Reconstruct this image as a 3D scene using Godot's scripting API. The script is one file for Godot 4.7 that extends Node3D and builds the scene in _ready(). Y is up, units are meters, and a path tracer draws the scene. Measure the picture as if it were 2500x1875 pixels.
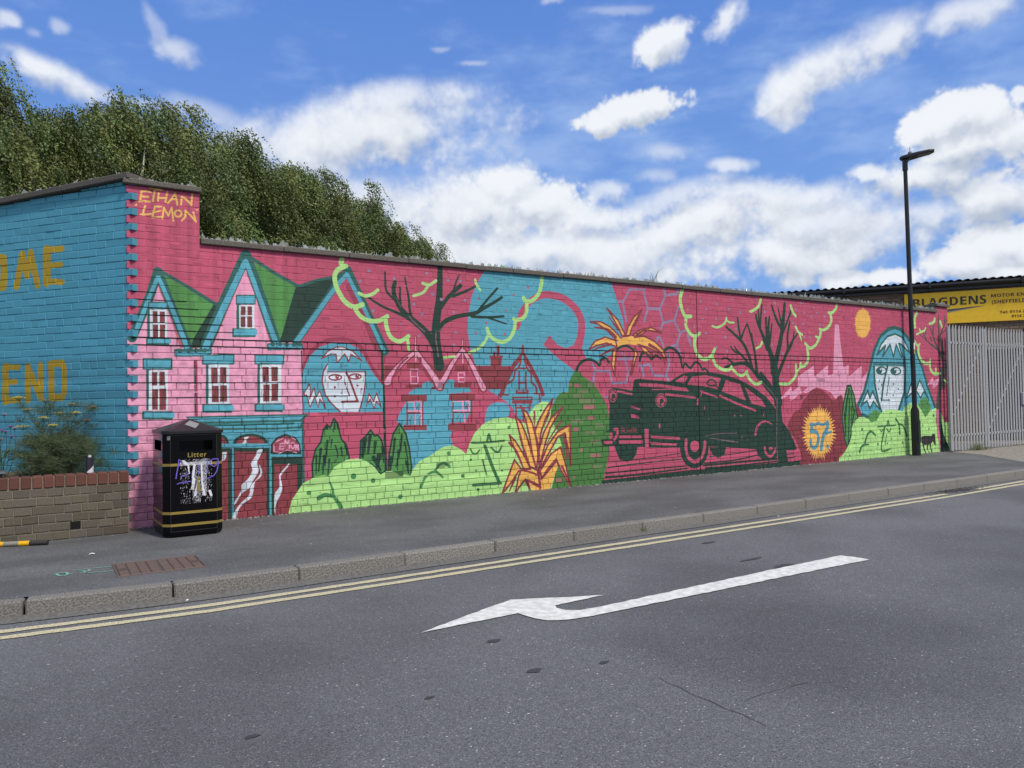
extends Node3D
# A painted brick wall beside a road: x runs along the wall, z out over the pavement and road, y up, metres.

const COURSE := 0.08
const WALL_TOP := 3.04
const TEX_W := 2048
const TEX_H := 880
const PX_PER_M := 238.0
const JOINT_X := 8.45
const BLUE_DIR := Vector3(-0.616, 0.0, -0.788)

var rng := RandomNumberGenerator.new()
var mats := {}
var used_names := {}
var canvas: Array[Image] = []
var canvas_x0: Array[float] = []
var pal := {}


# ------------------------------------------------------------------ mesh building
class MB:
	var v := PackedVector3Array()
	var n := PackedVector3Array()
	var t := PackedVector2Array()
	var t2 := PackedVector2Array()
	var c := PackedColorArray()

	func vert(p: Vector3, nn: Vector3, uv: Vector2, uv2: Vector2, col: Color) -> void:
		v.append(p)
		n.append(nn)
		t.append(uv)
		t2.append(uv2)
		c.append(col)

	func quad(a: Vector3, b: Vector3, cc: Vector3, d: Vector3, col := Color.WHITE) -> void:
		var nn := (b - a).cross(cc - a).normalized()
		for p in [a, cc, b, a, d, cc]:
			vert(p, nn, Vector2(p.x, p.z), Vector2(p.x, p.y), col)

	func tri(a: Vector3, b: Vector3, cc: Vector3, col := Color.WHITE) -> void:
		var nn := (b - a).cross(cc - a).normalized()
		for p in [a, cc, b]:
			vert(p, nn, Vector2(p.x, p.z), Vector2(p.x, p.y), col)

	func quad_n(a: Vector3, b: Vector3, cc: Vector3, d: Vector3, na: Vector3, nb: Vector3, nc: Vector3, nd: Vector3, col := Color.WHITE) -> void:
		vert(a, na, Vector2(a.x, a.z), Vector2(a.x, a.y), col)
		vert(cc, nc, Vector2(cc.x, cc.z), Vector2(cc.x, cc.y), col)
		vert(b, nb, Vector2(b.x, b.z), Vector2(b.x, b.y), col)
		vert(a, na, Vector2(a.x, a.z), Vector2(a.x, a.y), col)
		vert(d, nd, Vector2(d.x, d.z), Vector2(d.x, d.y), col)
		vert(cc, nc, Vector2(cc.x, cc.z), Vector2(cc.x, cc.y), col)

	# a box with chamfered edges
	func box(xf: Transform3D, size: Vector3, ch := 0.0, col := Color.WHITE) -> void:
		var h := size * 0.5
		if ch <= 0.0:
			var p := []
			for i in 8:
				p.append(xf * Vector3(h.x * (1 if i & 1 else -1), h.y * (1 if i & 2 else -1), h.z * (1 if i & 4 else -1)))
			quad(p[4], p[5], p[7], p[6], col)
			quad(p[1], p[0], p[2], p[3], col)
			quad(p[5], p[1], p[3], p[7], col)
			quad(p[0], p[4], p[6], p[2], col)
			quad(p[6], p[7], p[3], p[2], col)
			quad(p[0], p[1], p[5], p[4], col)
			return
		var ax := [Vector3.RIGHT, Vector3.UP, Vector3.BACK]
		var hh := [h.x, h.y, h.z]
		for k in 3:
			var a: Vector3 = ax[k]
			var b: Vector3 = ax[(k + 1) % 3]
			var d: Vector3 = ax[(k + 2) % 3]
			var ha: float = hh[k]
			var hb: float = hh[(k + 1) % 3]
			var hd: float = hh[(k + 2) % 3]
			for s in [1.0, -1.0]:
				var o: Vector3 = a * ha * s
				var u: Vector3 = b * (hb - ch)
				var w: Vector3 = d * (hd - ch) * s
				quad(xf * (o - u - w), xf * (o + u - w), xf * (o + u + w), xf * (o - u + w), col)
			# the four chamfers that run along d
			for s in [[1.0, 1.0], [-1.0, 1.0], [-1.0, -1.0], [1.0, -1.0]]:
				var sa: float = s[0]
				var sb: float = s[1]
				var e1: Vector3 = a * ha * sa + b * (hb - ch) * sb
				var e2: Vector3 = a * (ha - ch) * sa + b * hb * sb
				var l: Vector3 = d * (hd - ch) * (sa * sb)
				quad(xf * (e1 - l), xf * (e2 - l), xf * (e2 + l), xf * (e1 + l), col)
		for i in 8:
			var sx := 1.0 if i & 1 else -1.0
			var sy := 1.0 if i & 2 else -1.0
			var sz := 1.0 if i & 4 else -1.0
			var pa := xf * Vector3(h.x * sx, (h.y - ch) * sy, (h.z - ch) * sz)
			var pb := xf * Vector3((h.x - ch) * sx, h.y * sy, (h.z - ch) * sz)
			var pc := xf * Vector3((h.x - ch) * sx, (h.y - ch) * sy, h.z * sz)
			if sx * sy * sz > 0:
				tri(pa, pb, pc, col)
			else:
				tri(pa, pc, pb, col)

	# a round tube along points, radius per point
	func tube(pts: Array, rad: Array, sides := 8, col := Color.WHITE, cap := true) -> void:
		var rings := []
		var norms := []
		var up := Vector3(0.3, 0.1, 1.0).normalized()
		for i in pts.size():
			var p: Vector3 = pts[i]
			var q0: Vector3 = pts[max(i - 1, 0)]
			var q1: Vector3 = pts[min(i + 1, pts.size() - 1)]
			var d := (q1 - q0).normalized()
			var s := d.cross(up)
			if s.length() < 0.05:
				s = d.cross(Vector3.RIGHT)
			s = s.normalized()
			var w := s.cross(d).normalized()
			var ring := []
			var nr := []
			for k in sides:
				var a := TAU * k / sides
				var dir := s * cos(a) + w * sin(a)
				nr.append(dir)
				ring.append(p + dir * rad[i])
			rings.append(ring)
			norms.append(nr)
		for i in pts.size() - 1:
			for k in sides:
				var k2 := (k + 1) % sides
				quad_n(rings[i][k2], rings[i][k], rings[i + 1][k], rings[i + 1][k2], norms[i][k2], norms[i][k], norms[i + 1][k], norms[i + 1][k2], col)
		if cap:
			for e in [0, pts.size() - 1]:
				for k in range(1, sides - 1):
					if e == 0:
						tri(rings[e][0], rings[e][k], rings[e][k + 1], col)
					else:
						tri(rings[e][0], rings[e][k + 1], rings[e][k], col)

	# an upright prism over an outline (counter-clockwise seen from above), the top may be smaller
	func prism(o0: PackedVector2Array, y0: float, o1: PackedVector2Array, y1: float, top := true, bottom := false, col := Color.WHITE) -> void:
		var m := o0.size()
		for i in m:
			var j := (i + 1) % m
			quad(Vector3(o0[j].x, y0, o0[j].y), Vector3(o0[i].x, y0, o0[i].y), Vector3(o1[i].x, y1, o1[i].y), Vector3(o1[j].x, y1, o1[j].y), col)
		if top:
			flat(o1, y1, col)
		if bottom:
			var ix := Geometry2D.triangulate_polygon(o0)
			for i in range(0, ix.size(), 3):
				var a := Vector3(o0[ix[i]].x, y0, o0[ix[i]].y)
				var b := Vector3(o0[ix[i + 1]].x, y0, o0[ix[i + 1]].y)
				var d := Vector3(o0[ix[i + 2]].x, y0, o0[ix[i + 2]].y)
				if (b - a).cross(d - a).y > 0:
					tri(a, d, b, col)
				else:
					tri(a, b, d, col)

	# a level sheet
	func flat(o: PackedVector2Array, y: float, col := Color.WHITE) -> void:
		var ix := Geometry2D.triangulate_polygon(o)
		for i in range(0, ix.size(), 3):
			var a := Vector3(o[ix[i]].x, y, o[ix[i]].y)
			var b := Vector3(o[ix[i + 1]].x, y, o[ix[i + 1]].y)
			var d := Vector3(o[ix[i + 2]].x, y, o[ix[i + 2]].y)
			if (b - a).cross(d - a).y < 0:
				tri(a, d, b, col)
			else:
				tri(a, b, d, col)

	func mesh() -> ArrayMesh:
		var a := []
		a.resize(Mesh.ARRAY_MAX)
		a[Mesh.ARRAY_VERTEX] = v
		a[Mesh.ARRAY_NORMAL] = n
		a[Mesh.ARRAY_TEX_UV] = t
		a[Mesh.ARRAY_TEX_UV2] = t2
		a[Mesh.ARRAY_COLOR] = c
		var m := ArrayMesh.new()
		m.add_surface_from_arrays(Mesh.PRIMITIVE_TRIANGLES, a)
		return m


# ------------------------------------------------------------------ nodes
func numbered(called: String) -> String:
	var k: int = used_names.get(called, -1) + 1
	used_names[called] = k
	return called if k == 0 else "%s_%03d" % [called, k]


func thing(called: String, label: String, category: String, at := Vector3.ZERO, group := "") -> Node3D:
	var o := Node3D.new()
	o.name = numbered(called)
	add_child(o, true)
	o.position = at
	o.set_meta("label", label)
	o.set_meta("category", category)
	if group != "":
		o.set_meta("group", group)
	return o


func part(called: String, mesh: Mesh, mat: Material, parent: Node, kind := "") -> MeshInstance3D:
	var o := MeshInstance3D.new()
	o.name = numbered("%d/%s" % [parent.get_instance_id(), called]).get_slice("/", 1)
	o.mesh = mesh
	if mat:
		o.material_override = mat
	parent.add_child(o, true)
	if kind != "":
		o.set_meta("kind", kind)
	return o


func structure(called: String, mesh: Mesh, mat: Material, label := "") -> MeshInstance3D:
	var o := part(called, mesh, mat, self, "structure")
	o.set_meta("label", label)
	return o


func at(x: float, y: float, z: float) -> Transform3D:
	return Transform3D(Basis(), Vector3(x, y, z))


# ------------------------------------------------------------------ materials
func srgb(r: float, g: float, b: float) -> Color:
	return Color(r / 255.0, g / 255.0, b / 255.0)


func matte(key: String, col: Color, rough := 0.85, metal := 0.0) -> StandardMaterial3D:
	if mats.has(key):
		return mats[key]
	var m := StandardMaterial3D.new()
	m.resource_name = key
	m.albedo_color = col
	m.roughness = rough
	m.metallic = metal
	m.vertex_color_use_as_albedo = true
	mats[key] = m
	return m


func noise_tex(freq: float, lo: Color, hi: Color, size := 512, seed_ := 1, octaves := 4, contrast := 1.0) -> ImageTexture:
	var f := FastNoiseLite.new()
	f.seed = seed_
	f.noise_type = FastNoiseLite.TYPE_SIMPLEX_SMOOTH
	f.frequency = freq
	f.fractal_octaves = octaves
	var im := f.get_seamless_image(size, size)
	im.convert(Image.FORMAT_RGB8)
	for y in size:
		for x in size:
			var k := clampf((im.get_pixel(x, y).r - 0.5) * contrast + 0.5, 0.0, 1.0)
			im.set_pixel(x, y, lo.lerp(hi, k))
	im.generate_mipmaps()
	return ImageTexture.create_from_image(im)


# a rough mineral surface, mapped in three planes
func mineral(key: String, lo: Color, hi: Color, scale: float, freq := 0.03, seed_ := 1, rough := 0.9, relief := 0.0, contrast := 1.6) -> StandardMaterial3D:
	if mats.has(key):
		return mats[key]
	var m := StandardMaterial3D.new()
	m.resource_name = key
	m.albedo_texture = noise_tex(freq, lo, hi, 384, seed_, 5, contrast)
	m.uv1_triplanar = true
	m.uv1_world_triplanar = true
	m.uv1_scale = Vector3.ONE * scale
	m.roughness = rough
	m.vertex_color_use_as_albedo = true
	if relief > 0.0:
		m.heightmap_enabled = true
		m.heightmap_texture = m.albedo_texture
		m.heightmap_scale = relief
	mats[key] = m
	return m


# ------------------------------------------------------------------ painting the mural
func P(code: String, pts: Array, smooth := 0) -> void:
	var q := PackedVector2Array()
	for i in range(0, pts.size(), 2):
		q.append(Vector2(pts[i], pts[i + 1]) * 0.001)
	if smooth == 1:
		q = curve(q, true, 6)
	for k in canvas.size():
		fill_poly(k, q, pal[code])


func S(code: String, pts: Array, w0: float, w1: float, straight := 0) -> void:
	var q := PackedVector2Array()
	for i in range(0, pts.size(), 2):
		q.append(Vector2(pts[i], pts[i + 1]) * 0.001)
	if straight == 0 and q.size() > 2:
		q = curve(q, false, 7)
	var total := 0.0
	for i in q.size() - 1:
		total += q[i].distance_to(q[i + 1])
	var run := 0.0
	for i in q.size() - 1:
		var d := q[i].distance_to(q[i + 1])
		var steps := int(ceil(d / maxf(0.25 * minf(w0, w1) * 0.0005, 0.006)))
		for j in steps + 1:
			var f := float(j) / steps
			var w := lerpf(w0, w1, (run + d * f) / maxf(total, 0.001)) * 0.0005
			for k in canvas.size():
				fill_disc(k, q[i].lerp(q[i + 1], f), maxf(w, 0.004), pal[code])
		run += d


func D(code: String, x: float, y: float, r: float) -> void:
	for k in canvas.size():
		fill_disc(k, Vector2(x, y) * 0.001, r * 0.001, pal[code])


func curve(q: PackedVector2Array, closed: bool, per: int) -> PackedVector2Array:
	var o := PackedVector2Array()
	var m := q.size()
	var last := m if closed else m - 1
	for i in last:
		var a := q[(i - 1 + m) % m] if closed or i > 0 else q[0]
		var b := q[i]
		var c := q[(i + 1) % m]
		var d := q[(i + 2) % m] if closed or i + 2 < m else q[m - 1]
		for j in per:
			o.append(b.cubic_interpolate(c, a, d, float(j) / per))
	if not closed:
		o.append(q[m - 1])
	return o


func fill_disc(k: int, p: Vector2, r: float, col: Color) -> void:
	var im := canvas[k]
	var cx := (p.x - canvas_x0[k]) * PX_PER_M
	var cy := TEX_H - p.y * PX_PER_M
	var rr := r * PX_PER_M
	if cx + rr < 0 or cx - rr > TEX_W or cy + rr < 0 or cy - rr > TEX_H:
		return
	for y in range(int(floor(cy - rr)), int(ceil(cy + rr)) + 1):
		var dy := y + 0.5 - cy
		var s := rr * rr - dy * dy
		if s <= 0.0:
			continue
		s = sqrt(s)
		var x0 := int(round(cx - s))
		im.fill_rect(Rect2i(x0, y, int(round(cx + s)) - x0, 1), col)


func fill_poly(k: int, q: PackedVector2Array, col: Color) -> void:
	var im := canvas[k]
	var m := q.size()
	var px := PackedVector2Array()
	var lo := 1e9
	var hi := -1e9
	var left := 1e9
	var right := -1e9
	for p in q:
		var w := Vector2((p.x - canvas_x0[k]) * PX_PER_M, TEX_H - p.y * PX_PER_M)
		px.append(w)
		lo = minf(lo, w.y)
		hi = maxf(hi, w.y)
		left = minf(left, w.x)
		right = maxf(right, w.x)
	if right < 0 or left > TEX_W:
		return
	for y in range(maxi(0, int(floor(lo))), mini(TEX_H - 1, int(ceil(hi))) + 1):
		var yc := y + 0.5
		var xs := PackedFloat32Array()
		for i in m:
			var a := px[i]
			var b := px[(i + 1) % m]
			if (a.y <= yc) != (b.y <= yc):
				xs.append(a.x + (yc - a.y) / (b.y - a.y) * (b.x - a.x))
		xs.sort()
		for i in range(0, xs.size() - 1, 2):
			var x0 := int(round(xs[i]))
			im.fill_rect(Rect2i(x0, y, int(round(xs[i + 1])) - x0, 1), col)


# ------------------------------------------------------------------ bricks
# one brick in the plane x, y with its face towards +z; its paint is looked up where it stands on the wall
func brick(mb: MB, u0: float, u1: float, v0: float, v1: float, proud: float, depth: float, ch: float, tone: Color, ub: float, su: float, sv: float) -> void:
	var j := 0.0012
	var f := []
	var o := []
	var b := []
	var tilt_x := rng.randf_range(-0.0012, 0.0012)
	var tilt_y := rng.randf_range(-0.001, 0.001)
	var i := 0
	for s in [[u0, v0, 1, 1], [u1, v0, -1, 1], [u1, v1, -1, -1], [u0, v1, 1, -1]]:
		var x: float = s[0] + rng.randf_range(-j, j)
		var y: float = s[1] + rng.randf_range(-j, j)
		var z: float = proud + tilt_x * s[2] + tilt_y * s[3]
		f.append(Vector3(x + ch * s[2], y + ch * s[3], z))
		o.append(Vector3(x, y, z - ch * 0.9))
		b.append(Vector3(x, y, proud - depth))
		i += 1
	var at0 := mb.v.size()
	mb.quad(f[0], f[1], f[2], f[3], tone)
	for k in 4:
		var l := (k + 1) % 4
		mb.quad(o[k], o[l], f[l], f[k], tone)
		mb.quad(b[k], b[l], o[l], o[k], tone)
	for k in range(at0, mb.v.size()):
		var p := mb.v[k]
		mb.t[k] = Vector2((p.x - ub) * su, 1.0 - p.y * sv)


# lays bricks [u0, u1, v0, v1, proud, depth, tone, material, u origin, out of view] on a wall: the nearest ones one by one, the rest as one part per material
func lay_bricks(list: Array, parent: Node3D, eye: Vector3, su: float, sv: float, ch: float, most := 296) -> void:
	for b in list:
		var c: Vector3 = parent.transform * Vector3((b[0] + b[1]) * 0.5, (b[2] + b[3]) * 0.5, 0.0)
		b.append(c.distance_squared_to(eye) + (900.0 if b[9] else 0.0))
	list.sort_custom(func(p, q): return p[10] < q[10])
	var rest := {}
	for i in list.size():
		var b: Array = list[i]
		if i < most:
			var one := MB.new()
			brick(one, b[0], b[1], b[2], b[3], b[4], b[5], ch, b[6], b[8], su, sv)
			part("brick", one.mesh(), b[7], parent)
		else:
			if not rest.has(b[7]):
				rest[b[7]] = MB.new()
			brick(rest[b[7]], b[0], b[1], b[2], b[3], b[4], b[5], ch, b[6], b[8], su, sv)
	for m in rest:
		part("more_bricks", rest[m].mesh(), m, parent, "stuff")


func tone(lo: float, hi: float) -> Color:
	var k := rng.randf_range(lo, hi)
	return Color(k, k, k)


# ------------------------------------------------------------------ sky
var clouds := [
	[22.9,19.4,9.8,3.6,8,1.00,0.35,0.25],
	[17.8,17.9,7.0,3.3,0,0.80,0.30,0.30],
	[25.0,22.0,5.2,1.5,10,0.70,0.30,0.20],
	[29.0,13.8,11.2,3.6,0,1.10,0.50,0.30],
	[34.2,14.7,5.1,2.4,0,1.10,0.90,0.10],
	[19.5,15.2,10.6,2.5,-8,0.80,0.30,0.45],
	[40.1,10.5,12.3,3.0,0,1.10,0.50,0.35],
	[48.2,12.7,7.0,2.7,10,1.00,0.50,0.30],
	[54.8,12.1,9.0,2.3,5,0.90,0.40,0.35],
	[51.7,9.9,9.5,2.2,0,1.00,0.50,0.35],
	[45.3,14.5,4.8,1.3,12,0.70,0.40,0.20],
	[59.2,10.7,4.3,1.5,8,0.75,0.35,0.30],
	[42.2,20.5,4.1,1.5,12,1.25,1.00,0.35],
	[43.7,21.0,2.2,1.2,0,1.00,1.00,0.10],
	[39.8,20.0,1.9,1.0,0,0.90,0.80,0.45],
	[44.7,25.0,2.9,1.4,8,1.05,0.70,0.15],
	[45.7,24.3,1.8,1.1,0,0.80,0.50,0.30],
	[50.0,25.6,1.7,1.6,45,0.90,0.45,0.10],
	[55.4,21.6,3.7,1.7,28,0.95,0.35,0.20],
	[59.5,22.7,4.0,1.7,18,0.90,0.30,0.20],
	[63.9,23.2,4.1,1.3,15,0.80,0.25,0.15],
	[53.2,20.7,2.0,1.3,30,0.70,0.30,0.20],
	[49.6,16.5,1.8,0.7,-5,0.75,0.40,0.20],
	[45.0,17.6,2.8,0.8,-8,0.45,0.30,0.20],
	[44.3,16.2,2.2,0.6,0,0.40,0.30,0.30],
	[64.9,17.7,2.9,1.7,0,1.30,1.00,0.05],
	[62.1,17.2,1.8,1.3,0,1.20,1.00,0.05],
	[67.0,15.6,2.0,1.9,0,1.20,0.80,0.20],
	[64.2,15.3,4.0,1.7,5,1.20,0.70,0.75],
	[62.3,13.9,4.3,1.4,0,1.15,0.60,1.00],
	[65.6,12.5,3.0,1.4,0,1.00,0.50,0.90],
	[58.6,14.8,1.4,0.8,0,0.90,0.70,0.20],
	[67.7,18.2,0.6,0.5,0,0.90,1.00,0.10],
	[65.6,9.7,2.5,1.4,0,1.25,1.00,0.05],
	[63.5,8.8,2.7,1.1,0,1.20,0.90,0.30],
	[57.1,8.1,2.0,0.6,0,1.10,1.00,0.10],
	[59.9,7.9,1.6,0.7,0,1.20,1.00,0.05],
	[66.0,7.8,2.8,0.7,0,1.00,0.60,0.50],
	[1.5,21.2,3.3,1.1,-12,0.95,0.40,0.20],
	[3.1,20.3,2.8,0.8,-5,0.60,0.30,0.30],
	[-0.4,23.5,0.9,0.6,0,0.70,0.50,0.20],
	[2.6,23.9,0.7,0.5,0,0.45,0.25,0.10],
	[1.0,23.1,0.6,0.4,0,0.30,0.25,0.10],
	[9.7,23.6,1.5,0.9,-10,0.60,0.35,0.10],
	[8.5,24.8,1.9,0.4,-58,0.35,0.25,0.10],
	[7.7,19.9,2.5,0.7,0,0.42,0.30,0.20],
	[11.6,20.1,3.5,1.0,-15,0.40,0.25,0.20],
	[13.1,18.5,4.2,1.5,0,0.50,0.25,0.30],
	[30.6,24.3,1.3,0.2,0,0.35,0.30,0.10],
	[28.5,25.2,0.8,0.2,0,0.30,0.30,0.10],
	[48.9,15.7,1.9,0.4,0,0.40,0.30,0.10],
	[52.9,19.2,1.2,0.5,-40,0.40,0.40,0.10],
	[54.1,19.2,1.1,0.5,40,0.40,0.40,0.10],
	[37.0,27.9,1.5,0.5,0,0.50,0.40,0.10],
	[41.5,27.2,3.3,0.4,0,0.30,0.30,0.10],
	[67.3,8.3,1.4,1.7,0,1.10,0.80,0.20],
	[34.9,10.7,14.0,3.0,0,1.10,0.40,0.35],
	[26.2,10.8,10.3,4.0,0,1.10,0.40,0.40],
	[33.2,16.0,4.0,1.9,0,1.00,0.70,0.10],
	[54.9,13.7,4.5,1.2,8,0.80,0.30,0.30],
	[40.2,15.2,2.0,1.0,0,0.70,0.50,0.30],
	[50.8,14.4,5.9,1.3,-6,0.70,0.30,0.30],
	[61.4,11.7,4.6,1.2,0,0.75,0.30,0.50],
	[7.1,17.0,5.7,1.7,0,0.35,0.25,0.30],
	[38.4,13.3,5.0,1.3,0,0.90,0.50,0.20]]
var n_wide := FastNoiseLite.new()
var n_big := FastNoiseLite.new()
var n_fine := FastNoiseLite.new()


# how thick the cloud is in a direction: (depth past its edge, how clear the sky stays, grey of its base)
func cloud_at(az: float, el: float, list: Array, fine: bool) -> Vector3:
	var e := deg_to_rad(el)
	var a := deg_to_rad(az)
	var ce := cos(e)
	var dir := Vector3(sin(a) * ce, sin(e), -cos(a) * ce)
	var n1 := n_big.get_noise_3dv(dir)
	var n3 := n_big.get_noise_3dv(dir + Vector3(7.3, 1.1, 4.2))
	var n2 := n_fine.get_noise_3dv(dir)
	var n4 := n_fine.get_noise_3dv(dir + Vector3(2.3, 5.1, 9.2)) if fine else 0.0
	var n6 := n_fine.get_noise_3dv(dir * 3.1) if fine else 0.0
	var clear := 1.0
	var thick := 0.0
	var grey := 0.0
	var sum_w := 0.0001
	for c in list:
		var dx: float = az - c[0]
		if dx > 180.0:
			dx -= 360.0
		elif dx < -180.0:
			dx += 360.0
		dx *= ce
		var reach: float = maxf(c[2], c[3]) * 1.7 + 1.5
		if absf(dx) > reach:
			continue
		var dy: float = el - c[1]
		if absf(dy) > reach:
			continue
		var push: float = 0.55 * minf(c[3], 3.0) + 0.3
		dx += (n3 * 1.5 + n4 * 0.7) * push
		dy += (n1 * 0.8 + n2 * 0.6) * push
		var ca := cos(deg_to_rad(c[4]))
		var sa := sin(deg_to_rad(c[4]))
		var rx := (dx * ca + dy * sa) / float(c[2])
		var ry := (dy * ca - dx * sa) / float(c[3])
		var hard: float = c[6]
		var d: float = (1.0 - sqrt(rx * rx + ry * ry)) * 1.15 + n1 * 0.38 + n2 * 0.6 + absf(n6) * 0.55 * hard - 0.1 * hard + 0.03
		var k := smoothstep(-0.05, 1.25 - 0.95 * hard, d) * minf(1.0, float(c[5]))
		clear *= 1.0 - k
		thick = maxf(thick, d * minf(1.0, float(c[5])))
		var w := k * k + 0.00001
		sum_w += w
		grey += w * float(c[7]) * clampf(0.5 - ry * 0.75, 0.0, 1.4)
	return Vector3(thick, clear, grey / sum_w)


func sky_at(az: float, el: float, list: Array, fine := true) -> Color:
	var e := deg_to_rad(el)
	var a := deg_to_rad(az)
	var dir := Vector3(sin(a) * cos(e), sin(e), -cos(a) * cos(e))
	var up := clampf(el / 32.0, 0.0, 1.0)
	var blue := Color(0.225, 0.43, 0.8).lerp(Color(0.088, 0.205, 0.585), pow(up, 0.75))
	if el < 0.0:
		blue = blue.lerp(Color(0.22, 0.23, 0.24), clampf(-el / 3.0, 0.0, 1.0))
		if el < -3.0:
			return blue
	var here := cloud_at(az, el, list, fine)
	var n0 := n_wide.get_noise_3dv(dir)
	var n5 := n_fine.get_noise_3dv(Vector3(dir.x * 0.5, dir.y * 1.6, dir.z * 0.5))
	var veil := smoothstep(-0.3, 0.7, n0 + n5 * 0.7) * 0.4 + 0.06 * (1.0 - up)
	var out := blue.lerp(Color(0.46, 0.6, 0.86), veil)
	if here.y < 0.995:
		var above := cloud_at(az - 0.5, el + 0.95, list, false) if fine else here
		var lit := clampf((here.x - above.x) * 0.85 + 0.42, 0.0, 1.0)
		var light := clampf(0.36 + lit * 0.72 - here.z * 0.5 - 0.08 * clampf(here.x, 0.0, 1.2), 0.0, 1.0)
		var white := Color(0.43, 0.485, 0.58).lerp(Color(0.81, 0.835, 0.875), smoothstep(-0.05, 0.95, light))
		out = out.lerp(white, (1.0 - here.y) * 0.97)
	return out


func make_sky() -> ImageTexture:
	n_big.seed = 11
	n_big.frequency = 6.5
	n_big.fractal_octaves = 4
	n_wide.seed = 5
	n_wide.frequency = 2.6
	n_fine.seed = 23
	n_fine.frequency = 15.0
	n_fine.fractal_octaves = 6
	n_fine.fractal_gain = 0.62
	var all := clouds.duplicate()
	rng.seed = 77
	for i in 210:  # the same kind of broken cloud all round
		var a := rng.randf_range(-180.0, 180.0)
		var e := asin(rng.randf_range(0.03, 0.97))
		e = rad_to_deg(e)
		if a > -9.0 and a < 76.0 and e < 40.0:
			continue
		all.append([a, e, rng.randf_range(6.0, 16.0), rng.randf_range(3.5, 8.0), 0, rng.randf_range(0.8, 1.2), rng.randf_range(0.3, 0.8), rng.randf_range(0.1, 0.5)])
	var w := 480
	var im := Image.create(w, w / 2, false, Image.FORMAT_RGB8)
	for y in w / 2:
		for x in w:
			im.set_pixel(x, y, sky_at(wrapf((x + 0.5) / w * 360.0, -180.0, 180.0), 90.0 - (y + 0.5) / (w / 2) * 180.0, all, false).linear_to_srgb())
	var full := 4096
	im.resize(full, full / 2, Image.INTERPOLATE_CUBIC)
	var per := full / 360.0
	for y in range(int((90.0 - 33.0) * per), int((90.0 + 1.0) * per)):
		for x in range(int(-6.0 * per), int(74.0 * per)):
			im.set_pixel(posmod(x, full), y, sky_at((x + 0.5) / per, 90.0 - (y + 0.5) / per, clouds).linear_to_srgb())
	return ImageTexture.create_from_image(im)


# ------------------------------------------------------------------ ground textures
func asphalt_image(size: int, base: Color, seed_: int, chips: int, flecks: int) -> Image:
	var im := Image.create(size, size, false, Image.FORMAT_RGB8)
	im.fill(base)
	rng.seed = seed_
	for i in chips:
		var k := rng.randf_range(0.55, 1.5)
		var warm := rng.randf_range(-0.03, 0.03)
		var s := rng.randi_range(1, 3)
		im.fill_rect(Rect2i(rng.randi_range(0, size - 1), rng.randi_range(0, size - 1), s, rng.randi_range(1, 3)), Color(base.r * (k + warm), base.g * k, base.b * (k - warm)))
	for i in flecks:
		var k := rng.randf_range(0.45, 0.85)
		im.fill_rect(Rect2i(rng.randi_range(0, size - 1), rng.randi_range(0, size - 1), rng.randi_range(2, 6), rng.randi_range(1, 3)), Color(k, k, k * 0.97))
	im.generate_mipmaps()
	return im


func patches(w: int, h: int, seed_: int, lo: float, freq: float) -> Image:
	var f := FastNoiseLite.new()
	f.seed = seed_
	f.frequency = freq
	f.fractal_octaves = 5
	var g := f.get_image(w, h)
	g.convert(Image.FORMAT_RGB8)
	for y in h:
		for x in w:
			var k := lerpf(lo, 1.0, clampf((g.get_pixel(x, y).r - 0.5) * 1.9 + 0.6, 0.0, 1.0))
			g.set_pixel(x, y, Color(k, k, k))
	return g


func ground_mat(key: String, im: Image, metres: float, over: Image, over_metres: Vector2, over_at: Vector2, rough: float, relief: float) -> StandardMaterial3D:
	var m := StandardMaterial3D.new()
	m.resource_name = key
	m.albedo_texture = ImageTexture.create_from_image(im)
	m.uv1_scale = Vector3(1.0 / metres, 1.0 / metres, 1.0)
	m.roughness = rough
	m.detail_enabled = true
	m.detail_blend_mode = BaseMaterial3D.BLEND_MODE_MUL
	m.detail_albedo = ImageTexture.create_from_image(over)
	m.detail_uv_layer = BaseMaterial3D.DETAIL_UV_2
	m.uv2_scale = Vector3(1.0 / over_metres.x, 1.0 / over_metres.y, 1.0)
	m.uv2_offset = Vector3(-over_at.x / over_metres.x, -over_at.y / over_metres.y, 0.0)
	if relief > 0.0:
		m.heightmap_enabled = true
		m.heightmap_texture = m.albedo_texture
		m.heightmap_scale = relief
	mats[key] = m
	return m


# a level sheet whose texture coordinates are metres in x, z
func sheet(points: Array, y: float) -> ArrayMesh:
	var mb := MB.new()
	var o := PackedVector2Array()
	for p in points:
		o.append(Vector2(p[0], p[1]))
	mb.flat(o, y)
	for i in mb.v.size():
		mb.t2[i] = Vector2(mb.v[i].x, mb.v[i].z)
	return mb.mesh()


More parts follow.
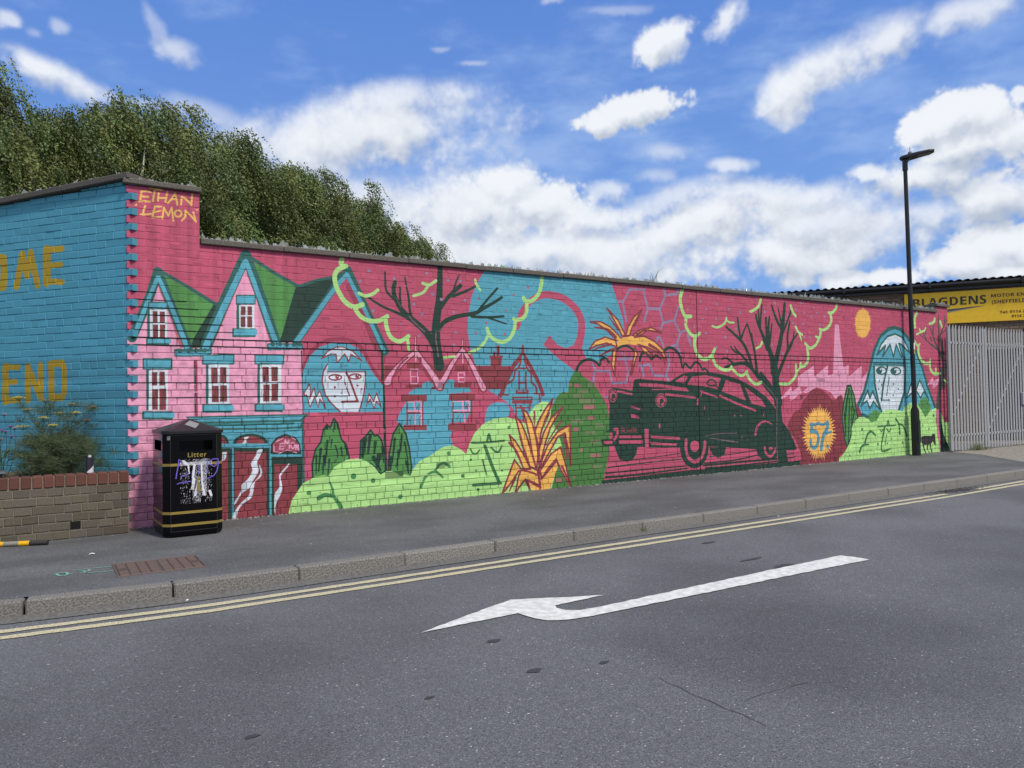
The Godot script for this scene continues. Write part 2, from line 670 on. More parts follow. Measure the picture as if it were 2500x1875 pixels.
# a painted line or crack along points, with a worn, slightly uneven edge
func stripe(points: Array, width: float, y: float, ragged: float, seed_ := 3) -> ArrayMesh:
	var mb := MB.new()
	rng.seed = seed_
	var a := PackedVector2Array()
	for i in points.size() - 1:
		var p := Vector2(points[i][0], points[i][1])
		var q := Vector2(points[i + 1][0], points[i + 1][1])
		var m := maxi(1, int(p.distance_to(q) / 0.07))
		for j in m:
			a.append(p.lerp(q, float(j) / m))
	a.append(Vector2(points[-1][0], points[-1][1]))
	var l := []
	var r := []
	for i in a.size():
		var d := (a[mini(i + 1, a.size() - 1)] - a[maxi(i - 1, 0)]).normalized()
		var nrm := Vector2(-d.y, d.x) * width * 0.5
		l.append(a[i] + nrm + nrm.normalized() * rng.randf_range(-ragged, ragged))
		r.append(a[i] - nrm + nrm.normalized() * rng.randf_range(-ragged, ragged))
	for i in a.size() - 1:
		mb.quad(Vector3(l[i].x, y, l[i].y), Vector3(l[i + 1].x, y, l[i + 1].y), Vector3(r[i + 1].x, y, r[i + 1].y), Vector3(r[i].x, y, r[i].y))
	for i in mb.n.size():
		mb.n[i] = Vector3.UP
	return mb.mesh()


func blot(x: float, z: float, rx: float, rz: float, y: float, seed_: int) -> ArrayMesh:
	rng.seed = seed_
	var o := []
	for i in 14:
		var a := -TAU * i / 14
		var k := rng.randf_range(0.65, 1.1)
		o.append([x + cos(a) * rx * k, z + sin(a) * rz * k])
	return sheet(o, y)


# ------------------------------------------------------------------ _ready
func _ready() -> void:
	# camera
	var cam := Camera3D.new()
	cam.name = "camera"
	add_child(cam)
	cam.transform = Transform3D(Basis(Vector3(0.837291, -0.018144, 0.546456), Vector3(0.001711, 0.999531, 0.030566), Vector3(-0.546755, -0.024657, 0.83693)), Vector3(-0.98565, 1.23999, 8.82617))
	cam.fov = 53.49
	cam.near = 0.05
	cam.far = 900.0
	cam.current = true
	# sky, sun, exposure
	var env := Environment.new()
	env.background_mode = Environment.BG_SKY
	var sky := Sky.new()
	var pano := PanoramaSkyMaterial.new()
	pano.panorama = make_sky()
	pano.energy_multiplier = 1.0
	sky.sky_material = pano
	env.sky = sky
	env.tonemap_mode = Environment.TONE_MAPPER_LINEAR
	env.tonemap_exposure = 1.12
	env.sdfgi_enabled = true
	env.ssao_enabled = true
	env.ssil_enabled = true
	var we := WorldEnvironment.new()
	we.name = "world_environment"
	we.environment = env
	add_child(we)
	var sun := DirectionalLight3D.new()
	sun.name = "sun"
	add_child(sun)
	sun.look_at_from_position(Vector3(1.6, 7.6, 6.3), Vector3.ZERO)
	sun.light_energy = 0.95
	sun.light_color = Color(1.0, 0.965, 0.91)
	sun.light_angular_distance = 7.0
	sun.shadow_enabled = true

	ground()
	paint_palette()
	mural_wall()
	side_wall()
	planter()
	garage()
	gates()
	trees()
	street_lamp()
	litter_bin()
	small_things()


# ------------------------------------------------------------------ road, kerb, pavement
# the kerb swings a little towards the wall at the left
func kerb_bend(x: float) -> float:
	return -0.16 * pow(maxf(0.45 - x, 0.0) / 1.5, 1.5) if x > -2.5 else -0.16 * pow(2.95 / 1.5, 1.5) - 0.05 * (-2.5 - x)


func ground() -> void:
	structure("ground", sheet([[-400, 400], [400, 400], [400, -400], [-400, -400]], -0.16), mineral("earth", srgb(70, 72, 50), srgb(105, 100, 72), 0.4), "open ground beyond the street")
	var dark := asphalt_image(1400, srgb(97, 98, 100.5), 5, 230000, 1700)
	var over := patches(512, 256, 4, 0.84, 0.02)
	# dust and grit gathered in the channel along the kerb, a wheel-worn band
	for y in 256:
		var z := 2.9 + y / 256.0 * 12.0
		for x in 512:
			var c := over.get_pixel(x, y)
			var k := c.r
			if z > 4.2 and z < 9.0:
				k *= 1.0 - 0.06 * sin((z - 4.2) / 4.8 * PI)
			over.set_pixel(x, y, Color(k, k, k))
	structure("road", sheet([[-40, 14.9], [90, 14.9], [90, 2.9], [0.45, 2.9], [-0.5, 2.82], [-1.5, 2.65], [-2.5, 2.4], [-9.0, 2.0], [-40, 2.0]], -0.12), ground_mat("road_asphalt", dark, 2.8, over, Vector2(24.0, 12.0), Vector2(-4.0, 2.9), 0.8, 0.25), "grey asphalt road with pale stone flecks")
	var fill := MB.new()
	rng.seed = 9
	for k in 150:
		var x := -6.0 + k * 0.25
		var e := []
		for q in [x, x + 0.25]:
			var base: float = 2.99 + kerb_bend(q)
			e.append([Vector3(q, -0.092, base), Vector3(q, -0.1145, base + 0.1)])
		fill.quad(e[0][1], e[1][1], e[1][0], e[0][0])
	var grit := part("channel_grit", fill.mesh(), mineral("channel", srgb(84, 83, 81), srgb(110, 108, 104), 1.3, 0.05, 4), get_node("road"), "stuff")
	grit.set_meta("label", "grey brown grit along the kerb")
	var yellow := mineral("line_paint", srgb(164, 156, 126), srgb(206, 198, 164), 2.2, 0.06, 8, 0.8, 0.0, 2.2)
	var l1 := [[-4.0, 2.6], [-1.06, 3.116], [0.1, 3.245], [1.5, 3.265], [4.3, 3.275], [9.7, 3.3]]
	var l2 := [[-4.0, 2.76], [-1.06, 3.271], [0.08, 3.4], [1.5, 3.425], [4.1, 3.45], [9.3, 3.47], [11.8, 3.4], [30.0, 3.36]]
	part("yellow_line", stripe(l1, 0.078, -0.115, 0.005, 11), yellow, get_node("road"))
	part("yellow_line", stripe([[10.55, 3.285], [12.1, 3.235], [30.0, 3.2]], 0.078, -0.115, 0.005, 12), yellow, get_node("road"))
	part("yellow_line", stripe(l2, 0.078, -0.115, 0.005, 13), yellow, get_node("road"))
	# the white turn arrow
	var arrow := [[1.026, 4.7], [1.44, 4.538], [1.873, 4.385], [2.15, 4.526], [2.463, 4.675], [2.213, 4.677], [2.03, 4.688], [1.999, 4.744], [2.017, 4.82], [2.09, 4.88], [2.257, 4.893], [2.737, 4.883], [3.403, 4.873], [4.169, 4.862], [4.924, 4.866], [4.956, 4.964], [4.954, 5.11], [4.478, 5.09], [3.601, 5.067], [2.631, 5.044], [2.147, 5.031], [2.007, 5.021], [1.882, 4.998], [1.785, 4.94], [1.746, 4.855], [1.733, 4.758], [1.728, 4.694], [1.389, 4.693]]
	rng.seed = 21
	var worn := []
	for i in arrow.size():
		var p := Vector2(arrow[i][0], arrow[i][1])
		var q := Vector2(arrow[(i + 1) % arrow.size()][0], arrow[(i + 1) % arrow.size()][1])
		var m := maxi(1, int(p.distance_to(q) / 0.05))
		for j in m:
			var w := p.lerp(q, float(j) / m) + Vector2(rng.randf_range(-0.006, 0.006), rng.randf_range(-0.006, 0.006)) * (0.0 if j == 0 else 1.0)
			worn.append([w.x, w.y])
	part("turn_arrow", sheet(worn, -0.114), mineral("white_paint", srgb(192, 192, 188), srgb(222, 222, 218), 1.1, 0.025, 14, 0.75, 0.0, 1.6), get_node("road"))
	var tar := matte("tar", srgb(58, 58, 60), 0.7)
	var k := 0
	for b in [[1.218, 5.613, 0.05, 0.035], [1.582, 5.727, 0.04, 0.02], [4.224, 4.82, 0.12, 0.045], [1.303, 5.076, 0.05, 0.03], [4.224, 4.5, 0.16, 0.025], [4.515, 3.755, 0.1, 0.03], [-0.167, 5.559, 0.035, 0.02], [0.62, 5.62, 0.03, 0.015]]:
		part("tar_spot", blot(b[0], b[1], b[2], b[3], -0.1165, 30 + k), tar, get_node("road"))
		k += 1
	var crack := matte("crack", srgb(70, 70, 72), 0.9)
	for c in [[[1.667, 6.022], [1.64, 6.12], [1.645, 6.21], [1.628, 6.3], [1.636, 6.402], [1.625, 6.5], [1.636, 6.577], [1.62, 6.712]], [[1.757, 6.489], [1.86, 6.48], [1.96, 6.487], [2.193, 6.512]]]:
		part("crack", stripe(c, 0.003, -0.117, 0.0018, 50 + k), crack, get_node("road"))
		k += 1
	# pavement
	var walk := asphalt_image(1024, srgb(94, 95, 96), 6, 150000, 300)
	var over2 := patches(512, 128, 9, 0.84, 0.025)
	var walk_edge := [[90, -0.3], [-40, -0.3], [-9.0, 2.874 + kerb_bend(-9.0)]]
	for i in 30:
		var x := -6.0 + i * 0.22
		walk_edge.append([x, 2.874 + kerb_bend(x)])
	walk_edge.append([90, 2.874])
	structure("pavement", sheet(walk_edge, 0.0), ground_mat("pavement_asphalt", walk, 2.1, over2, Vector2(22.0, 3.2), Vector2(-4.0, -0.2), 0.85, 0.15), "dark asphalt pavement along the painted wall")
	var concrete := mineral("concrete", srgb(118, 113, 104), srgb(150, 144, 134), 0.7, 0.03, 3, 0.9, 0.1)
	structure("concrete_apron", sheet([[15.98, 0.16], [15.62, 0.92], [14.3, 2.3], [13.76, 2.87], [40, 2.87], [40, -12.0], [16.5, -12.0], [16.5, 0.16]], 0.004), concrete, "pale concrete apron in front of the gates")
	structure("yard_ground", sheet([[-40, -0.3], [40, -0.3], [40, -60], [-40, -60]], -0.03), mats["earth"], "rough ground behind the wall")
	var pave := get_node("pavement")
	# pale grit and paint drips at the foot of the wall
	rng.seed = 8
	var flecks := MB.new()
	for i in 260:
		var x := rng.randf_range(-0.6, 16.0)
		var z := 0.03 + absf(rng.randfn(0.0, 0.22)) if i < 170 else rng.randf_range(0.1, 2.7)
		var s := rng.randf_range(0.004, 0.013)
		var a := rng.randf() * TAU
		var o := PackedVector2Array()
		for q in 5:
			o.append(Vector2(x, z) + Vector2(cos(a - TAU * q / 5), sin(a - TAU * q / 5)) * s * rng.randf_range(0.5, 1.3))
		var t := rng.randf_range(0.25, 0.75)
		flecks.flat(o, 0.003, Color(t, t, t * 0.97))
	part("pale_flecks", flecks.mesh(), matte("fleck", Color.WHITE, 0.8), pave, "stuff")
	var edge := MB.new()
	for i in 420:
		var x := 0.05 + i * 0.0385 + rng.randf_range(-0.01, 0.01)
		var r := rng.randf_range(0.008, 0.026)
		var o0 := PackedVector2Array()
		var o1 := PackedVector2Array()
		for q in 6:
			var d := Vector2(cos(-TAU * q / 6), sin(-TAU * q / 6))
			o0.append(Vector2(x, 0.018) + d * r * rng.randf_range(0.8, 1.5))
			o1.append(Vector2(x, 0.014) + d * r * 0.4)
		var t := rng.randf_range(0.1, 0.24)
		edge.prism(o0, -0.002, o1, rng.randf_range(0.004, 0.018), true, false, Color(t, t * 0.96, t * 0.88))
	part("grit_at_wall_foot", edge.mesh(), mats["fleck"], pave, "stuff")
	# the surveyor's paint beside the cover
	var mint := matte("mint_paint", srgb(110, 165, 150), 0.8)
	for m in [[[[-0.611, 1.975], [-0.48, 1.985], [-0.35, 2.009]], 0.014], [[[-0.52, 2.155], [-0.35, 2.195]], 0.018], [[[-0.722, 2.075], [-0.712, 2.03], [-0.68, 2.01], [-0.652, 2.04], [-0.648, 2.11], [-0.67, 2.15], [-0.7, 2.14], [-0.722, 2.075]], 0.02], [[[-0.628, 2.095], [-0.618, 2.105]], 0.02], [[[-0.572, 2.02], [-0.545, 2.03], [-0.53, 2.06], [-0.548, 2.08], [-0.527, 2.1], [-0.545, 2.13], [-0.575, 2.12]], 0.016]]:
		part("survey_mark", stripe(m[0], m[1], 0.004, 0.003, 60 + k), mint, pave)
		k += 1
	# kerb stones
	var kerb := Node3D.new()
	kerb.name = "kerb"
	add_child(kerb)
	kerb.set_meta("kind", "structure")
	kerb.set_meta("label", "row of weathered concrete kerb stones")
	var stone := mineral("kerb_stone", srgb(92, 90, 86), srgb(150, 147, 142), 2.6, 0.06, 12, 0.95, 0.4, 1.6)
	rng.seed = 5
	for i in range(-8, 34):
		var x := -0.042 + i * 0.8855
		var mb := MB.new()
		var t := rng.randf_range(0.84, 1.0) * (0.93 if i < 2 else 1.0)
		var bend := kerb_bend(x + 0.885) - kerb_bend(x)
		mb.box(Transform3D(Basis(Vector3.UP, rng.randf_range(-0.004, 0.004) - atan(bend / 0.885)), Vector3(x + 0.443, -0.12 + rng.randf_range(-0.003, 0.003), 2.934 + (kerb_bend(x) + kerb_bend(x + 0.885)) * 0.5 + rng.randf_range(-0.004, 0.004))), Vector3(0.8815, 0.245, 0.126), 0.011, Color(t, t, t * 0.985))
		part("kerb_stone", mb.mesh(), stone, kerb)
	var joint := MB.new()
	joint.box(at(14.85, -0.13, 2.93), Vector3(28.0, 0.23, 0.1))
	for i in range(-1, 8):
		var x := -i * 0.8855 - 0.042
		var q := kerb_bend(x - 0.885) - kerb_bend(x)
		joint.box(Transform3D(Basis(Vector3.UP, atan(q / 0.885)), Vector3(x - 0.443, -0.13, 2.93 + (kerb_bend(x) + kerb_bend(x - 0.885)) * 0.5)), Vector3(0.88, 0.23, 0.1))
	part("kerb_bedding", joint.mesh(), matte("bedding", srgb(74, 70, 64), 0.95), kerb)


# ------------------------------------------------------------------ the painted wall
func paint_palette() -> void:
	pal = {
		"pk": srgb(194, 82, 112), "lp": srgb(236, 162, 192), "bl": srgb(88, 170, 192), "gr": srgb(82, 144, 74), "gd": srgb(72, 126, 60), "gk": srgb(112, 128, 88), "dg": srgb(22, 58, 46), "te": srgb(42, 98, 92), "tl": srgb(38, 118, 116), "tm": srgb(72, 140, 150),
		"lg": srgb(180, 230, 142), "mr": srgb(142, 58, 68), "mb": srgb(138, 54, 66), "mk": srgb(170, 76, 96), "mp": srgb(160, 62, 86), "sp": srgb(212, 112, 146), "sd": srgb(196, 98, 122), "wh": srgb(216, 228, 238), "or": srgb(246, 188, 92), "yl": srgb(238, 194, 104), "lb": srgb(150, 138, 172), "dp": srgb(164, 108, 104),
		"hg": srgb(70, 138, 78), "fg": srgb(58, 116, 66), "hb": srgb(120, 98, 106), "bd": srgb(90, 150, 172), "dk": srgb(60, 66, 54), "dt": srgb(74, 78, 76), "bk": srgb(44, 40, 46), "ol": srgb(178, 148, 28), "bw": srgb(76, 154, 178),
	}


func paint_mat(key: String, im: Image) -> StandardMaterial3D:
	var m := StandardMaterial3D.new()
	m.resource_name = key
	im.generate_mipmaps()
	m.albedo_texture = ImageTexture.create_from_image(im)
	m.roughness = 0.72
	m.vertex_color_use_as_albedo = true
	m.texture_repeat = false
	m.detail_enabled = true
	m.detail_blend_mode = BaseMaterial3D.BLEND_MODE_MUL
	if not mats.has("wear"):
		mats["wear"] = ImageTexture.create_from_image(patches(512, 512, 31, 0.88, 0.03))
	m.detail_albedo = mats["wear"]
	m.detail_uv_layer = BaseMaterial3D.DETAIL_UV_2
	m.uv2_scale = Vector3(0.55, 0.55, 1.0)
	mats[key] = m
	return m


func near_tone(a: Color, b: Color) -> bool:
	return absf(a.r - b.r) + absf(a.g - b.g) + absf(a.b - b.b) < 0.25


# thin and thick coats, small chips and runs in the paint
func weather(im: Image, seed_: int) -> void:
	rng.seed = seed_
	for i in 9000:
		var x := rng.randi_range(4, TEX_W - 5)
		var y := rng.randi_range(4, TEX_H - 5)
		var c := im.get_pixel(x, y)
		var k := rng.randf_range(0.86, 1.1)
		var col := Color(minf(c.r * k, 1.0), minf(c.g * k, 1.0), minf(c.b * k, 1.0))
		if rng.randf() < 0.05:
			col = c.lerp(Color(0.3, 0.24, 0.22), rng.randf_range(0.3, 0.8))
			im.fill_rect(Rect2i(x, y, rng.randi_range(1, 4), rng.randi_range(1, 4)), col)
			continue
		var w := rng.randi_range(4, 26)
		var same := true
		for q in [Vector2i(-7, 3), Vector2i(w + 10, 3), Vector2i(w / 2, -4), Vector2i(w / 2, 12), Vector2i(-5, 9), Vector2i(w + 8, 9)]:
			var at_: Vector2i = Vector2i(x, y) + q
			if at_.x < 0 or at_.y < 0 or at_.x >= TEX_W or at_.y >= TEX_H or not near_tone(im.get_pixelv(at_), c):
				same = false
				break
		if not same:
			continue
		for j in rng.randi_range(1, 6):
			im.fill_rect(Rect2i(x + rng.randi_range(-3, 3), y + j, maxi(2, w + rng.randi_range(-6, 4)), 1), col)


# mortar behind bricks: a grid of small faces, each with its own share of paint on it
func mortar_face(mb: MB, u0: float, u1: float, v0: float, v1: float, z: float, lo: float, hi: float, ub: float, su: float, sv: float) -> void:
	var n := maxi(1, int((u1 - u0) / 0.24))
	var m := maxi(1, int((v1 - v0) / COURSE))
	for i in n:
		for j in m:
			var a := lerpf(u0, u1, float(i) / n)
			var b := lerpf(u0, u1, float(i + 1) / n)
			var c := lerpf(v0, v1, float(j) / m)
			var d := lerpf(v0, v1, float(j + 1) / m)
			var at0 := mb.v.size()
			mb.quad(Vector3(a, c, z), Vector3(b, c, z), Vector3(b, d, z), Vector3(a, d, z), tone(lo, hi))
			for k in range(at0, mb.v.size()):
				var p := mb.v[k]
				mb.t[k] = Vector2((p.x - ub) * su, 1.0 - p.y * sv)


func mural_wall() -> void:
	canvas = [Image.create(TEX_W, TEX_H, false, Image.FORMAT_RGB8), Image.create(TEX_W, TEX_H, false, Image.FORMAT_RGB8)]
	canvas_x0 = [-0.15, 8.4]
	for im in canvas:
		im.fill(pal["pk"])
	paint_mural_a()
	paint_mural_b()
	paint_mural_c()
	weather(canvas[0], 41)
	weather(canvas[1], 42)
	var left := paint_mat("mural_paint", canvas[0])
	var right := paint_mat("mural_paint_far", canvas[1])
	var su := PX_PER_M / TEX_W
	var sv := PX_PER_M / TEX_H
	var w := thing("mural_wall", "long brick wall painted with a pink mural of houses, trees, faces and a dark green car", "wall")
	rng.seed = 404
	# mortar: flush and painted above the slate course, raked and darker below
	var m1 := MB.new()
	var m2 := MB.new()
	mortar_face(m1, 0.02, 0.72, WALL_TOP, 3.6, -0.003, 0.84, 0.98, -0.15, su, sv)
	mortar_face(m1, 0.02, JOINT_X - 0.008, 2.0, WALL_TOP, -0.003, 0.84, 0.98, -0.15, su, sv)
	mortar_face(m1, 0.02, JOINT_X - 0.008, 0.0, 2.0, -0.0055, 0.34, 0.6, -0.15, su, sv)
	mortar_face(m2, JOINT_X + 0.008, 16.36, 2.0, WALL_TOP, -0.003, 0.84, 0.98, 8.4, su, sv)
	mortar_face(m2, 15.88, 16.36, WALL_TOP, 3.17, -0.003, 0.84, 0.98, 8.4, su, sv)
	mortar_face(m2, JOINT_X + 0.008, 16.36, 0.0, 2.0, -0.0055, 0.34, 0.6, 8.4, su, sv)
	part("painted_mortar", m1.mesh(), left, w)
	part("painted_mortar", m2.mesh(), right, w)
	var core := MB.new()
	core.box(at(8.19, 1.48, -0.125), Vector3(16.32, 3.1, 0.2))
	core.box(at(0.37, 3.32, -0.126), Vector3(0.69, 0.57, 0.2))
	core.box(at(16.12, 3.1, -0.126), Vector3(0.47, 0.13, 0.2))
	part("wall_core", core.mesh(), mineral("old_brick", srgb(92, 62, 52), srgb(126, 88, 72), 2.0, 0.05, 2), w)
	# bricks
	var list := []
	for k in 45:
		var header := k % 6 == 0 or k == 1
		var pitch := 0.12 if header else 0.24
		var x := 0.0 if k % 2 == 0 else 0.062
		var first := true
		var stop := 16.36
		if k >= 38:
			stop = 0.718
		var v0 := k * COURSE + (0.0042 if k < 25 else 0.0034)
		var v1 := (k + 1) * COURSE - (0.0042 if k < 25 else 0.0034)
		while x < stop - 0.02:
			var len := pitch + rng.randf_range(-0.008, 0.008)
			if first:
				len = 0.24 if k % 2 == 0 else 0.12
				first = false
			var x1 := minf(x + len, stop)
			if x < JOINT_X - 0.006 and x1 > JOINT_X - 0.05:
				x1 = JOINT_X - 0.006
			var u0 := x + (0.0 if x < 0.07 else 0.0045)
			if absf(x - JOINT_X - 0.006) < 0.002:
				u0 = x
			var u1 := x1 - 0.0045
			var proud := rng.randf_range(-0.0015, 0.0015)
			if rng.randf() < 0.006:
				proud -= 0.006
			var far_half := x > JOINT_X - 0.01
			if u1 - u0 > 0.02:
				list.append([u0, u1, v0, v1, proud, 0.1 if x < 0.01 else 0.03, tone(0.88, 1.0), right if far_half else left, 8.4 if far_half else -0.15, false])
			x = x1
			if absf(x1 - (JOINT_X - 0.006)) < 0.001:
				x = JOINT_X + 0.006
	var x2 := 15.88
	while x2 < 16.3:
		list.append([x2, minf(x2 + 0.231, 16.36), 3.0445, 3.1155, 0.0, 0.03, tone(0.88, 1.0), right, 8.4, false])
		list.append([x2, minf(x2 + 0.231, 16.36), 3.1245, 3.168, 0.0, 0.03, tone(0.88, 1.0), right, 8.4, false])
		x2 += 0.24
	lay_bricks(list, w, Vector3(-0.98, 1.24, 8.83), su, sv, 0.0032)
	# the black slate course and other open joints
	var slate := MB.new()
	for s in [[2.0, 0.06, 16.3], [1.92, 0.06, 16.3], [2.08, 0.06, 1.06], [2.16, 0.1, 0.96], [2.24, 0.06, 0.86], [2.32, 0.08, 0.7], [2.4, 0.06, 0.58], [2.48, 0.02, 0.28], [1.84, 0.9, 2.1], [1.52, 0.06, 1.9], [1.36, 0.2, 2.4]]:
		var th := 0.0135 if s[0] in [2.0, 1.92] else 0.006
		slate.box(at((s[1] + s[2]) * 0.5, s[0], -0.0045), Vector3(s[2] - s[1], th, 0.013))
	slate.box(at(JOINT_X, 1.52, -0.008), Vector3(0.011, 3.03, 0.012))
	part("open_joint", slate.mesh(), matte("soot", srgb(12, 11, 12), 1.0), w)
	# coping stones with a bed of mortar and broken glass on top
	var cop := mineral("coping", srgb(74, 70, 66), srgb(116, 110, 102), 3.0, 0.05, 6, 0.95, 0.3)
	rng.seed = 55
	var cx := 0.725
	while cx < 15.86:
		var l := minf(rng.randf_range(0.72, 0.95), 15.87 - cx)
		var mb := MB.new()
		var t := rng.randf_range(0.85, 1.0)
		mb.box(Transform3D(Basis(Vector3.BACK, rng.randf_range(-0.003, 0.003)), Vector3(cx + l * 0.5, WALL_TOP + 0.033 + rng.randf_range(-0.003, 0.003), -0.108)), Vector3(l - 0.006, 0.062, 0.3), 0.007, Color(t, t, t))
		part("coping_stone", mb.mesh(), cop, w)
		cx += l
	for s in [[0.35, 3.632, 0.77], [16.12, 3.205, 0.54]]:
		var mb := MB.new()
		mb.box(at(s[0], s[1] + 0.003, -0.108), Vector3(s[2], 0.058, 0.31), 0.008)
		part("coping_stone", mb.mesh(), cop, w)
	var bed := MB.new()
	mortar_bed(bed, 0.74, 15.86, 3.102, 3.102)
	mortar_bed(bed, 0.02, 0.7, 3.662, 3.662)
	mortar_bed(bed, 15.9, 16.34, 3.235, 3.235)
	part("mortar_bed", bed.mesh(), mineral("lime_mortar", srgb(112, 106, 98), srgb(150, 144, 134), 4.0, 0.05, 16, 0.95, 0.4), w)
	var spots := []
	rng.seed = 91
	var gx := 0.76
	while gx < 15.84:
		var near := gx < 9.0
		spots.append([gx, 3.118, rng.randf_range(-0.16, 0.0)])
		gx += rng.randf_range(0.014, 0.055) if near else rng.randf_range(0.012, 0.045)
	for i in 16:
		spots.append([0.05 + i * 0.042, 3.676, rng.randf_range(-0.16, 0.0)])
	for i in 10:
		spots.append([15.92 + i * 0.042, 3.248, rng.randf_range(-0.16, 0.0)])
	glass_on(w, spots, 290)


func mortar_bed(mb: MB, x0: float, x1: float, y0: float, y1: float) -> void:
	var n := int((x1 - x0) / 0.035)
	var rows := [[0.012, 0.0], [-0.02, 1.0], [-0.1, 1.25], [-0.19, 1.0], [-0.235, 0.0]]
	var prev := []
	for i in n + 1:
		var x := lerpf(x0, x1, float(i) / n)
		var y := lerpf(y0, y1, float(i) / n)
		var ring := []
		for r in rows:
			ring.append(Vector3(x + rng.randf_range(-0.008, 0.008), y - 0.004 + r[1] * rng.randf_range(0.008, 0.028), r[0] + rng.randf_range(-0.012, 0.012)))
		if i > 0:
			for j in rows.size() - 1:
				mb.quad(prev[j], ring[j], ring[j + 1], prev[j + 1])
		prev = ring


# one piece of a broken bottle: a curved wall with a jagged upper edge
func shard_mesh(seed_: int) -> ArrayMesh:
	var r := RandomNumberGenerator.new()
	r.seed = seed_
	var mb := MB.new()
	var rad := r.randf_range(0.025, 0.045)
	var span := r.randf_range(1.0, 2.6)
	var n := 4
	var th := 0.0045
	var hs := []
	for i in n + 1:
		hs.append(r.randf_range(0.018, 0.06) if i > 0 and i < n else r.randf_range(0.004, 0.03))
	hs[r.randi_range(1, n - 1)] = r.randf_range(0.045, 0.07)
	for i in n:
		var a0 := -span * 0.5 + span * i / n
		var a1 := -span * 0.5 + span * (i + 1) / n
		var d0 := Vector3(sin(a0), 0, cos(a0))
		var d1 := Vector3(sin(a1), 0, cos(a1))
		var c := Vector3(0, -0.015, -rad)
		var o0 := c + d0 * rad
		var o1 := c + d1 * rad
		var i0 := c + d0 * (rad - th)
		var i1 := c + d1 * (rad - th)
		var h0: Vector3 = Vector3.UP * (hs[i] + 0.015)
		var h1: Vector3 = Vector3.UP * (hs[i + 1] + 0.015)
		mb.quad(o0, o1, o1 + h1, o0 + h0)
		mb.quad(i1, i0, i0 + h0, i1 + h1)
		mb.quad(o0 + h0, o1 + h1, i1 + h1, i0 + h0)
	return mb.mesh()


func glass_on(w: Node3D, spots: Array, most: int) -> void:
	var g := StandardMaterial3D.new()
	g.resource_name = "clear_glass"
	g.albedo_color = Color(0.66, 0.69, 0.67, 0.5)
	g.transparency = BaseMaterial3D.TRANSPARENCY_ALPHA
	g.roughness = 0.06
	var green := g.duplicate() as StandardMaterial3D
	green.resource_name = "green_glass"
	green.albedo_color = Color(0.35, 0.75, 0.45, 0.6)
	var kinds := []
	for i in 14:
		kinds.append(shard_mesh(700 + i))
	rng.seed = 19
	var rest := MB.new()
	for i in spots.size():
		var s: Array = spots[i]
		var size := rng.randf_range(0.45, 1.15)
		if rng.randf() < 0.05:
			size = rng.randf_range(1.1, 1.5)
		var xf := Transform3D(Basis.from_euler(Vector3(rng.randf_range(-0.35, 0.35), rng.randf() * TAU, rng.randf_range(-0.35, 0.35))).scaled(Vector3.ONE * size), Vector3(s[0], s[1] - 0.006, s[2]))
		var mesh: ArrayMesh = kinds[rng.randi_range(0, kinds.size() - 1)]
		if i % maxi(1, int(ceil(float(spots.size()) / most))) == 0:
			var o := part("glass_shard", mesh, green if rng.randf() < 0.02 else g, w)
			o.transform = xf
		else:
			var a := mesh.surface_get_arrays(0)
			var pv: PackedVector3Array = a[Mesh.ARRAY_VERTEX]
			var pn: PackedVector3Array = a[Mesh.ARRAY_NORMAL]
			for q in pv.size():
				rest.vert(xf * pv[q], (xf.basis * pn[q]).normalized(), Vector2.ZERO, Vector2.ZERO, Color.WHITE)
	if rest.v.size() > 0:
		part("small_glass", rest.mesh(), g, w, "stuff")


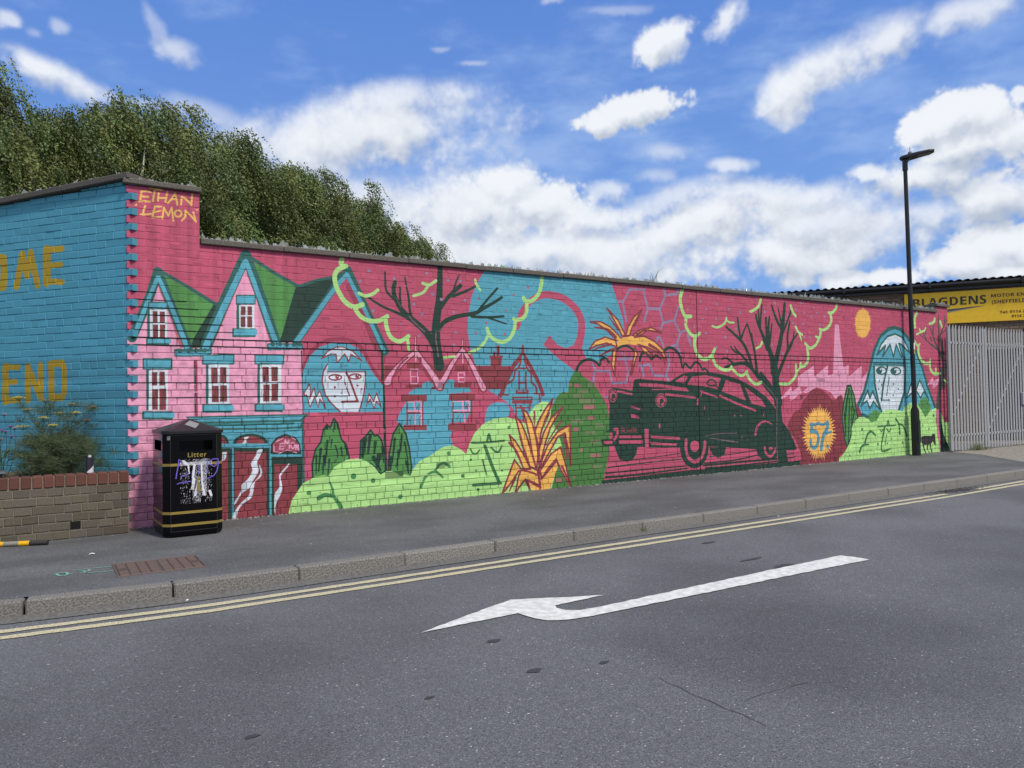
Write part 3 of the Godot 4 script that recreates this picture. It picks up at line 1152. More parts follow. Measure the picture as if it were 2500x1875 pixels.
# ------------------------------------------------------------------ the blue side wall
func side_wall() -> void:
	canvas = [Image.create(TEX_W, TEX_H, false, Image.FORMAT_RGB8)]
	canvas_x0 = [-8.4]
	canvas[0].fill(pal["bw"])
	paint_side()
	canvas[0].crop(TEX_W, TEX_H)
	var mat := paint_mat("blue_paint", canvas[0])
	var su := PX_PER_M / TEX_W
	var sv := PX_PER_M / TEX_H
	var w := thing("side_wall", "taller brick wall painted plain blue with mustard letters, turning away from the mural", "wall", Vector3(0.02, 0, 0))
	w.basis = Basis(-BLUE_DIR, Vector3.UP, Vector3(-0.788, 0, 0.616))
	rng.seed = 505
	var mo := MB.new()
	mortar_face(mo, -4.8, -0.02, 0.0, 3.42, -0.004, 0.8, 1.0, -8.4, su, sv)
	mortar_face(mo, -4.8, -0.02, 3.42, 3.56, -0.0045, 0.8, 1.0, -8.4, su, sv)
	part("painted_mortar", mo.mesh(), mat, w)
	var core := MB.new()
	core.box(at(-2.44, 1.7, -0.13), Vector3(4.7, 3.4, 0.2))
	part("wall_core", core.mesh(), mats["old_brick"], w)
	var list := []
	for k in 46:
		var v0 := k * COURSE + 0.0045
		var header := k % 6 == 3 or k == 27
		var pitch := 0.12 if header else 0.24
		var u := 0.0
		if k % 2 == 1:
			u = 0.05 if k > 6 else -0.01
		else:
			u = -0.035
		var first := true
		while u > -4.7:
			var len := pitch + rng.randf_range(-0.008, 0.008)
			if first:
				len = 0.12 if k % 2 == 1 else 0.165
			var lo := u - len
			var top := 3.655 + 0.0475 * (u - len * 0.5)
			var v1 := minf((k + 1) * COURSE - 0.0045, top - 0.006)
			if v1 - v0 > 0.015:
				list.append([lo + 0.0045, u - (0.0 if first else 0.0045), v0, v1, rng.randf_range(-0.0025, 0.0025), 0.11 if first else 0.03, tone(0.88, 1.0), mat, -8.4, lo < -2.1 or (v1 < 0.5)])
			first = false
			u = lo
	lay_bricks(list, w, Vector3(-0.98, 1.24, 8.83), su, sv, 0.004)
	var tilt := Basis(Vector3.BACK, atan(0.0475))
	var x := 0.045
	var l := 0.93
	for i in 5:
		var mb := MB.new()
		var t := rng.randf_range(0.7, 0.85)
		mb.box(Transform3D(tilt, Vector3(x - l * 0.5, 3.655 + 0.032 + 0.0475 * (x - l * 0.5), -0.1)), Vector3(l - 0.008, 0.064, 0.31), 0.008, Color(t, t, t))
		part("coping_stone", mb.mesh(), mats["coping"], w)
		x -= l
	var bed := MB.new()
	mortar_bed(bed, -4.3, 0.0, 3.722 - 0.0475 * 4.3, 3.722)
	part("mortar_bed", bed.mesh(), mats["lime_mortar"], w)
	var spots := []
	for i in 62:
		var u := -2.4 + i * 0.038
		spots.append([u, 3.728 + 0.0475 * u, rng.randf_range(-0.16, 0.0)])
	glass_on(w, spots, 200)


# ------------------------------------------------------------------ low planter wall in front of it
func planter() -> void:
	var w := thing("planter_wall", "low brown brick planter wall capped with red bricks set on edge", "planter")
	var brown := mineral("brown_brick", srgb(80, 75, 66), srgb(114, 107, 95), 5.0, 0.04, 21, 0.92, 0.4)
	var red := mineral("red_brick", srgb(92, 56, 48), srgb(120, 76, 64), 5.0, 0.04, 22, 0.9, 0.4)
	var lime := mineral("planter_mortar", srgb(112, 104, 88), srgb(146, 137, 118), 5.0, 0.05, 23, 0.95, 0.4)
	var back := MB.new()
	back.box(at(-1.51, 0.25, 0.152), Vector3(2.98, 0.505, 0.196))
	back.box(at(-1.51, 0.555, 0.152), Vector3(2.98, 0.105, 0.196))
	part("mortar", back.mesh(), lime, w)
	rng.seed = 606
	for k in 6:
		var y0 := k * 0.084 + 0.005
		var y1 := (k + 1) * 0.084 - 0.005
		var x := -0.022
		var first := true
		while x > -2.95:
			var len := 0.141 + rng.randf_range(-0.006, 0.006)
			if rng.randf() < 0.06:
				len = 0.27
			if first and k % 2 == 0:
				len = 0.075
			if first and k == 0:
				len = 0.23
			first = false
			var lo := x - len
			var mid := (x + lo) * 0.5
			if k == 1 and lo < -0.44 and x > -0.44:
				var hole := MB.new()
				hole.box(at(x - 0.05, 0.126, 0.2515), Vector3(0.09, 0.078, 0.004))
				part("missing_brick_gap", hole.mesh(), matte("hollow", srgb(14, 12, 11), 1.0), w)
				if len > 0.11:
					var half := MB.new()
					brick(half, lo + 0.004, x - 0.098, y0, y1, 0.26, 0.05, 0.005, Color(0.85, 0.85, 0.85), 0.0, 1.0, 1.0)
					part("brick", half.mesh(), brown, w)
			else:
				var mb := MB.new()
				var t := rng.randf_range(0.66, 1.12)
				brick(mb, lo + 0.004, x - 0.004, y0 - 0.001, y1 + 0.001, 0.26 + rng.randf_range(-0.003, 0.003), 0.05, 0.005, Color(t, t * rng.randf_range(0.94, 1.02), t * rng.randf_range(0.9, 1.04)), 0.0, 1.0, 1.0)
				part("brick", mb.mesh(), brown, w)
			x = lo
	var cx := -0.018
	while cx > -2.95:
		var l := 0.0935 + rng.randf_range(-0.003, 0.003)
		var mb := MB.new()
		var t := rng.randf_range(0.66, 1.1)
		mb.box(Transform3D(Basis(Vector3.BACK, rng.randf_range(-0.02, 0.02)), Vector3(cx - l * 0.5, 0.5625 + rng.randf_range(-0.002, 0.003), 0.157 + rng.randf_range(-0.004, 0.004))), Vector3(l - 0.011, 0.112, 0.214), 0.006, Color(t, t, t))
		part("cap_brick", mb.mesh(), red, w)
		cx -= l
	structure("planter_soil", sheet([[-0.02, 0.06], [-3.0, 0.06], [-3.0, -3.3], [-2.4, -3.1], [-0.05, -0.08]], 0.575), mineral("soil", srgb(58, 52, 40), srgb(104, 96, 66), 3.0, 0.06, 24, 1.0, 0.6), "dry soil in the planter")


# ------------------------------------------------------------------ garage behind the gates
func garage() -> void:
	var g := thing("garage_building", "single storey buff brick workshop with a dark corrugated roof behind the gates", "building", Vector3(20.304, 0, -1.143))
	g.basis = Basis(Vector3(0.568, 0, 0.823), Vector3.UP, Vector3(-0.823, 0, 0.568))
	var buff := mineral("buff_brick", srgb(100, 85, 73), srgb(136, 117, 100), 2.5, 0.05, 41, 0.92, 0.2)
	var lime := mineral("buff_mortar", srgb(92, 84, 76), srgb(118, 110, 100), 2.5, 0.05, 42)
	var core := MB.new()
	core.box(at(-4.47, 2.02, -3.0), Vector3(9.06, 4.04, 5.98))
	core.box(at(2.1, 3.23, -3.0), Vector3(4.08, 1.62, 5.98))
	core.box(at(2.1, 1.21, -3.2), Vector3(4.08, 2.42, 5.0))
	part("wall", core.mesh(), lime, g)
	var list := []
	rng.seed = 707
	for k in 54:
		var v0 := k * 0.075 + 0.005
		var x := -7.6 + (0.1125 if k % 2 == 1 else 0.0)
		while x < 2.6:
			var x1 := x + 0.225
			var behind_sign: bool = v0 > 3.16 and v0 < 3.94 and x > -1.75
			var door: bool = v0 < 2.38 and x1 > 0.06
			if not behind_sign and not door:
				var t := rng.randf_range(0.66, 1.06)
				list.append([x + 0.005, x1 - 0.005, v0, v0 + 0.065, 0.006 + rng.randf_range(-0.001, 0.001), 0.012, Color(t, t * rng.randf_range(0.94, 1.0), t * rng.randf_range(0.88, 1.0)), buff, 0.0, x < -6.0 or x > 1.1 or v0 < 0.1 or (x < -1.9 and v0 < 3.0)])
			x = x1
	lay_bricks(list, g, Vector3(-0.98, 1.24, 8.83), 1.0, 1.0, 0.003)
	var navy := matte("navy_shutter", srgb(38, 48, 72), 0.5)
	var y := 0.05
	while y < 2.4:
		var mb := MB.new()
		mb.box(at(2.1, y + 0.045, -0.5), Vector3(4.0, 0.082, 0.03), 0.012)
		part("shutter_slat", mb.mesh(), navy, g)
		y += 0.09
	var lintel := MB.new()
	lintel.box(at(2.1, 2.48, 0.012), Vector3(4.3, 0.14, 0.03), 0.004)
	part("lintel", lintel.mesh(), mats["concrete"], g)
	# corrugated roof sheet seen at its eaves
	var roof := MB.new()
	var per := 0.192
	var lip := []
	var n := int(11.2 / per) * 8
	for i in n + 1:
		var x := -7.9 + i * per / 8.0
		var ph := fmod(i / 8.0, 1.0)
		var h := 0.036 * smoothstep(0.12, 0.38, ph) * (1.0 - smoothstep(0.62, 0.88, ph))
		lip.append(Vector3(x, 4.245 + h, 0.2))
	for i in n:
		var a: Vector3 = lip[i]
		var b: Vector3 = lip[i + 1]
		var up := Vector3(0, 0.5, -6.2)
		roof.quad(a, b, b + up, a + up)
		roof.quad(a - Vector3(0, 0.012, 0), b - Vector3(0, 0.012, 0), b, a)
	part("roof", roof.mesh(), mineral("roof_sheet", srgb(34, 34, 36), srgb(52, 50, 50), 1.5, 0.05, 44, 0.9), g)
	var black := matte("black_gutter", srgb(26, 26, 28), 0.35)
	var gut := MB.new()
	gut.tube([Vector3(-7.9, 4.165, 0.16), Vector3(3.3, 4.165, 0.16)], [0.062, 0.062], 14)
	part("gutter", gut.mesh(), black, g)
	var fas := MB.new()
	fas.box(at(-2.3, 4.12, 0.05), Vector3(11.2, 0.18, 0.08), 0.004)
	part("fascia", fas.mesh(), black, g)
	for x in [-5.4, -3.3, -1.2, 0.9]:
		var br := MB.new()
		br.box(at(x, 4.165, 0.17), Vector3(0.06, 0.15, 0.125), 0.01)
		part("gutter_joint", br.mesh(), black, g)
	# the signboard is a thing of its own
	var s := thing("sign_board", "yellow workshop signboard with dark lettering under the black gutter", "sign", Vector3(20.304, 0, -1.143))
	s.basis = g.basis
	var board := MB.new()
	board.box(at(0.5, 3.56, 0.03), Vector3(4.6, 0.845, 0.03), 0.004)
	part("board", board.mesh(), mineral("sign_yellow", srgb(236, 188, 30), srgb(246, 200, 44), 0.8, 0.03, 46, 0.55), s)
	var sw := MB.new()
	var f := 0.0475
	sw.tri(Vector3(-1.75, 3.44, f), Vector3(-1.75, 3.42, f), Vector3(0.1, 3.575, f))
	sw.quad(Vector3(-1.75, 3.41, f), Vector3(-0.78, 3.452, f), Vector3(0.1, 3.568, f), Vector3(-0.78, 3.515, f))
	part("swoosh", sw.mesh(), matte("sign_grey", srgb(78, 80, 84), 0.6), s)
	var sw2 := MB.new()
	sw2.tri(Vector3(-0.8, 3.42, f), Vector3(0.1, 3.565, f), Vector3(-0.8, 3.447, f))
	part("swoosh", sw2.mesh(), matte("sign_pale", srgb(150, 150, 140), 0.6), s)
	var ink := matte("sign_ink", srgb(58, 54, 44), 0.6)
	lettering(s, "BLAGDENS", Vector3(-1.6, 3.618, f), 0.22, 1.715, ink, 700)
	var ink2 := matte("sign_ink_red", srgb(92, 44, 22), 0.6)
	lettering(s, "MOTOR ENG", Vector3(0.225, 3.765, f), 0.083, 0.86, ink2, 700)
	lettering(s, "(SHEFFIELD)", Vector3(0.24, 3.6, f), 0.09, 0.8, ink2, 600)
	lettering(s, "Tel: 0114 2", Vector3(0.41, 3.335, f), 0.07, 0.56, ink2, 700)
	lettering(s, "0114 2", Vector3(0.67, 3.215, f), 0.07, 0.3, ink2, 700)


# letters of a given cap height, fitted to a width; x is where they start
func lettering(parent: Node3D, text: String, at_: Vector3, cap: float, width: float, mat: Material, weight: int) -> MeshInstance3D:
	var font := SystemFont.new()
	font.font_names = PackedStringArray(["Droid Sans"])
	font.font_weight = weight
	var t := TextMesh.new()
	t.text = text
	t.font = font
	t.font_size = 64
	t.pixel_size = 0.01
	t.depth = 0.02
	t.curve_step = 1.0
	var box := t.get_aabb()
	var o := part("lettering", t, mat, parent)
	var sx := width / maxf(box.size.x, 0.001)
	var sy := cap / 0.457
	o.transform = Transform3D(Basis().scaled(Vector3(sx, sy, 0.15)), Vector3.ZERO)
	var low := box.position
	var body := TextMesh.new()
	body.text = "H"
	body.font = font
	body.font_size = 64
	body.pixel_size = 0.01
	body.depth = 0.02
	var hb := body.get_aabb()
	sy = cap / maxf(hb.size.y, 0.001)
	o.transform = Transform3D(Basis().scaled(Vector3(sx, sy, 0.15)), at_ - Vector3(low.x * sx, hb.position.y * sy, 0.0))
	return o


# ------------------------------------------------------------------ palisade gates
func gates() -> void:
	var zinc := mineral("galvanised", srgb(140, 142, 144), srgb(174, 176, 178), 6.0, 0.04, 51, 0.65, 0.0, 1.4)
	zinc.metallic = 0.0
	var pale := MB.new()
	var w := 0.034
	var zs := [0.0, 0.014, 0.014, 0.0]
	var xs := [-w, -0.014, 0.014, w]
	var tops := [2.66, 2.765, 2.765, 2.66]
	for i in 3:
		var a := Vector3(xs[i], 0.03, zs[i])
		var b := Vector3(xs[i + 1], 0.03, zs[i + 1])
		var c := Vector3(xs[i + 1], tops[i + 1], zs[i + 1])
		var d := Vector3(xs[i], tops[i], zs[i])
		var back := Vector3(0, 0, -0.003)
		pale.quad(a, b, c, d)
		pale.quad(b + back, a + back, d + back, c + back)
		pale.quad(d, c, c + back, d + back)
	var m := pale.mesh()
	var spec := [[15.985, 17.49, "left leaf of the grey palisade gate, next to the painted wall", 1.0], [17.575, 19.52, "right leaf of the grey palisade gate, in front of the navy shutter", -1.0]]
	for k in 2:
		var s: Array = spec[k]
		var g := thing("palisade_gate", s[2], "gate", Vector3(s[0], 0, 0.2), "grey palisade gate leaves")
		var len: float = s[1] - s[0]
		var n := int(round(len / 0.135))
		rng.seed = 800 + k
		for i in n + 1:
			var o := part("paling", m, zinc, g)
			o.position = Vector3(0.03 + (len - 0.06) * i / n, rng.randf_range(-0.008, 0.008) + 0.004 * i / n, 0.0)
			o.rotation = Vector3(0, rng.randf_range(-0.05, 0.05), rng.randf_range(-0.003, 0.003))
		var bolt := MB.new()
		for y in [0.35, 2.375]:
			var r := MB.new()
			r.box(at(len * 0.5, y, -0.022), Vector3(len, 0.055, 0.03), 0.004)
			r.box(at(len * 0.5, y - 0.024, -0.045), Vector3(len, 0.007, 0.05))
			part("rail", r.mesh(), zinc, g)
			for i in n + 1:
				var bx := 0.03 + (len - 0.06) * i / n
				for dx in [-0.021, 0.021]:
					for dy in [-0.014, 0.014]:
						bolt.box(at(bx + dx, y + dy, 0.012), Vector3(0.014, 0.014, 0.014), 0.003)
		part("bolts", bolt.mesh(), zinc, g, "stuff")
		var b := MB.new()
		b.tube([Vector3(0.12 if k == 0 else 0.06, 0.8 if k == 0 else 0.42, -0.03), Vector3(len - 0.1, 2.33, -0.03)], [0.022, 0.022], 8)
		part("brace", b.mesh(), zinc, g)
		for x in [0.0, len]:
			var st := MB.new()
			st.box(at(x, 1.38, -0.025), Vector3(0.05, 2.7, 0.05), 0.005)
			part("stile", st.mesh(), zinc, g)
		if k == 1:
			var lock := MB.new()
			lock.box(at(1.72, 1.12, 0.03), Vector3(0.22, 0.3, 0.06), 0.01)
			part("lock_box", lock.mesh(), zinc, g)
			var hole := MB.new()
			hole.box(at(1.74, 1.12, 0.058), Vector3(0.12, 0.14, 0.012), 0.004)
			part("lock_opening", hole.mesh(), matte("soot", Color.BLACK), g)
	var p := thing("gate_post", "dark steel gate post at the right end of the palisade gate", "post", Vector3(19.62, 0, 0.18))
	var pm := MB.new()
	pm.box(at(0, 1.4, 0), Vector3(0.1, 2.8, 0.1), 0.008)
	part("post", pm.mesh(), matte("dark_steel", srgb(40, 44, 52), 0.5), p)
	pm = MB.new()
	pm.box(at(0, 2.81, 0), Vector3(0.11, 0.02, 0.11), 0.004)
	part("cap", pm.mesh(), mats["dark_steel"], p)


# ------------------------------------------------------------------ trees on the bank
func leaf(mb: MB, p: Vector3, along: Vector3, side: Vector3, col: Color) -> void:
	mb.quad(p, p + along * 0.5 - side, p + along, p + along * 0.5 + side, col)


# a birch: pale trunk, rising limbs, leaves on hanging twigs swept to one side by the wind
func birch(seed_: int, height: float, spread: float, strands: int) -> Array:
	var r := RandomNumberGenerator.new()
	r.seed = seed_
	var wood := MB.new()
	var crown := MB.new()
	var bark := Color(0.42, 0.4, 0.36)
	var twig := Color(0.1, 0.08, 0.06)
	var pts := []
	var rad := []
	var bend := Vector2(r.randf_range(-0.5, 0.5), r.randf_range(-0.4, 0.4))
	for i in 8:
		var t := i / 7.0
		pts.append(Vector3(bend.x * sin(t * 2.6), height * 0.96 * t, bend.y * sin(t * 2.2)))
		rad.append(lerpf(0.15, 0.012, pow(t, 0.8)))
	wood.tube(pts, rad, 8, bark)
	var tips := []
	var limbs := 26
	for i in limbs:
		var t := lerpf(0.22, 0.97, pow((i + 0.5) / limbs, 0.85))
		var seg := t * 7.0
		var b0: Vector3 = pts[int(seg)]
		var b1: Vector3 = pts[mini(int(seg) + 1, 7)]
		var base := b0.lerp(b1, seg - int(seg))
		var az := i * 2.4 + r.randf_range(-0.5, 0.5)
		var len := spread * (0.35 + 0.75 * sin(clampf(t * 1.12, 0.0, 1.0) * PI * 0.92 + 0.15)) * r.randf_range(0.8, 1.2)
		len = maxf(len, 0.5)
		var out := Vector3(cos(az), 0, sin(az))
		var rise := lerpf(0.9, 1.3, t)
		var mid := base + out * len * 0.55 + Vector3.UP * len * 0.55 * rise
		var tip := base + out * len + Vector3.UP * len * 0.75 * rise
		tip.y = minf(tip.y, height)
		wood.tube([base, mid, tip], [0.045 * (1.1 - t), 0.025 * (1.1 - t) + 0.004, 0.006], 5, bark.lerp(twig, 0.35 + 0.4 * t), false)
		tips.append([base, mid, tip, t, len])
	# sprays of hanging twigs; each spray is a clump with its own tone
	var sprays := []
	for l in tips:
		for i in 5:
			var f := r.randf_range(0.35, 1.05)
			var q: Vector3 = (l[0] as Vector3).lerp(l[1], f * 2.0) if f < 0.5 else (l[1] as Vector3).lerp(l[2], f * 2.0 - 1.0)
			var jit: float = 0.18 + 0.14 * l[4]
			q += Vector3(r.randfn(0, jit), r.randfn(0, jit * 0.6), r.randfn(0, jit))
			sprays.append([q, r.randf_range(0.62, 1.4), r.randf_range(0.86, 1.22)])
	for i in strands:
		var sp: Array = sprays[r.randi_range(0, sprays.size() - 1)]
		var q: Vector3 = sp[0] + Vector3(r.randfn(0, 0.2), r.randfn(0, 0.16), r.randfn(0, 0.2))
		if q.y > height:
			q.y = height - r.randf() * 0.4
		var drop := r.randf_range(0.5, 1.75)
		var sweep := Vector3(r.randf_range(0.2, 0.6), 0, r.randf_range(-0.12, 0.15)) * drop
		var k: float = sp[1] * r.randf_range(0.85, 1.15)
		var col := Color(0.118 * k * sp[2], 0.158 * k, 0.046 * k)
		var m := int(drop * 16.0)
		for j in m:
			var s := float(j) / m
			var p := q + Vector3(sweep.x * s, -drop * s * (0.35 + 0.65 * s), sweep.z * s) + Vector3(r.randfn(0, 0.035), r.randfn(0, 0.03), r.randfn(0, 0.035))
			var along := Vector3(r.randf_range(-0.2, 1.0), r.randf_range(-1.2, 0.0), r.randf_range(-0.6, 0.6)).normalized() * r.randf_range(0.07, 0.135)
			var side := along.cross(Vector3(r.randfn(0, 1), r.randfn(0, 1), r.randfn(0, 1))).normalized() * along.length() * 0.3
			var v := r.randf_range(0.8, 1.25)
			leaf(crown, p, along, side, Color(col.r * v, col.g * v, col.b * v))
	return [wood.mesh(), crown.mesh()]


func trees() -> void:
	# the bank they stand on
	var mb := MB.new()
	var gx := 30
	var gz := 12
	rng.seed = 3
	var hs := {}
	for i in gx + 1:
		for j in gz + 1:
			var z := -6.0 - j * 4.5
			hs[Vector2i(i, j)] = Vector3(-20.0 + i * 2.8, -0.05 + 2.4 * smoothstep(-8.0, -24.0, z) + rng.randf_range(-0.15, 0.15), z)
	for i in gx:
		for j in gz:
			mb.quad(hs[Vector2i(i, j)], hs[Vector2i(i + 1, j)], hs[Vector2i(i + 1, j + 1)], hs[Vector2i(i, j + 1)])
	for i in mb.n.size():
		if mb.n[i].y < 0:
			mb.n[i] = -mb.n[i]
	structure("embankment", mb.mesh(), mineral("bank_grass", srgb(58, 66, 34), srgb(84, 88, 50), 0.5, 0.05, 61, 1.0), "overgrown bank behind the walls")
	var bark := matte("birch_bark", Color.WHITE, 0.85)
	var leaves := matte("birch_leaves", Color.WHITE, 0.6)
	leaves.backlight_enabled = true
	leaves.backlight = Color(0.35, 0.4, 0.12)
	var kinds := [birch(1, 13.2, 2.4, 2500), birch(2, 12.6, 2.7, 2600), birch(3, 13.0, 2.2, 2400), birch(4, 12.0, 2.6, 2500)]
	var row := "birches along the bank behind the walls"
	# x, z, height of the top, kind, label
	var stand := [
		[-3.9, -22.9, 13.20, 1, "tallest birch, cut by the left edge of the picture behind the blue wall"],
		[-1.9, -24.1, 13.90, 0, "birch near the left end with a feathery top, above the blue coping"],
		[0.3, -25.6, 13.10, 2, "second birch from the left, behind the word in mustard letters"],
		[2.3, -27.2, 14.40, 3, "birch rising left of the blue wall's corner"],
		[4.2, -28.5, 15.05, 1, "birch with a pale bare trunk showing, above the blue wall's corner"],
		[6.2, -30.0, 14.20, 0, "birch above the raised pink pier with the yellow signature"],
		[8.4, -31.5, 15.50, 2, "birch just right of the raised pink pier"],
		[10.7, -33.2, 14.40, 3, "birch above the left gable of the painted house"],
		[13.2, -35.0, 15.40, 1, "broad birch above the tall middle gable of the painted house"],
		[15.9, -37.0, 14.50, 0, "birch right of the tall painted gable"],
		[18.6, -38.9, 15.15, 2, "birch above the third painted gable"],
		[21.4, -41.0, 13.90, 3, "yellower birch above the lime curl of the painted tree"],
		[24.0, -42.9, 14.00, 1, "last but one birch on the right of the row"],
		[26.6, -44.8, 13.00, 0, "small birch that ends the row on the right"],
		[-0.4, -31.0, 14.20, 3, "birch of the back row, dim behind the second one from the left"],
		[4.6, -34.0, 14.00, 0, "birch of the back row, seen through the gap over the corner"],
		[9.6, -37.6, 14.60, 1, "birch of the back row, behind the trees over the pink pier"],
		[14.8, -41.0, 15.20, 2, "birch of the back row, behind the broad one"],
		[20.2, -45.0, 14.60, 3, "birch of the back row, near the right end"],
	]
	rng.seed = 66
	for s in stand:
		var k: Array = kinds[s[3]]
		var ground_y := 2.0
		var h: float = [13.2, 12.6, 13.0, 12.0][s[3]]
		var t := thing("birch_tree", s[4], "tree", Vector3(s[0], ground_y, s[1]), row)
		var sc: float = (s[2] - ground_y) / h
		t.scale = Vector3(sc * rng.randf_range(1.0, 1.2), sc, sc * rng.randf_range(1.0, 1.2))
		t.rotation.y = rng.randf_range(-0.7, 0.5)
		part("trunk", k[0], bark, t)
		part("crown", k[1], leaves, t)
	# a bare forked stem that shows in front of the fourth birch's leaves
	var host: Node3D = get_node("birch_tree_004")
	var stem := MB.new()
	var inv := host.transform.affine_inverse()
	var w0 := []
	for q in [[3.0, 6.4, -25.6], [3.1, 8.2, -25.7], [3.25, 9.7, -25.8], [3.52, 11.3, -25.9], [3.6, 12.2, -25.9]]:
		w0.append(inv * Vector3(q[0], q[1], q[2]))
	stem.tube(w0, [0.09, 0.075, 0.06, 0.035, 0.012], 8, Color(0.5, 0.48, 0.42))
	stem.tube([w0[2] + (w0[3] - w0[2]) * 0.35, inv * Vector3(3.9, 11.0, -25.7), inv * Vector3(4.4, 11.3, -25.6)], [0.035, 0.022, 0.008], 6, Color(0.42, 0.4, 0.35), false)
	stem.tube([inv * Vector3(3.5, 6.4, -25.5), inv * Vector3(4.1, 8.0, -25.5), inv * Vector3(4.9, 8.9, -25.5)], [0.05, 0.035, 0.012], 6, Color(0.3, 0.28, 0.23), false)
	part("trunk", stem.mesh(), bark, host)
	# lower scrub in front
	var bush := birch(9, 4.4, 1.7, 900)
	var scrub := [[-4.2, -15.0, 1.25, "thick leafy shrub at the far left, just over the blue wall's coping"], [-2.0, -17.5, 1.2, "leafy shrub behind the middle of the blue wall"], [0.6, -20.0, 1.35, "leafy shrub left of the blue wall's corner"], [3.4, -23.5, 1.5, "light green shrub under the pale trunk, over the corner of the walls"], [8.5, -27.0, 1.45, "leafy shrub over the coping right of the pink pier"], [12.2, -29.5, 1.4, "leafy shrub over the broken glass above the middle gable"], [17.0, -33.0, 1.5, "leafy shrub low between birches, above the third gable"]]
	for s in scrub:
		var t := thing("shrub", s[3], "shrub", Vector3(s[0], 1.3, s[1]), "shrubs at the foot of the birches")
		t.scale = Vector3(s[2] * 1.25, s[2], s[2] * 1.2)
		t.rotation.y = rng.randf_range(-0.8, 0.8)
		part("stem", bush[0], bark, t)
		part("crown", bush[1], leaves, t)


# ------------------------------------------------------------------ street lamp
func lathe(mb: MB, prof: Array, sides: int, lean := Vector2.ZERO) -> void:
	var pts := []
	var rad := []
	for p in prof:
		pts.append(Vector3(lean.x * p[1], p[1], lean.y * p[1]))
		rad.append(p[0])
	mb.tube(pts, rad, sides)


func street_lamp() -> void:
	var l := thing("street_lamp", "tall black street lamp post with a flat head, close to the painted wall", "street lamp", Vector3(14.64, 0, 0.16))
	var black := matte("lamp_black", srgb(22, 23, 25), 0.38)
	var lean := Vector2(-0.0155, 0.0)
	var mb := MB.new()
	lathe(mb, [[0.083, 0.0], [0.083, 0.9], [0.082, 0.93], [0.05, 1.01], [0.049, 1.03]], 24, lean)
	part("base", mb.mesh(), black, l)
	mb = MB.new()
	lathe(mb, [[0.048, 1.0], [0.044, 3.5], [0.039, 6.05]], 18, lean)
	part("shaft", mb.mesh(), black, l)
	mb = MB.new()
	mb.box(Transform3D(Basis(Vector3.BACK, 0.0155), Vector3(-0.0155 * 0.5, 0.5, 0.076)), Vector3(0.1, 0.46, 0.02), 0.006)
	part("door", mb.mesh(), black, l)
	var top := Vector3(-0.0155 * 6.05, 6.05, 0.0)
	mb = MB.new()
	mb.tube([top + Vector3(0, -0.13, 0), top + Vector3(0, -0.1, 0), top + Vector3(0, 0.03, 0), top + Vector3(0.01, 0.12, 0.02)], [0.05, 0.054, 0.052, 0.075], 16)
	part("socket", mb.mesh(), black, l)
	# flat lantern, tilted up a little
	var d := Vector3(0.5, 0.085, 0.86).normalized()
	var side := d.cross(Vector3.UP).normalized()
	var up := side.cross(d).normalized()
	var bs := Basis(side, up, d)
	var o := top + Vector3(0, 0.15, 0) - d * 0.1
	mb = MB.new()
	var rings := [[0.0, 0.055, 0.012, 0.0], [0.04, 0.12, 0.03, -0.01], [0.18, 0.145, 0.04, -0.012], [0.36, 0.15, 0.032, 0.0], [0.55, 0.14, 0.026, 0.004], [0.64, 0.09, 0.014, 0.008]]
	var prev := []
	for r in rings:
		var c: Vector3 = o + d * r[0] + up * r[3]
		var ring := [c - side * r[1] - up * r[2], c + side * r[1] - up * r[2], c + side * r[1], c + side * r[1] * 0.75 + up * r[2], c - side * r[1] * 0.75 + up * r[2], c - side * r[1]]
		if prev.size() > 0:
			for i in 6:
				var j := (i + 1) % 6
				mb.quad(prev[j], prev[i], ring[i], ring[j])
		prev = ring
	for e in [[0, 1], [5, -1]]:
		var r: Array = rings[e[0]]
		var c: Vector3 = o + d * r[0] + up * r[3]
		mb.quad(c - side * r[1] - up * r[2], c + side * r[1] - up * r[2], c + side * r[1] * 0.75 + up * r[2], c - side * r[1] * 0.75 + up * r[2])
	var head := part("lamp_head", mb.mesh(), black, l)
	mb = MB.new()
	mb.box(Transform3D(bs, o + d * 0.44 - up * 0.031), Vector3(0.2, 0.008, 0.24), 0.003)
	part("lamp_glass", mb.mesh(), matte("lamp_glass", srgb(120, 122, 120), 0.2), head)
	mb = MB.new()
	lathe(mb, [[0.04, 0.0], [0.04, 0.05], [0.034, 0.06]], 14)
	var cell := part("photocell", mb.mesh(), matte("cell_grey", srgb(130, 132, 136), 0.5), head)
	cell.position = o + d * 0.2 + up * 0.028
	mb = MB.new()
	lathe(mb, [[0.006, 0.05], [0.005, 0.17]], 8)
	var spike := part("bird_spike", mb.mesh(), black, head)
	spike.position = cell.position
	# sticker on the shaft
	mb = MB.new()
	for k in 5:
		var a0 := 1.95 - 0.25 * k
		var a1 := 1.95 - 0.25 * (k + 1)
		for s in [[2.2, 2.33, Color(0.75, 0.75, 0.75)], [2.1, 2.2, Color(0.45, 0.3, 0.02)]]:
			var c := Vector3(-0.0155 * 2.2, 0, 0)
			var r0 := 0.0478
			mb.quad(c + Vector3(cos(a1 + 0.0) * r0, s[0], sin(a1) * r0), c + Vector3(cos(a0) * r0, s[0], sin(a0) * r0), c + Vector3(cos(a0) * r0, s[1], sin(a0) * r0), c + Vector3(cos(a1) * r0, s[1], sin(a1) * r0), s[2])
	part("sticker", mb.mesh(), matte("sticker", Color.WHITE, 0.5), l)


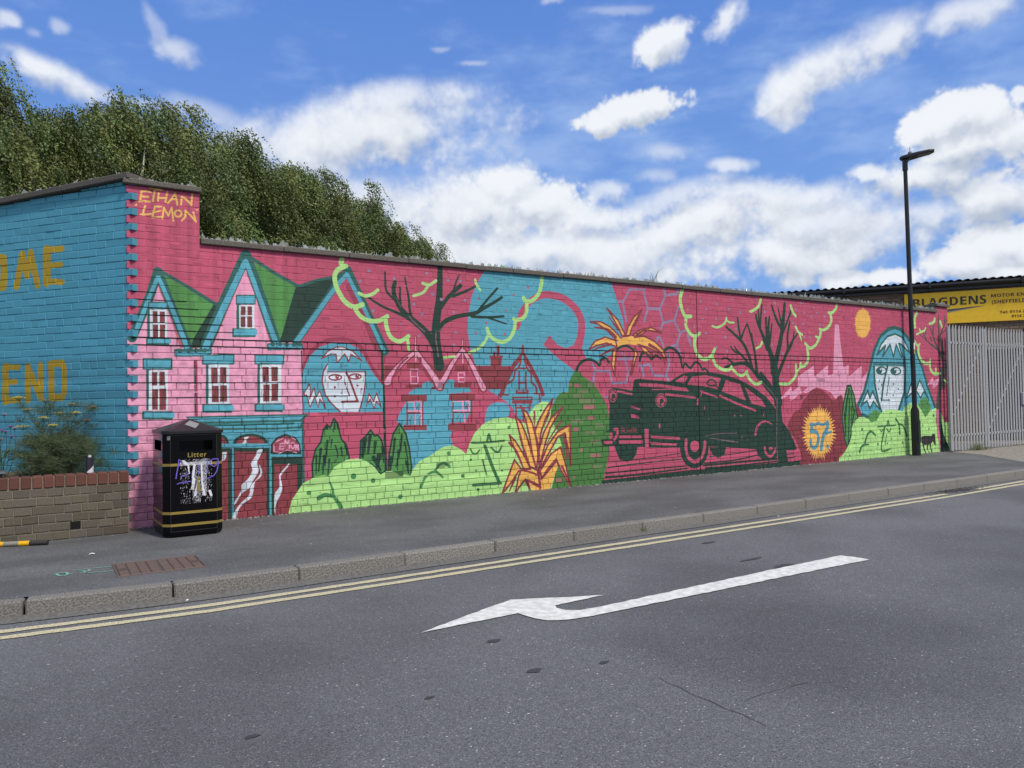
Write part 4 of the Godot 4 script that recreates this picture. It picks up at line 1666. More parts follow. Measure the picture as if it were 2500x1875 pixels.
# ------------------------------------------------------------------ litter bin
# an upright rectangle with a rectangular opening that leads into a recess; a: lower left corner, ux, uy: its unit axes
func pierced(mb: MB, a: Vector3, ux: Vector3, uy: Vector3, w: float, h: float, x0: float, x1: float, y0: float, y1: float, depth: float) -> void:
	var n := ux.cross(uy)
	var xs := [0.0, x0, x1, w]
	var ys := [0.0, y0, y1, h]
	for i in 3:
		for j in 3:
			if i == 1 and j == 1:
				continue
			mb.quad(a + ux * xs[i] + uy * ys[j], a + ux * xs[i + 1] + uy * ys[j], a + ux * xs[i + 1] + uy * ys[j + 1], a + ux * xs[i] + uy * ys[j + 1])
	var p := a + ux * x0 + uy * y0
	var q := a + ux * x1 + uy * y0
	var r := a + ux * x1 + uy * y1
	var s := a + ux * x0 + uy * y1
	var b := -n * depth
	mb.quad(p, q, q + b, p + b)
	mb.quad(q, r, r + b, q + b)
	mb.quad(r, s, s + b, r + b)
	mb.quad(s, p, p + b, s + b)
	mb.quad(p + b, q + b, r + b, s + b)


func bin_plan(x0: float, x1: float, z0: float, z1: float, c: float) -> PackedVector2Array:
	var r := 0.008
	return PackedVector2Array([Vector2(x0 + c, z1), Vector2(x1 - c, z1), Vector2(x1, z1 - c), Vector2(x1, z0 + r), Vector2(x1 - r, z0), Vector2(x0 + r, z0), Vector2(x0, z0 + r), Vector2(x0, z1 - c)])


func octagon(x0: float, x1: float, z0: float, z1: float, c: float) -> PackedVector2Array:
	return PackedVector2Array([Vector2(x0 + c, z1), Vector2(x1 - c, z1), Vector2(x1, z1 - c), Vector2(x1, z0 + c), Vector2(x1 - c, z0), Vector2(x0 + c, z0), Vector2(x0, z0 + c), Vector2(x0, z1 - c)])


func litter_bin() -> void:
	var X0 := 0.205
	var X1 := 0.752
	var Z0 := 0.25
	var Z1 := 0.89
	var C := 0.062
	var b := thing("litter_bin", "black litter bin with gold bands and a torn poster, by the wall's corner", "litter bin")
	var gloss := matte("bin_black", srgb(9, 9, 12), 0.17)
	gloss.metallic_specular = 0.3
	var mb := MB.new()
	var o := bin_plan(X0, X1, Z0, Z1, C)
	var H := 1.0
	# side faces except the front and the left one, which are pierced
	for i in 8:
		var j := (i + 1) % 8
		if i == 0 or i == 6:
			continue
		mb.quad(Vector3(o[i].x, 0.05, o[i].y), Vector3(o[j].x, 0.05, o[j].y), Vector3(o[j].x, H, o[j].y), Vector3(o[i].x, H, o[i].y))
	pierced(mb, Vector3(X0 + C, 0.05, Z1), Vector3.RIGHT, Vector3.UP, X1 - X0 - C * 2, H - 0.05, 0.347 - X0 - C, 0.652 - X0 - C, 0.78, 0.877, 0.2)
	pierced(mb, Vector3(X0, 0.05, Z0 + 0.008), Vector3.BACK, Vector3.UP, Z1 - Z0 - C - 0.008, H - 0.05, 0.09, 0.51, 0.785, 0.885, 0.15)
	mb.flat(o, H)
	# rounded foot
	var foot := bin_plan(X0 + 0.02, X1 - 0.02, Z0 + 0.02, Z1 - 0.02, C * 0.9)
	var mid := bin_plan(X0 + 0.005, X1 - 0.005, Z0 + 0.005, Z1 - 0.005, C)
	mb.prism(foot, 0.0, mid, 0.02, false)
	mb.prism(mid, 0.02, o, 0.05, false)
	part("body", mb.mesh(), gloss, b)
	# seams of the door
	mb = MB.new()
	for s in [[0.5, 0.985, 0.42, 0.004], [0.5, 0.06, 0.42, 0.004]]:
		mb.box(at(0.4785, s[1], Z1 + 0.0005), Vector3(s[2], s[3], 0.003))
	mb.box(at(X0 + C, 0.52, Z1 + 0.0002), Vector3(0.004, 0.93, 0.003))
	mb.box(at(X1 - C, 0.52, Z1 + 0.0002), Vector3(0.004, 0.93, 0.003))
	part("door_seam", mb.mesh(), matte("seam", srgb(42, 42, 46), 0.4), b)
	# lid
	mb = MB.new()
	var lo := bin_plan(X0 - 0.012, X1 + 0.012, Z0 - 0.012, Z1 + 0.014, C)
	var li := bin_plan(X0 - 0.004, X1 + 0.004, Z0 - 0.004, Z1 + 0.006, C)
	mb.prism(lo, 0.998, lo, 1.022, false, true)
	mb.prism(lo, 1.022, li, 1.03, false)
	var apex := Vector3(0.49, 1.142, 0.575)
	for i in 8:
		var j := (i + 1) % 8
		mb.tri(Vector3(li[i].x, 1.03, li[i].y), Vector3(li[j].x, 1.03, li[j].y), apex)
	var lidmat := matte("bin_lid", srgb(20, 19, 22), 0.36)
	var lid := part("lid", mb.mesh(), lidmat, b)
	mb = MB.new()
	var e0 := Vector3(X0 + C, 1.03, Z1 + 0.006)
	var e1 := Vector3(X1 - C, 1.03, Z1 + 0.006)
	var nrm := (e1 - e0).cross(apex - e0).normalized() * 0.002
	var q := []
	for s in [[0.5, 0.2], [0.22, 0.52], [0.56, 0.86], [0.86, 0.5]]:
		q.append(apex.lerp(e0.lerp(e1, s[0]), s[1]) + nrm)
	mb.quad(q[0], q[1], q[2], q[3])
	part("stub_plate", mb.mesh(), matte("plate", srgb(132, 132, 134), 0.6), lid)
	# gold bands round front and sides
	var gold := matte("bin_gold", srgb(138, 118, 52), 0.4)
	for y in [0.7, 0.237, 0.12]:
		mb = MB.new()
		var g := bin_plan(X0 - 0.0018, X1 + 0.0018, Z0 - 0.0018, Z1 + 0.0018, C + 0.0008)
		mb.prism(g, y - 0.0125, g, y + 0.0125, true, true)
		part("gold_band", mb.mesh(), gold, b)
	lettering(b, "Litter", Vector3(0.423, 0.768, Z1 + 0.001), 0.042, 0.171, gold, 700)
	# notice with a scan square left out, worn emblem
	mb = MB.new()
	mb.quad(Vector3(X0 + 0.036, 0.94, Z1 - 0.0235), Vector3(X0 + 0.062, 0.94, Z1 + 0.002), Vector3(X0 + 0.062, 0.98, Z1 + 0.002), Vector3(X0 + 0.036, 0.98, Z1 - 0.0235))
	part("small_sticker", mb.mesh(), matte("plate", Color.WHITE), b)
	# the torn poster: white paper left in streaks
	var im := Image.create(512, 768, false, Image.FORMAT_RGBA8)
	im.fill(Color(0.8, 0.8, 0.82, 0.0))
	rng.seed = 33
	var paper := Color(0.86, 0.86, 0.9, 1.0)
	for strip in [[10, 170, 0, 768, 0.07], [200, 330, 0, 760, 0.22], [340, 420, 0, 640, 0.28], [400, 505, 0, 740, 0.07], [10, 505, 52, 92, 0.75]]:
		for i in int(2600 * strip[4]):
			var x := rng.randi_range(strip[0], strip[1])
			var y := rng.randi_range(strip[2], strip[3])
			var fall := 1.0
			if rng.randf() < fall:
				im.fill_rect(Rect2i(x, y, rng.randi_range(1, 7), rng.randi_range(3, 26)), Color(paper.r, paper.g, paper.b, 1.0) * rng.randf_range(0.55, 1.0))
	for s in [[235, 90, 210, 330, 34], [225, 330, 205, 520, 46], [300, 380, 240, 640, 40], [345, 90, 352, 420, 26], [352, 420, 392, 640, 30], [470, 560, 500, 660, 34], [140, 100, 150, 250, 20], [60, 20, 120, 90, 40]]:
		var a := Vector2(s[0], s[1])
		var z := Vector2(s[2], s[3])
		for i in 60:
			var p := a.lerp(z, i / 59.0)
			var wd: int = int(s[4] * rng.randf_range(0.6, 1.15))
			im.fill_rect(Rect2i(int(p.x) - wd / 2 + rng.randi_range(-3, 3), int(p.y), wd, 9), paper)
	for i in 500:
		var x := rng.randi_range(195, 310)
		var y := rng.randi_range(440, 620)
		im.fill_rect(Rect2i((x / 14) * 14, (y / 14) * 14, 6, 6), Color(0.02, 0.02, 0.03, 1.0))
	for i in 900:
		im.fill_rect(Rect2i(rng.randi_range(0, 511), rng.randi_range(0, 767), rng.randi_range(1, 5), rng.randi_range(2, 14)), Color(0.8, 0.8, 0.82, 0.0))
	var pm := StandardMaterial3D.new()
	pm.resource_name = "torn_paper"
	pm.albedo_texture = ImageTexture.create_from_image(im)
	pm.transparency = BaseMaterial3D.TRANSPARENCY_ALPHA_SCISSOR
	pm.alpha_scissor_threshold = 0.3
	pm.roughness = 0.85
	mb = MB.new()
	mb.quad(Vector3(0.345, 0.32, Z1 + 0.0035), Vector3(0.645, 0.32, Z1 + 0.0035), Vector3(0.645, 0.752, Z1 + 0.0035), Vector3(0.345, 0.752, Z1 + 0.0035))
	for i in mb.v.size():
		mb.t[i] = Vector2((mb.v[i].x - 0.345) / 0.3, 1.0 - (mb.v[i].y - 0.32) / 0.432)
	part("torn_poster", mb.mesh(), pm, b)
	# gold emblem showing through
	mb = MB.new()
	var zf := Z1 + 0.0055
	mb.quad(Vector3(0.498, 0.43, zf), Vector3(0.514, 0.445, zf), Vector3(0.522, 0.535, zf), Vector3(0.51, 0.535, zf))
	mb.tri(Vector3(0.514, 0.445, zf), Vector3(0.54, 0.425, zf), Vector3(0.522, 0.535, zf))
	var dot := PackedVector2Array()
	for k in 12:
		var a := Vector3(0.515 + cos(TAU * k / 12) * 0.0125, 0.552 + sin(TAU * k / 12) * 0.0125, zf)
		var c := Vector3(0.515 + cos(TAU * (k + 1) / 12) * 0.0125, 0.552 + sin(TAU * (k + 1) / 12) * 0.0125, zf)
		mb.tri(Vector3(0.515, 0.552, zf), a, c)
	part("emblem", mb.mesh(), gold, b)
	# purple marker tag
	var tag_ := matte("purple_marker", srgb(112, 92, 196), 0.5)
	for s in [[[0.341, 0.755], [0.335, 0.69], [0.322, 0.62], [0.314, 0.566]], [[0.341, 0.752], [0.362, 0.735], [0.372, 0.7]], [[0.43, 0.63], [0.425, 0.61], [0.4, 0.592], [0.355, 0.588]], [[0.522, 0.69], [0.526, 0.64], [0.52, 0.6]], [[0.598, 0.735], [0.602, 0.68], [0.598, 0.6]], [[0.705, 0.738], [0.66, 0.742], [0.625, 0.72], [0.63, 0.685], [0.665, 0.665], [0.69, 0.69], [0.705, 0.738], [0.702, 0.68], [0.69, 0.62], [0.66, 0.575], [0.588, 0.548]], [[0.322, 0.516], [0.37, 0.53], [0.45, 0.535]]]:
		var pts := []
		for p in s:
			pts.append([p[0], p[1]])
		var st := stripe(pts, 0.009, 0.0, 0.0008, 70)
		var flat_ := part("marker_stroke", st, tag_, b)
		flat_.transform = Transform3D(Basis(Vector3.RIGHT, Vector3(0, 0, 1), Vector3(0, 1, 0)), Vector3(0, 0, Z1 + 0.0075))
	# pale scratches on the left side
	mb = MB.new()
	for s in [[0.62, 0.74, 0.05], [0.66, 0.7, 0.06], [0.7, 0.66, 0.03], [0.68, 0.6, 0.02]]:
		mb.quad(Vector3(X0 - 0.001, s[1], s[0]), Vector3(X0 - 0.001, s[1] + 0.004, s[0] + 0.008), Vector3(X0 - 0.001, s[1] + s[2], s[0] + 0.012), Vector3(X0 - 0.001, s[1] + s[2], s[0]))
	part("scratch", mb.mesh(), matte("scratch_white", srgb(190, 190, 190), 0.7), b)


# ------------------------------------------------------------------ small things
func small_things() -> void:
	cover()
	# striped pole lying at the foot of the planter
	var p := thing("striped_pole", "yellow and black striped pole lying on the pavement under the planter", "pole")
	var dirv := Vector3(0.42, 0, 0.185).normalized()
	var tip := Vector3(-0.727, 0.0235, 0.505)
	var cuts := [0.0, 0.155, 0.245, 0.375, 0.5, 0.63, 0.76, 0.9, 1.05, 1.2]
	for i in cuts.size() - 1:
		var mb := MB.new()
		mb.tube([tip - dirv * cuts[i], tip - dirv * cuts[i + 1]], [0.023, 0.023], 14)
		var m: Material = matte("pole_black", srgb(46, 44, 42), 0.6) if i % 2 == 0 else matte("pole_yellow", srgb(226, 172, 12), 0.5)
		if i == 2:
			m = mineral("pole_worn", srgb(90, 84, 72), srgb(170, 166, 158), 9.0, 0.06, 71)
		part("band", mb.mesh(), m, p)
	# bottle on the cap bricks
	var b := thing("spray_bottle", "small dark bottle with a slanted white label standing on the planter", "bottle", Vector3(-0.362, 0.6185, 0.185))
	var mb := MB.new()
	lathe(mb, [[0.03, 0.0], [0.034, 0.004], [0.034, 0.135], [0.03, 0.148], [0.018, 0.158]], 20)
	part("body", mb.mesh(), matte("bottle_dark", srgb(46, 40, 54), 0.35), b)
	mb = MB.new()
	lathe(mb, [[0.016, 0.157], [0.016, 0.176], [0.012, 0.18]], 16)
	part("cap", mb.mesh(), matte("bottle_cap", srgb(205, 205, 210), 0.4), b)
	mb = MB.new()
	for k in 10:
		var a0 := -0.2 + 2.7 * k / 10.0
		var a1 := -0.2 + 2.7 * (k + 1) / 10.0
		var r := 0.0346
		var h0 := 0.012 + 0.085 * (1.0 - k / 10.0)
		var h1 := 0.012 + 0.085 * (1.0 - (k + 1) / 10.0)
		mb.quad(Vector3(cos(a1) * r, 0.006, sin(a1) * r), Vector3(cos(a0) * r, 0.006, sin(a0) * r), Vector3(cos(a0) * r, h0, sin(a0) * r), Vector3(cos(a1) * r, h1, sin(a1) * r))
	part("label_panel", mb.mesh(), mats["bottle_cap"], b)
	# grey tray at the left edge
	var tr := thing("grey_tray", "shallow grey plastic tray on the soil at the left edge of the picture", "tray", Vector3(-1.33, 0.58, -0.02))
	mb = MB.new()
	mb.prism(octagon(-0.22, 0.22, -0.14, 0.14, 0.02), 0.0, octagon(-0.26, 0.26, -0.17, 0.17, 0.03), 0.075, true, true)
	part("body", mb.mesh(), matte("tray_grey", srgb(86, 98, 102), 0.5), tr)
	mb = MB.new()
	mb.box(at(0, 0.08, 0), Vector3(0.55, 0.016, 0.37), 0.006)
	part("rim", mb.mesh(), mats["tray_grey"], tr)
	# pot in which the fennel grows
	var pot := thing("plant_pot", "square dark slate coloured pot half hidden by the fennel", "plant pot", Vector3(-0.69, 0.575, -0.3))
	mb = MB.new()
	mb.prism(octagon(-0.17, 0.17, -0.16, 0.16, 0.01), 0.0, octagon(-0.2, 0.2, -0.19, 0.19, 0.012), 0.22, false, true)
	mb.prism(octagon(-0.18, 0.18, -0.17, 0.17, 0.01), 0.17, octagon(-0.2, 0.2, -0.19, 0.19, 0.012), 0.222, false)
	mb.flat(octagon(-0.18, 0.18, -0.17, 0.17, 0.01), 0.18)
	part("body", mb.mesh(), mineral("slate_pot", srgb(44, 48, 54), srgb(72, 76, 82), 6.0, 0.05, 73, 0.7), pot)
	fennel()
	verbena()
	leafy()
	weeds()
	var scrap := matte("scrap_white", srgb(214, 212, 206), 0.8)
	var at_ := [[0.03, -0.115, 2.99 + 0.04, "white scrap of paper in the channel, left of two by the kerb"], [0.27, -0.115, 3.02, "white scrap of paper in the channel, right of two by the kerb"], [-0.43, 0.003, 1.317, "thin white scrap on the pavement behind the iron cover"], [6.33, -0.115, 3.14, "white scrap on the road between kerb and yellow line, midway along"]]
	rng.seed = 12
	for s in at_:
		var o := thing("paper_scrap", s[3], "litter", Vector3(s[0], s[1], s[2]), "paper scraps on the ground")
		mb = MB.new()
		var a := [Vector3(-0.024, 0.003, -0.006), Vector3(0.0, 0.012, -0.012), Vector3(0.026, 0.004, -0.004), Vector3(0.02, 0.002, 0.01), Vector3(-0.002, 0.008, 0.013), Vector3(-0.022, 0.001, 0.009)]
		mb.quad(a[5], a[4], a[1], a[0])
		mb.quad(a[4], a[3], a[2], a[1])
		o.rotation.y = rng.randf() * TAU
		part("paper", mb.mesh(), scrap, o)


func cover() -> void:
	var c := thing("manhole_cover", "rusty brown two part iron access cover let into the pavement", "manhole cover", Vector3(-0.028, 0, 2.2))
	c.rotation.y = -0.03
	var iron := mineral("rusty_iron", srgb(82, 68, 62), srgb(108, 90, 82), 6.0, 0.05, 75, 0.7, 0.2)
	var mb := MB.new()
	for s in [[0.0, -0.262, 0.63, 0.02], [0.0, 0.262, 0.63, 0.02]]:
		mb.box(at(s[0], 0.001, s[1]), Vector3(s[2], 0.012, s[3]), 0.003)
	for s in [-0.308, 0.308]:
		mb.box(at(s, 0.0008, 0.0), Vector3(0.014, 0.012, 0.5), 0.003)
	part("frame", mb.mesh(), iron, c)
	for k in 2:
		mb = MB.new()
		mb.box(at(-0.151 + 0.302 * k, -0.004, 0), Vector3(0.294, 0.012, 0.498), 0.002, Color(0.66, 0.66, 0.66))
		var lid := part("lid", mb.mesh(), iron, c)
		for i in 4:
			for j in 5:
				if k == 0 and i == 0 and j == 2 or k == 1 and i == 3 and j == 2:
					continue
				var st := MB.new()
				st.box(at(-0.26 + 0.302 * k + i * 0.0725, 0.0035, -0.2 + j * 0.1), Vector3(0.063, 0.008, 0.08), 0.003)
				part("stud", st.mesh(), iron, lid)


func sprig(mb: MB, base: Vector3, tip: Vector3, r0: float, r1: float, bow: Vector3, col: Color) -> Array:
	var pts := []
	var rad := []
	for i in 7:
		var t := i / 6.0
		pts.append(base.lerp(tip, t) + bow * sin(t * PI))
		rad.append(lerpf(r0, r1, t))
	mb.tube(pts, rad, 5, col, false)
	return pts


func umbel(parent: Node3D, p: Vector3, r: float, col: Color, called: String) -> void:
	var mb := MB.new()
	var n := int(14 + r * 420)
	for i in n:
		var a := i * 2.4
		var d := sqrt((i + 0.5) / n) * r
		var q := p + Vector3(cos(a) * d, 0.018 + 0.3 * (r - d) + rng.randf_range(-0.004, 0.004), sin(a) * d * 0.8)
		var s := rng.randf_range(0.005, 0.0085)
		var k := rng.randf_range(0.7, 1.15)
		mb.box(Transform3D(Basis(Vector3(0.4, 0.7, 0.5).normalized(), rng.randf() * TAU), q), Vector3(s, s, s), s * 0.28, Color(col.r * k, col.g * k, col.b * k))
		if i % 2 == 0:
			mb.tube([p - Vector3(0, 0.012, 0), q], [0.0012, 0.001], 3, Color(0.07, 0.1, 0.03), false)
	part(called, mb.mesh(), mats["plant"], parent)


func fennel() -> void:
	var f := thing("fennel_plant", "tall dark feathery fennel with yellow flower heads in front of the blue wall", "plant", Vector3.ZERO)
	matte("plant", Color.WHITE, 0.7)
	rng.seed = 81
	var root := Vector3(-0.64, 0.7, -0.28)
	var stems := MB.new()
	var feather := MB.new()
	var heads := [[-0.915, 1.07, 0.075, 1], [-0.455, 1.2, 0.055, 1], [-0.742, 1.155, 0.05, 1], [-0.658, 1.08, 0.05, 1], [-0.747, 0.86, 0.045, 1], [-0.79, 1.1, 0.035, 0], [-0.6, 1.2, 0.05, 0], [-0.6, 0.99, 0.05, 2], [-0.88, 1.24, 0.05, 0], [-0.36, 1.12, 0.04, 2], [-0.95, 1.36, 0.06, 1], [-0.72, 1.33, 0.05, 0], [-0.5, 1.29, 0.045, 0], [-0.3, 1.26, 0.03, 2], [-0.87, 0.98, 0.04, 0]]
	for h in heads:
		var top := Vector3(h[0], h[1], -0.18 + rng.randf_range(-0.1, 0.08))
		var pts := sprig(stems, root + Vector3(rng.randf_range(-0.14, 0.14), 0, rng.randf_range(-0.1, 0.12)), top, 0.0055, 0.002, Vector3(rng.randf_range(-0.04, 0.04), 0.03, 0.02), Color(0.045, 0.065, 0.035))
		for p in pts:
			fronds(feather, p, 0.12, 14)
		umbel(f, top, h[2] * 0.95, [Color(0.26, 0.25, 0.07), Color(0.62, 0.48, 0.03), Color(0.3, 0.16, 0.06)][h[3]], "flower_head")
	for i in 26:
		var top := root + Vector3(rng.randf_range(-0.36, 0.36), rng.randf_range(0.15, 0.62), rng.randf_range(-0.12, 0.16))
		sprig(stems, root + Vector3(rng.randf_range(-0.2, 0.2), -0.05, rng.randf_range(-0.15, 0.15)), top, 0.004, 0.001, Vector3(0, 0.02, 0), Color(0.04, 0.06, 0.03))
		fronds(feather, top, 0.17, 40)
	for i in 300:
		fronds(feather, root + Vector3(rng.randfn(0.0, 0.16), rng.randf_range(-0.14, 0.26), rng.randfn(0.1, 0.12)), 0.14, 34)
	part("stem", stems.mesh(), mats["plant"], f)
	part("foliage", feather.mesh(), mats["plant"], f)


func fronds(mb: MB, p: Vector3, r: float, n: int) -> void:
	for i in n:
		var d := Vector3(rng.randfn(0, 1), rng.randf_range(-0.5, 1.2), rng.randfn(0, 1)).normalized() * r * rng.randf_range(0.4, 1.1)
		var s := d.cross(Vector3(0.3, 0.2, 1)).normalized() * 0.0017
		var k := rng.randf_range(0.5, 1.3)
		var b := p + Vector3(rng.randfn(0, 0.02), rng.randfn(0, 0.02), rng.randfn(0, 0.02))
		mb.tri(b - s, b + s, b + d, Color(0.05 * k, 0.075 * k, 0.026 * k))


func verbena() -> void:
	var v := thing("verbena_plant", "thin stemmed plant with small purple flowers at the left edge", "plant", Vector3.ZERO)
	rng.seed = 82
	var stems := MB.new()
	for h in [[-1.06, 1.03, 0], [-1.09, 1.04, 0], [-1.02, 1.08, 0], [-1.01, 0.98, 0], [-0.985, 1.06, 1], [-1.14, 1.1, 0], [-1.07, 1.2, 1], [-1.2, 1.16, 0], [-1.1, 0.96, 1]]:
		var top := Vector3(h[0], h[1], -0.2 + rng.randf_range(-0.06, 0.06))
		sprig(stems, Vector3(-1.06 + rng.randf_range(-0.06, 0.06), 0.575, -0.25), top, 0.0035, 0.0015, Vector3(rng.randf_range(-0.05, 0.05), 0, 0), Color(0.06, 0.08, 0.04))
		umbel(v, top, 0.02, Color(0.22, 0.1, 0.36) if h[2] == 0 else Color(0.3, 0.22, 0.3), "flower_head")
	part("stem", stems.mesh(), mats["plant"], v)


func leafy() -> void:
	var l := thing("leafy_plant", "low broad leaved green plant at the left edge above the grey tray", "plant", Vector3.ZERO)
	rng.seed = 83
	var stems := MB.new()
	for i in 34:
		var base := Vector3(-1.22 + rng.randf_range(-0.1, 0.1), 0.6, -0.16 + rng.randf_range(-0.06, 0.06))
		var d := Vector3(rng.randf_range(-1, 0.9), rng.randf_range(0.3, 1.6), rng.randf_range(-0.5, 0.8)).normalized() * rng.randf_range(0.12, 0.3)
		sprig(stems, base, base + d, 0.003, 0.0015, Vector3.ZERO, Color(0.06, 0.09, 0.03))
		var mb := MB.new()
		var along := (d.normalized() + Vector3(0, -0.5, 0)).normalized() * rng.randf_range(0.07, 0.12)
		var side := along.cross(Vector3.UP).normalized() * along.length() * 0.3
		var k := rng.randf_range(0.7, 1.4)
		var col := Color(0.07 * k, 0.12 * k, 0.03 * k)
		var p := base + d
		var fold := Vector3(0, 0.012, 0)
		mb.quad(p, p + along * 0.45 - side + fold, p + along, p + along * 0.45, col)
		mb.quad(p, p + along * 0.45, p + along, p + along * 0.45 + side + fold, col)
		part("leaf", mb.mesh(), mats["plant"], l)
	part("stem", stems.mesh(), mats["plant"], l)


func tuft(label: String, at_: Vector3, n: int, h: float, w: float, seed_: int) -> void:
	var t := thing("weed_tuft", label, "weed", at_, "weeds at the foot of wall and gate")
	rng.seed = seed_
	var mb := MB.new()
	for i in n:
		var b := Vector3(rng.randfn(0, w), 0, rng.randfn(0, w * 0.5))
		var d := Vector3(rng.randfn(0, 0.35), 1.0, rng.randfn(0, 0.35)) * h * rng.randf_range(0.4, 1.1)
		var s := Vector3(rng.randf_range(0.002, 0.005), 0, rng.randf_range(-0.003, 0.003))
		var k := rng.randf_range(0.6, 1.4)
		var col := Color(0.1 * k, 0.13 * k, 0.04 * k)
		var m := b + d * 0.55
		var e := b + d + Vector3(d.x, -0.25 * h * rng.randf(), d.z) * 0.5
		mb.quad(b - s, b + s, m + s * 0.7, m - s * 0.7, col)
		mb.tri(m - s * 0.7, m + s * 0.7, e, col)
	part("blades", mb.mesh(), mats["plant"], t)


func weeds() -> void:
	tuft("tuft of weeds at the foot of the palisade gate", Vector3(16.85, 0.004, 0.3), 120, 0.22, 0.1, 84)
	tuft("smaller low weeds right of the taller tuft by the gate", Vector3(17.2, 0.004, 0.33), 60, 0.1, 0.1, 85)
	tuft("little weed growing out of a kerb joint", Vector3(4.385, -0.12, 3.005), 26, 0.09, 0.02, 86)
	tuft("dry weeds in the kerb channel near the right edge", Vector3(13.1, -0.117, 3.06), 70, 0.06, 0.14, 87)
	tuft("weed sprig growing in the mortar on the wall's coping", Vector3(7.55, 3.11, -0.06), 9, 0.3, 0.03, 88)
	# dead leaves and grit over the yellow line
	var pave := get_node("road")
	rng.seed = 89
	var mb := MB.new()
	for i in 420:
		var p := Vector3(10.15 + rng.randfn(0, 0.33), -0.113, 3.2 + rng.randfn(0, 0.06))
		var a := rng.randf() * TAU
		var s := rng.randf_range(0.008, 0.024)
		var k := rng.randf_range(0.3, 1.2)
		leaf(mb, p, Vector3(cos(a), rng.randf_range(0.0, 0.5), sin(a)) * s * 1.6, Vector3(-sin(a), 0, cos(a)) * s * 0.5, Color(0.08 * k, 0.065 * k, 0.045 * k))
	part("leaf_litter", mb.mesh(), mats["plant"], pave, "stuff")


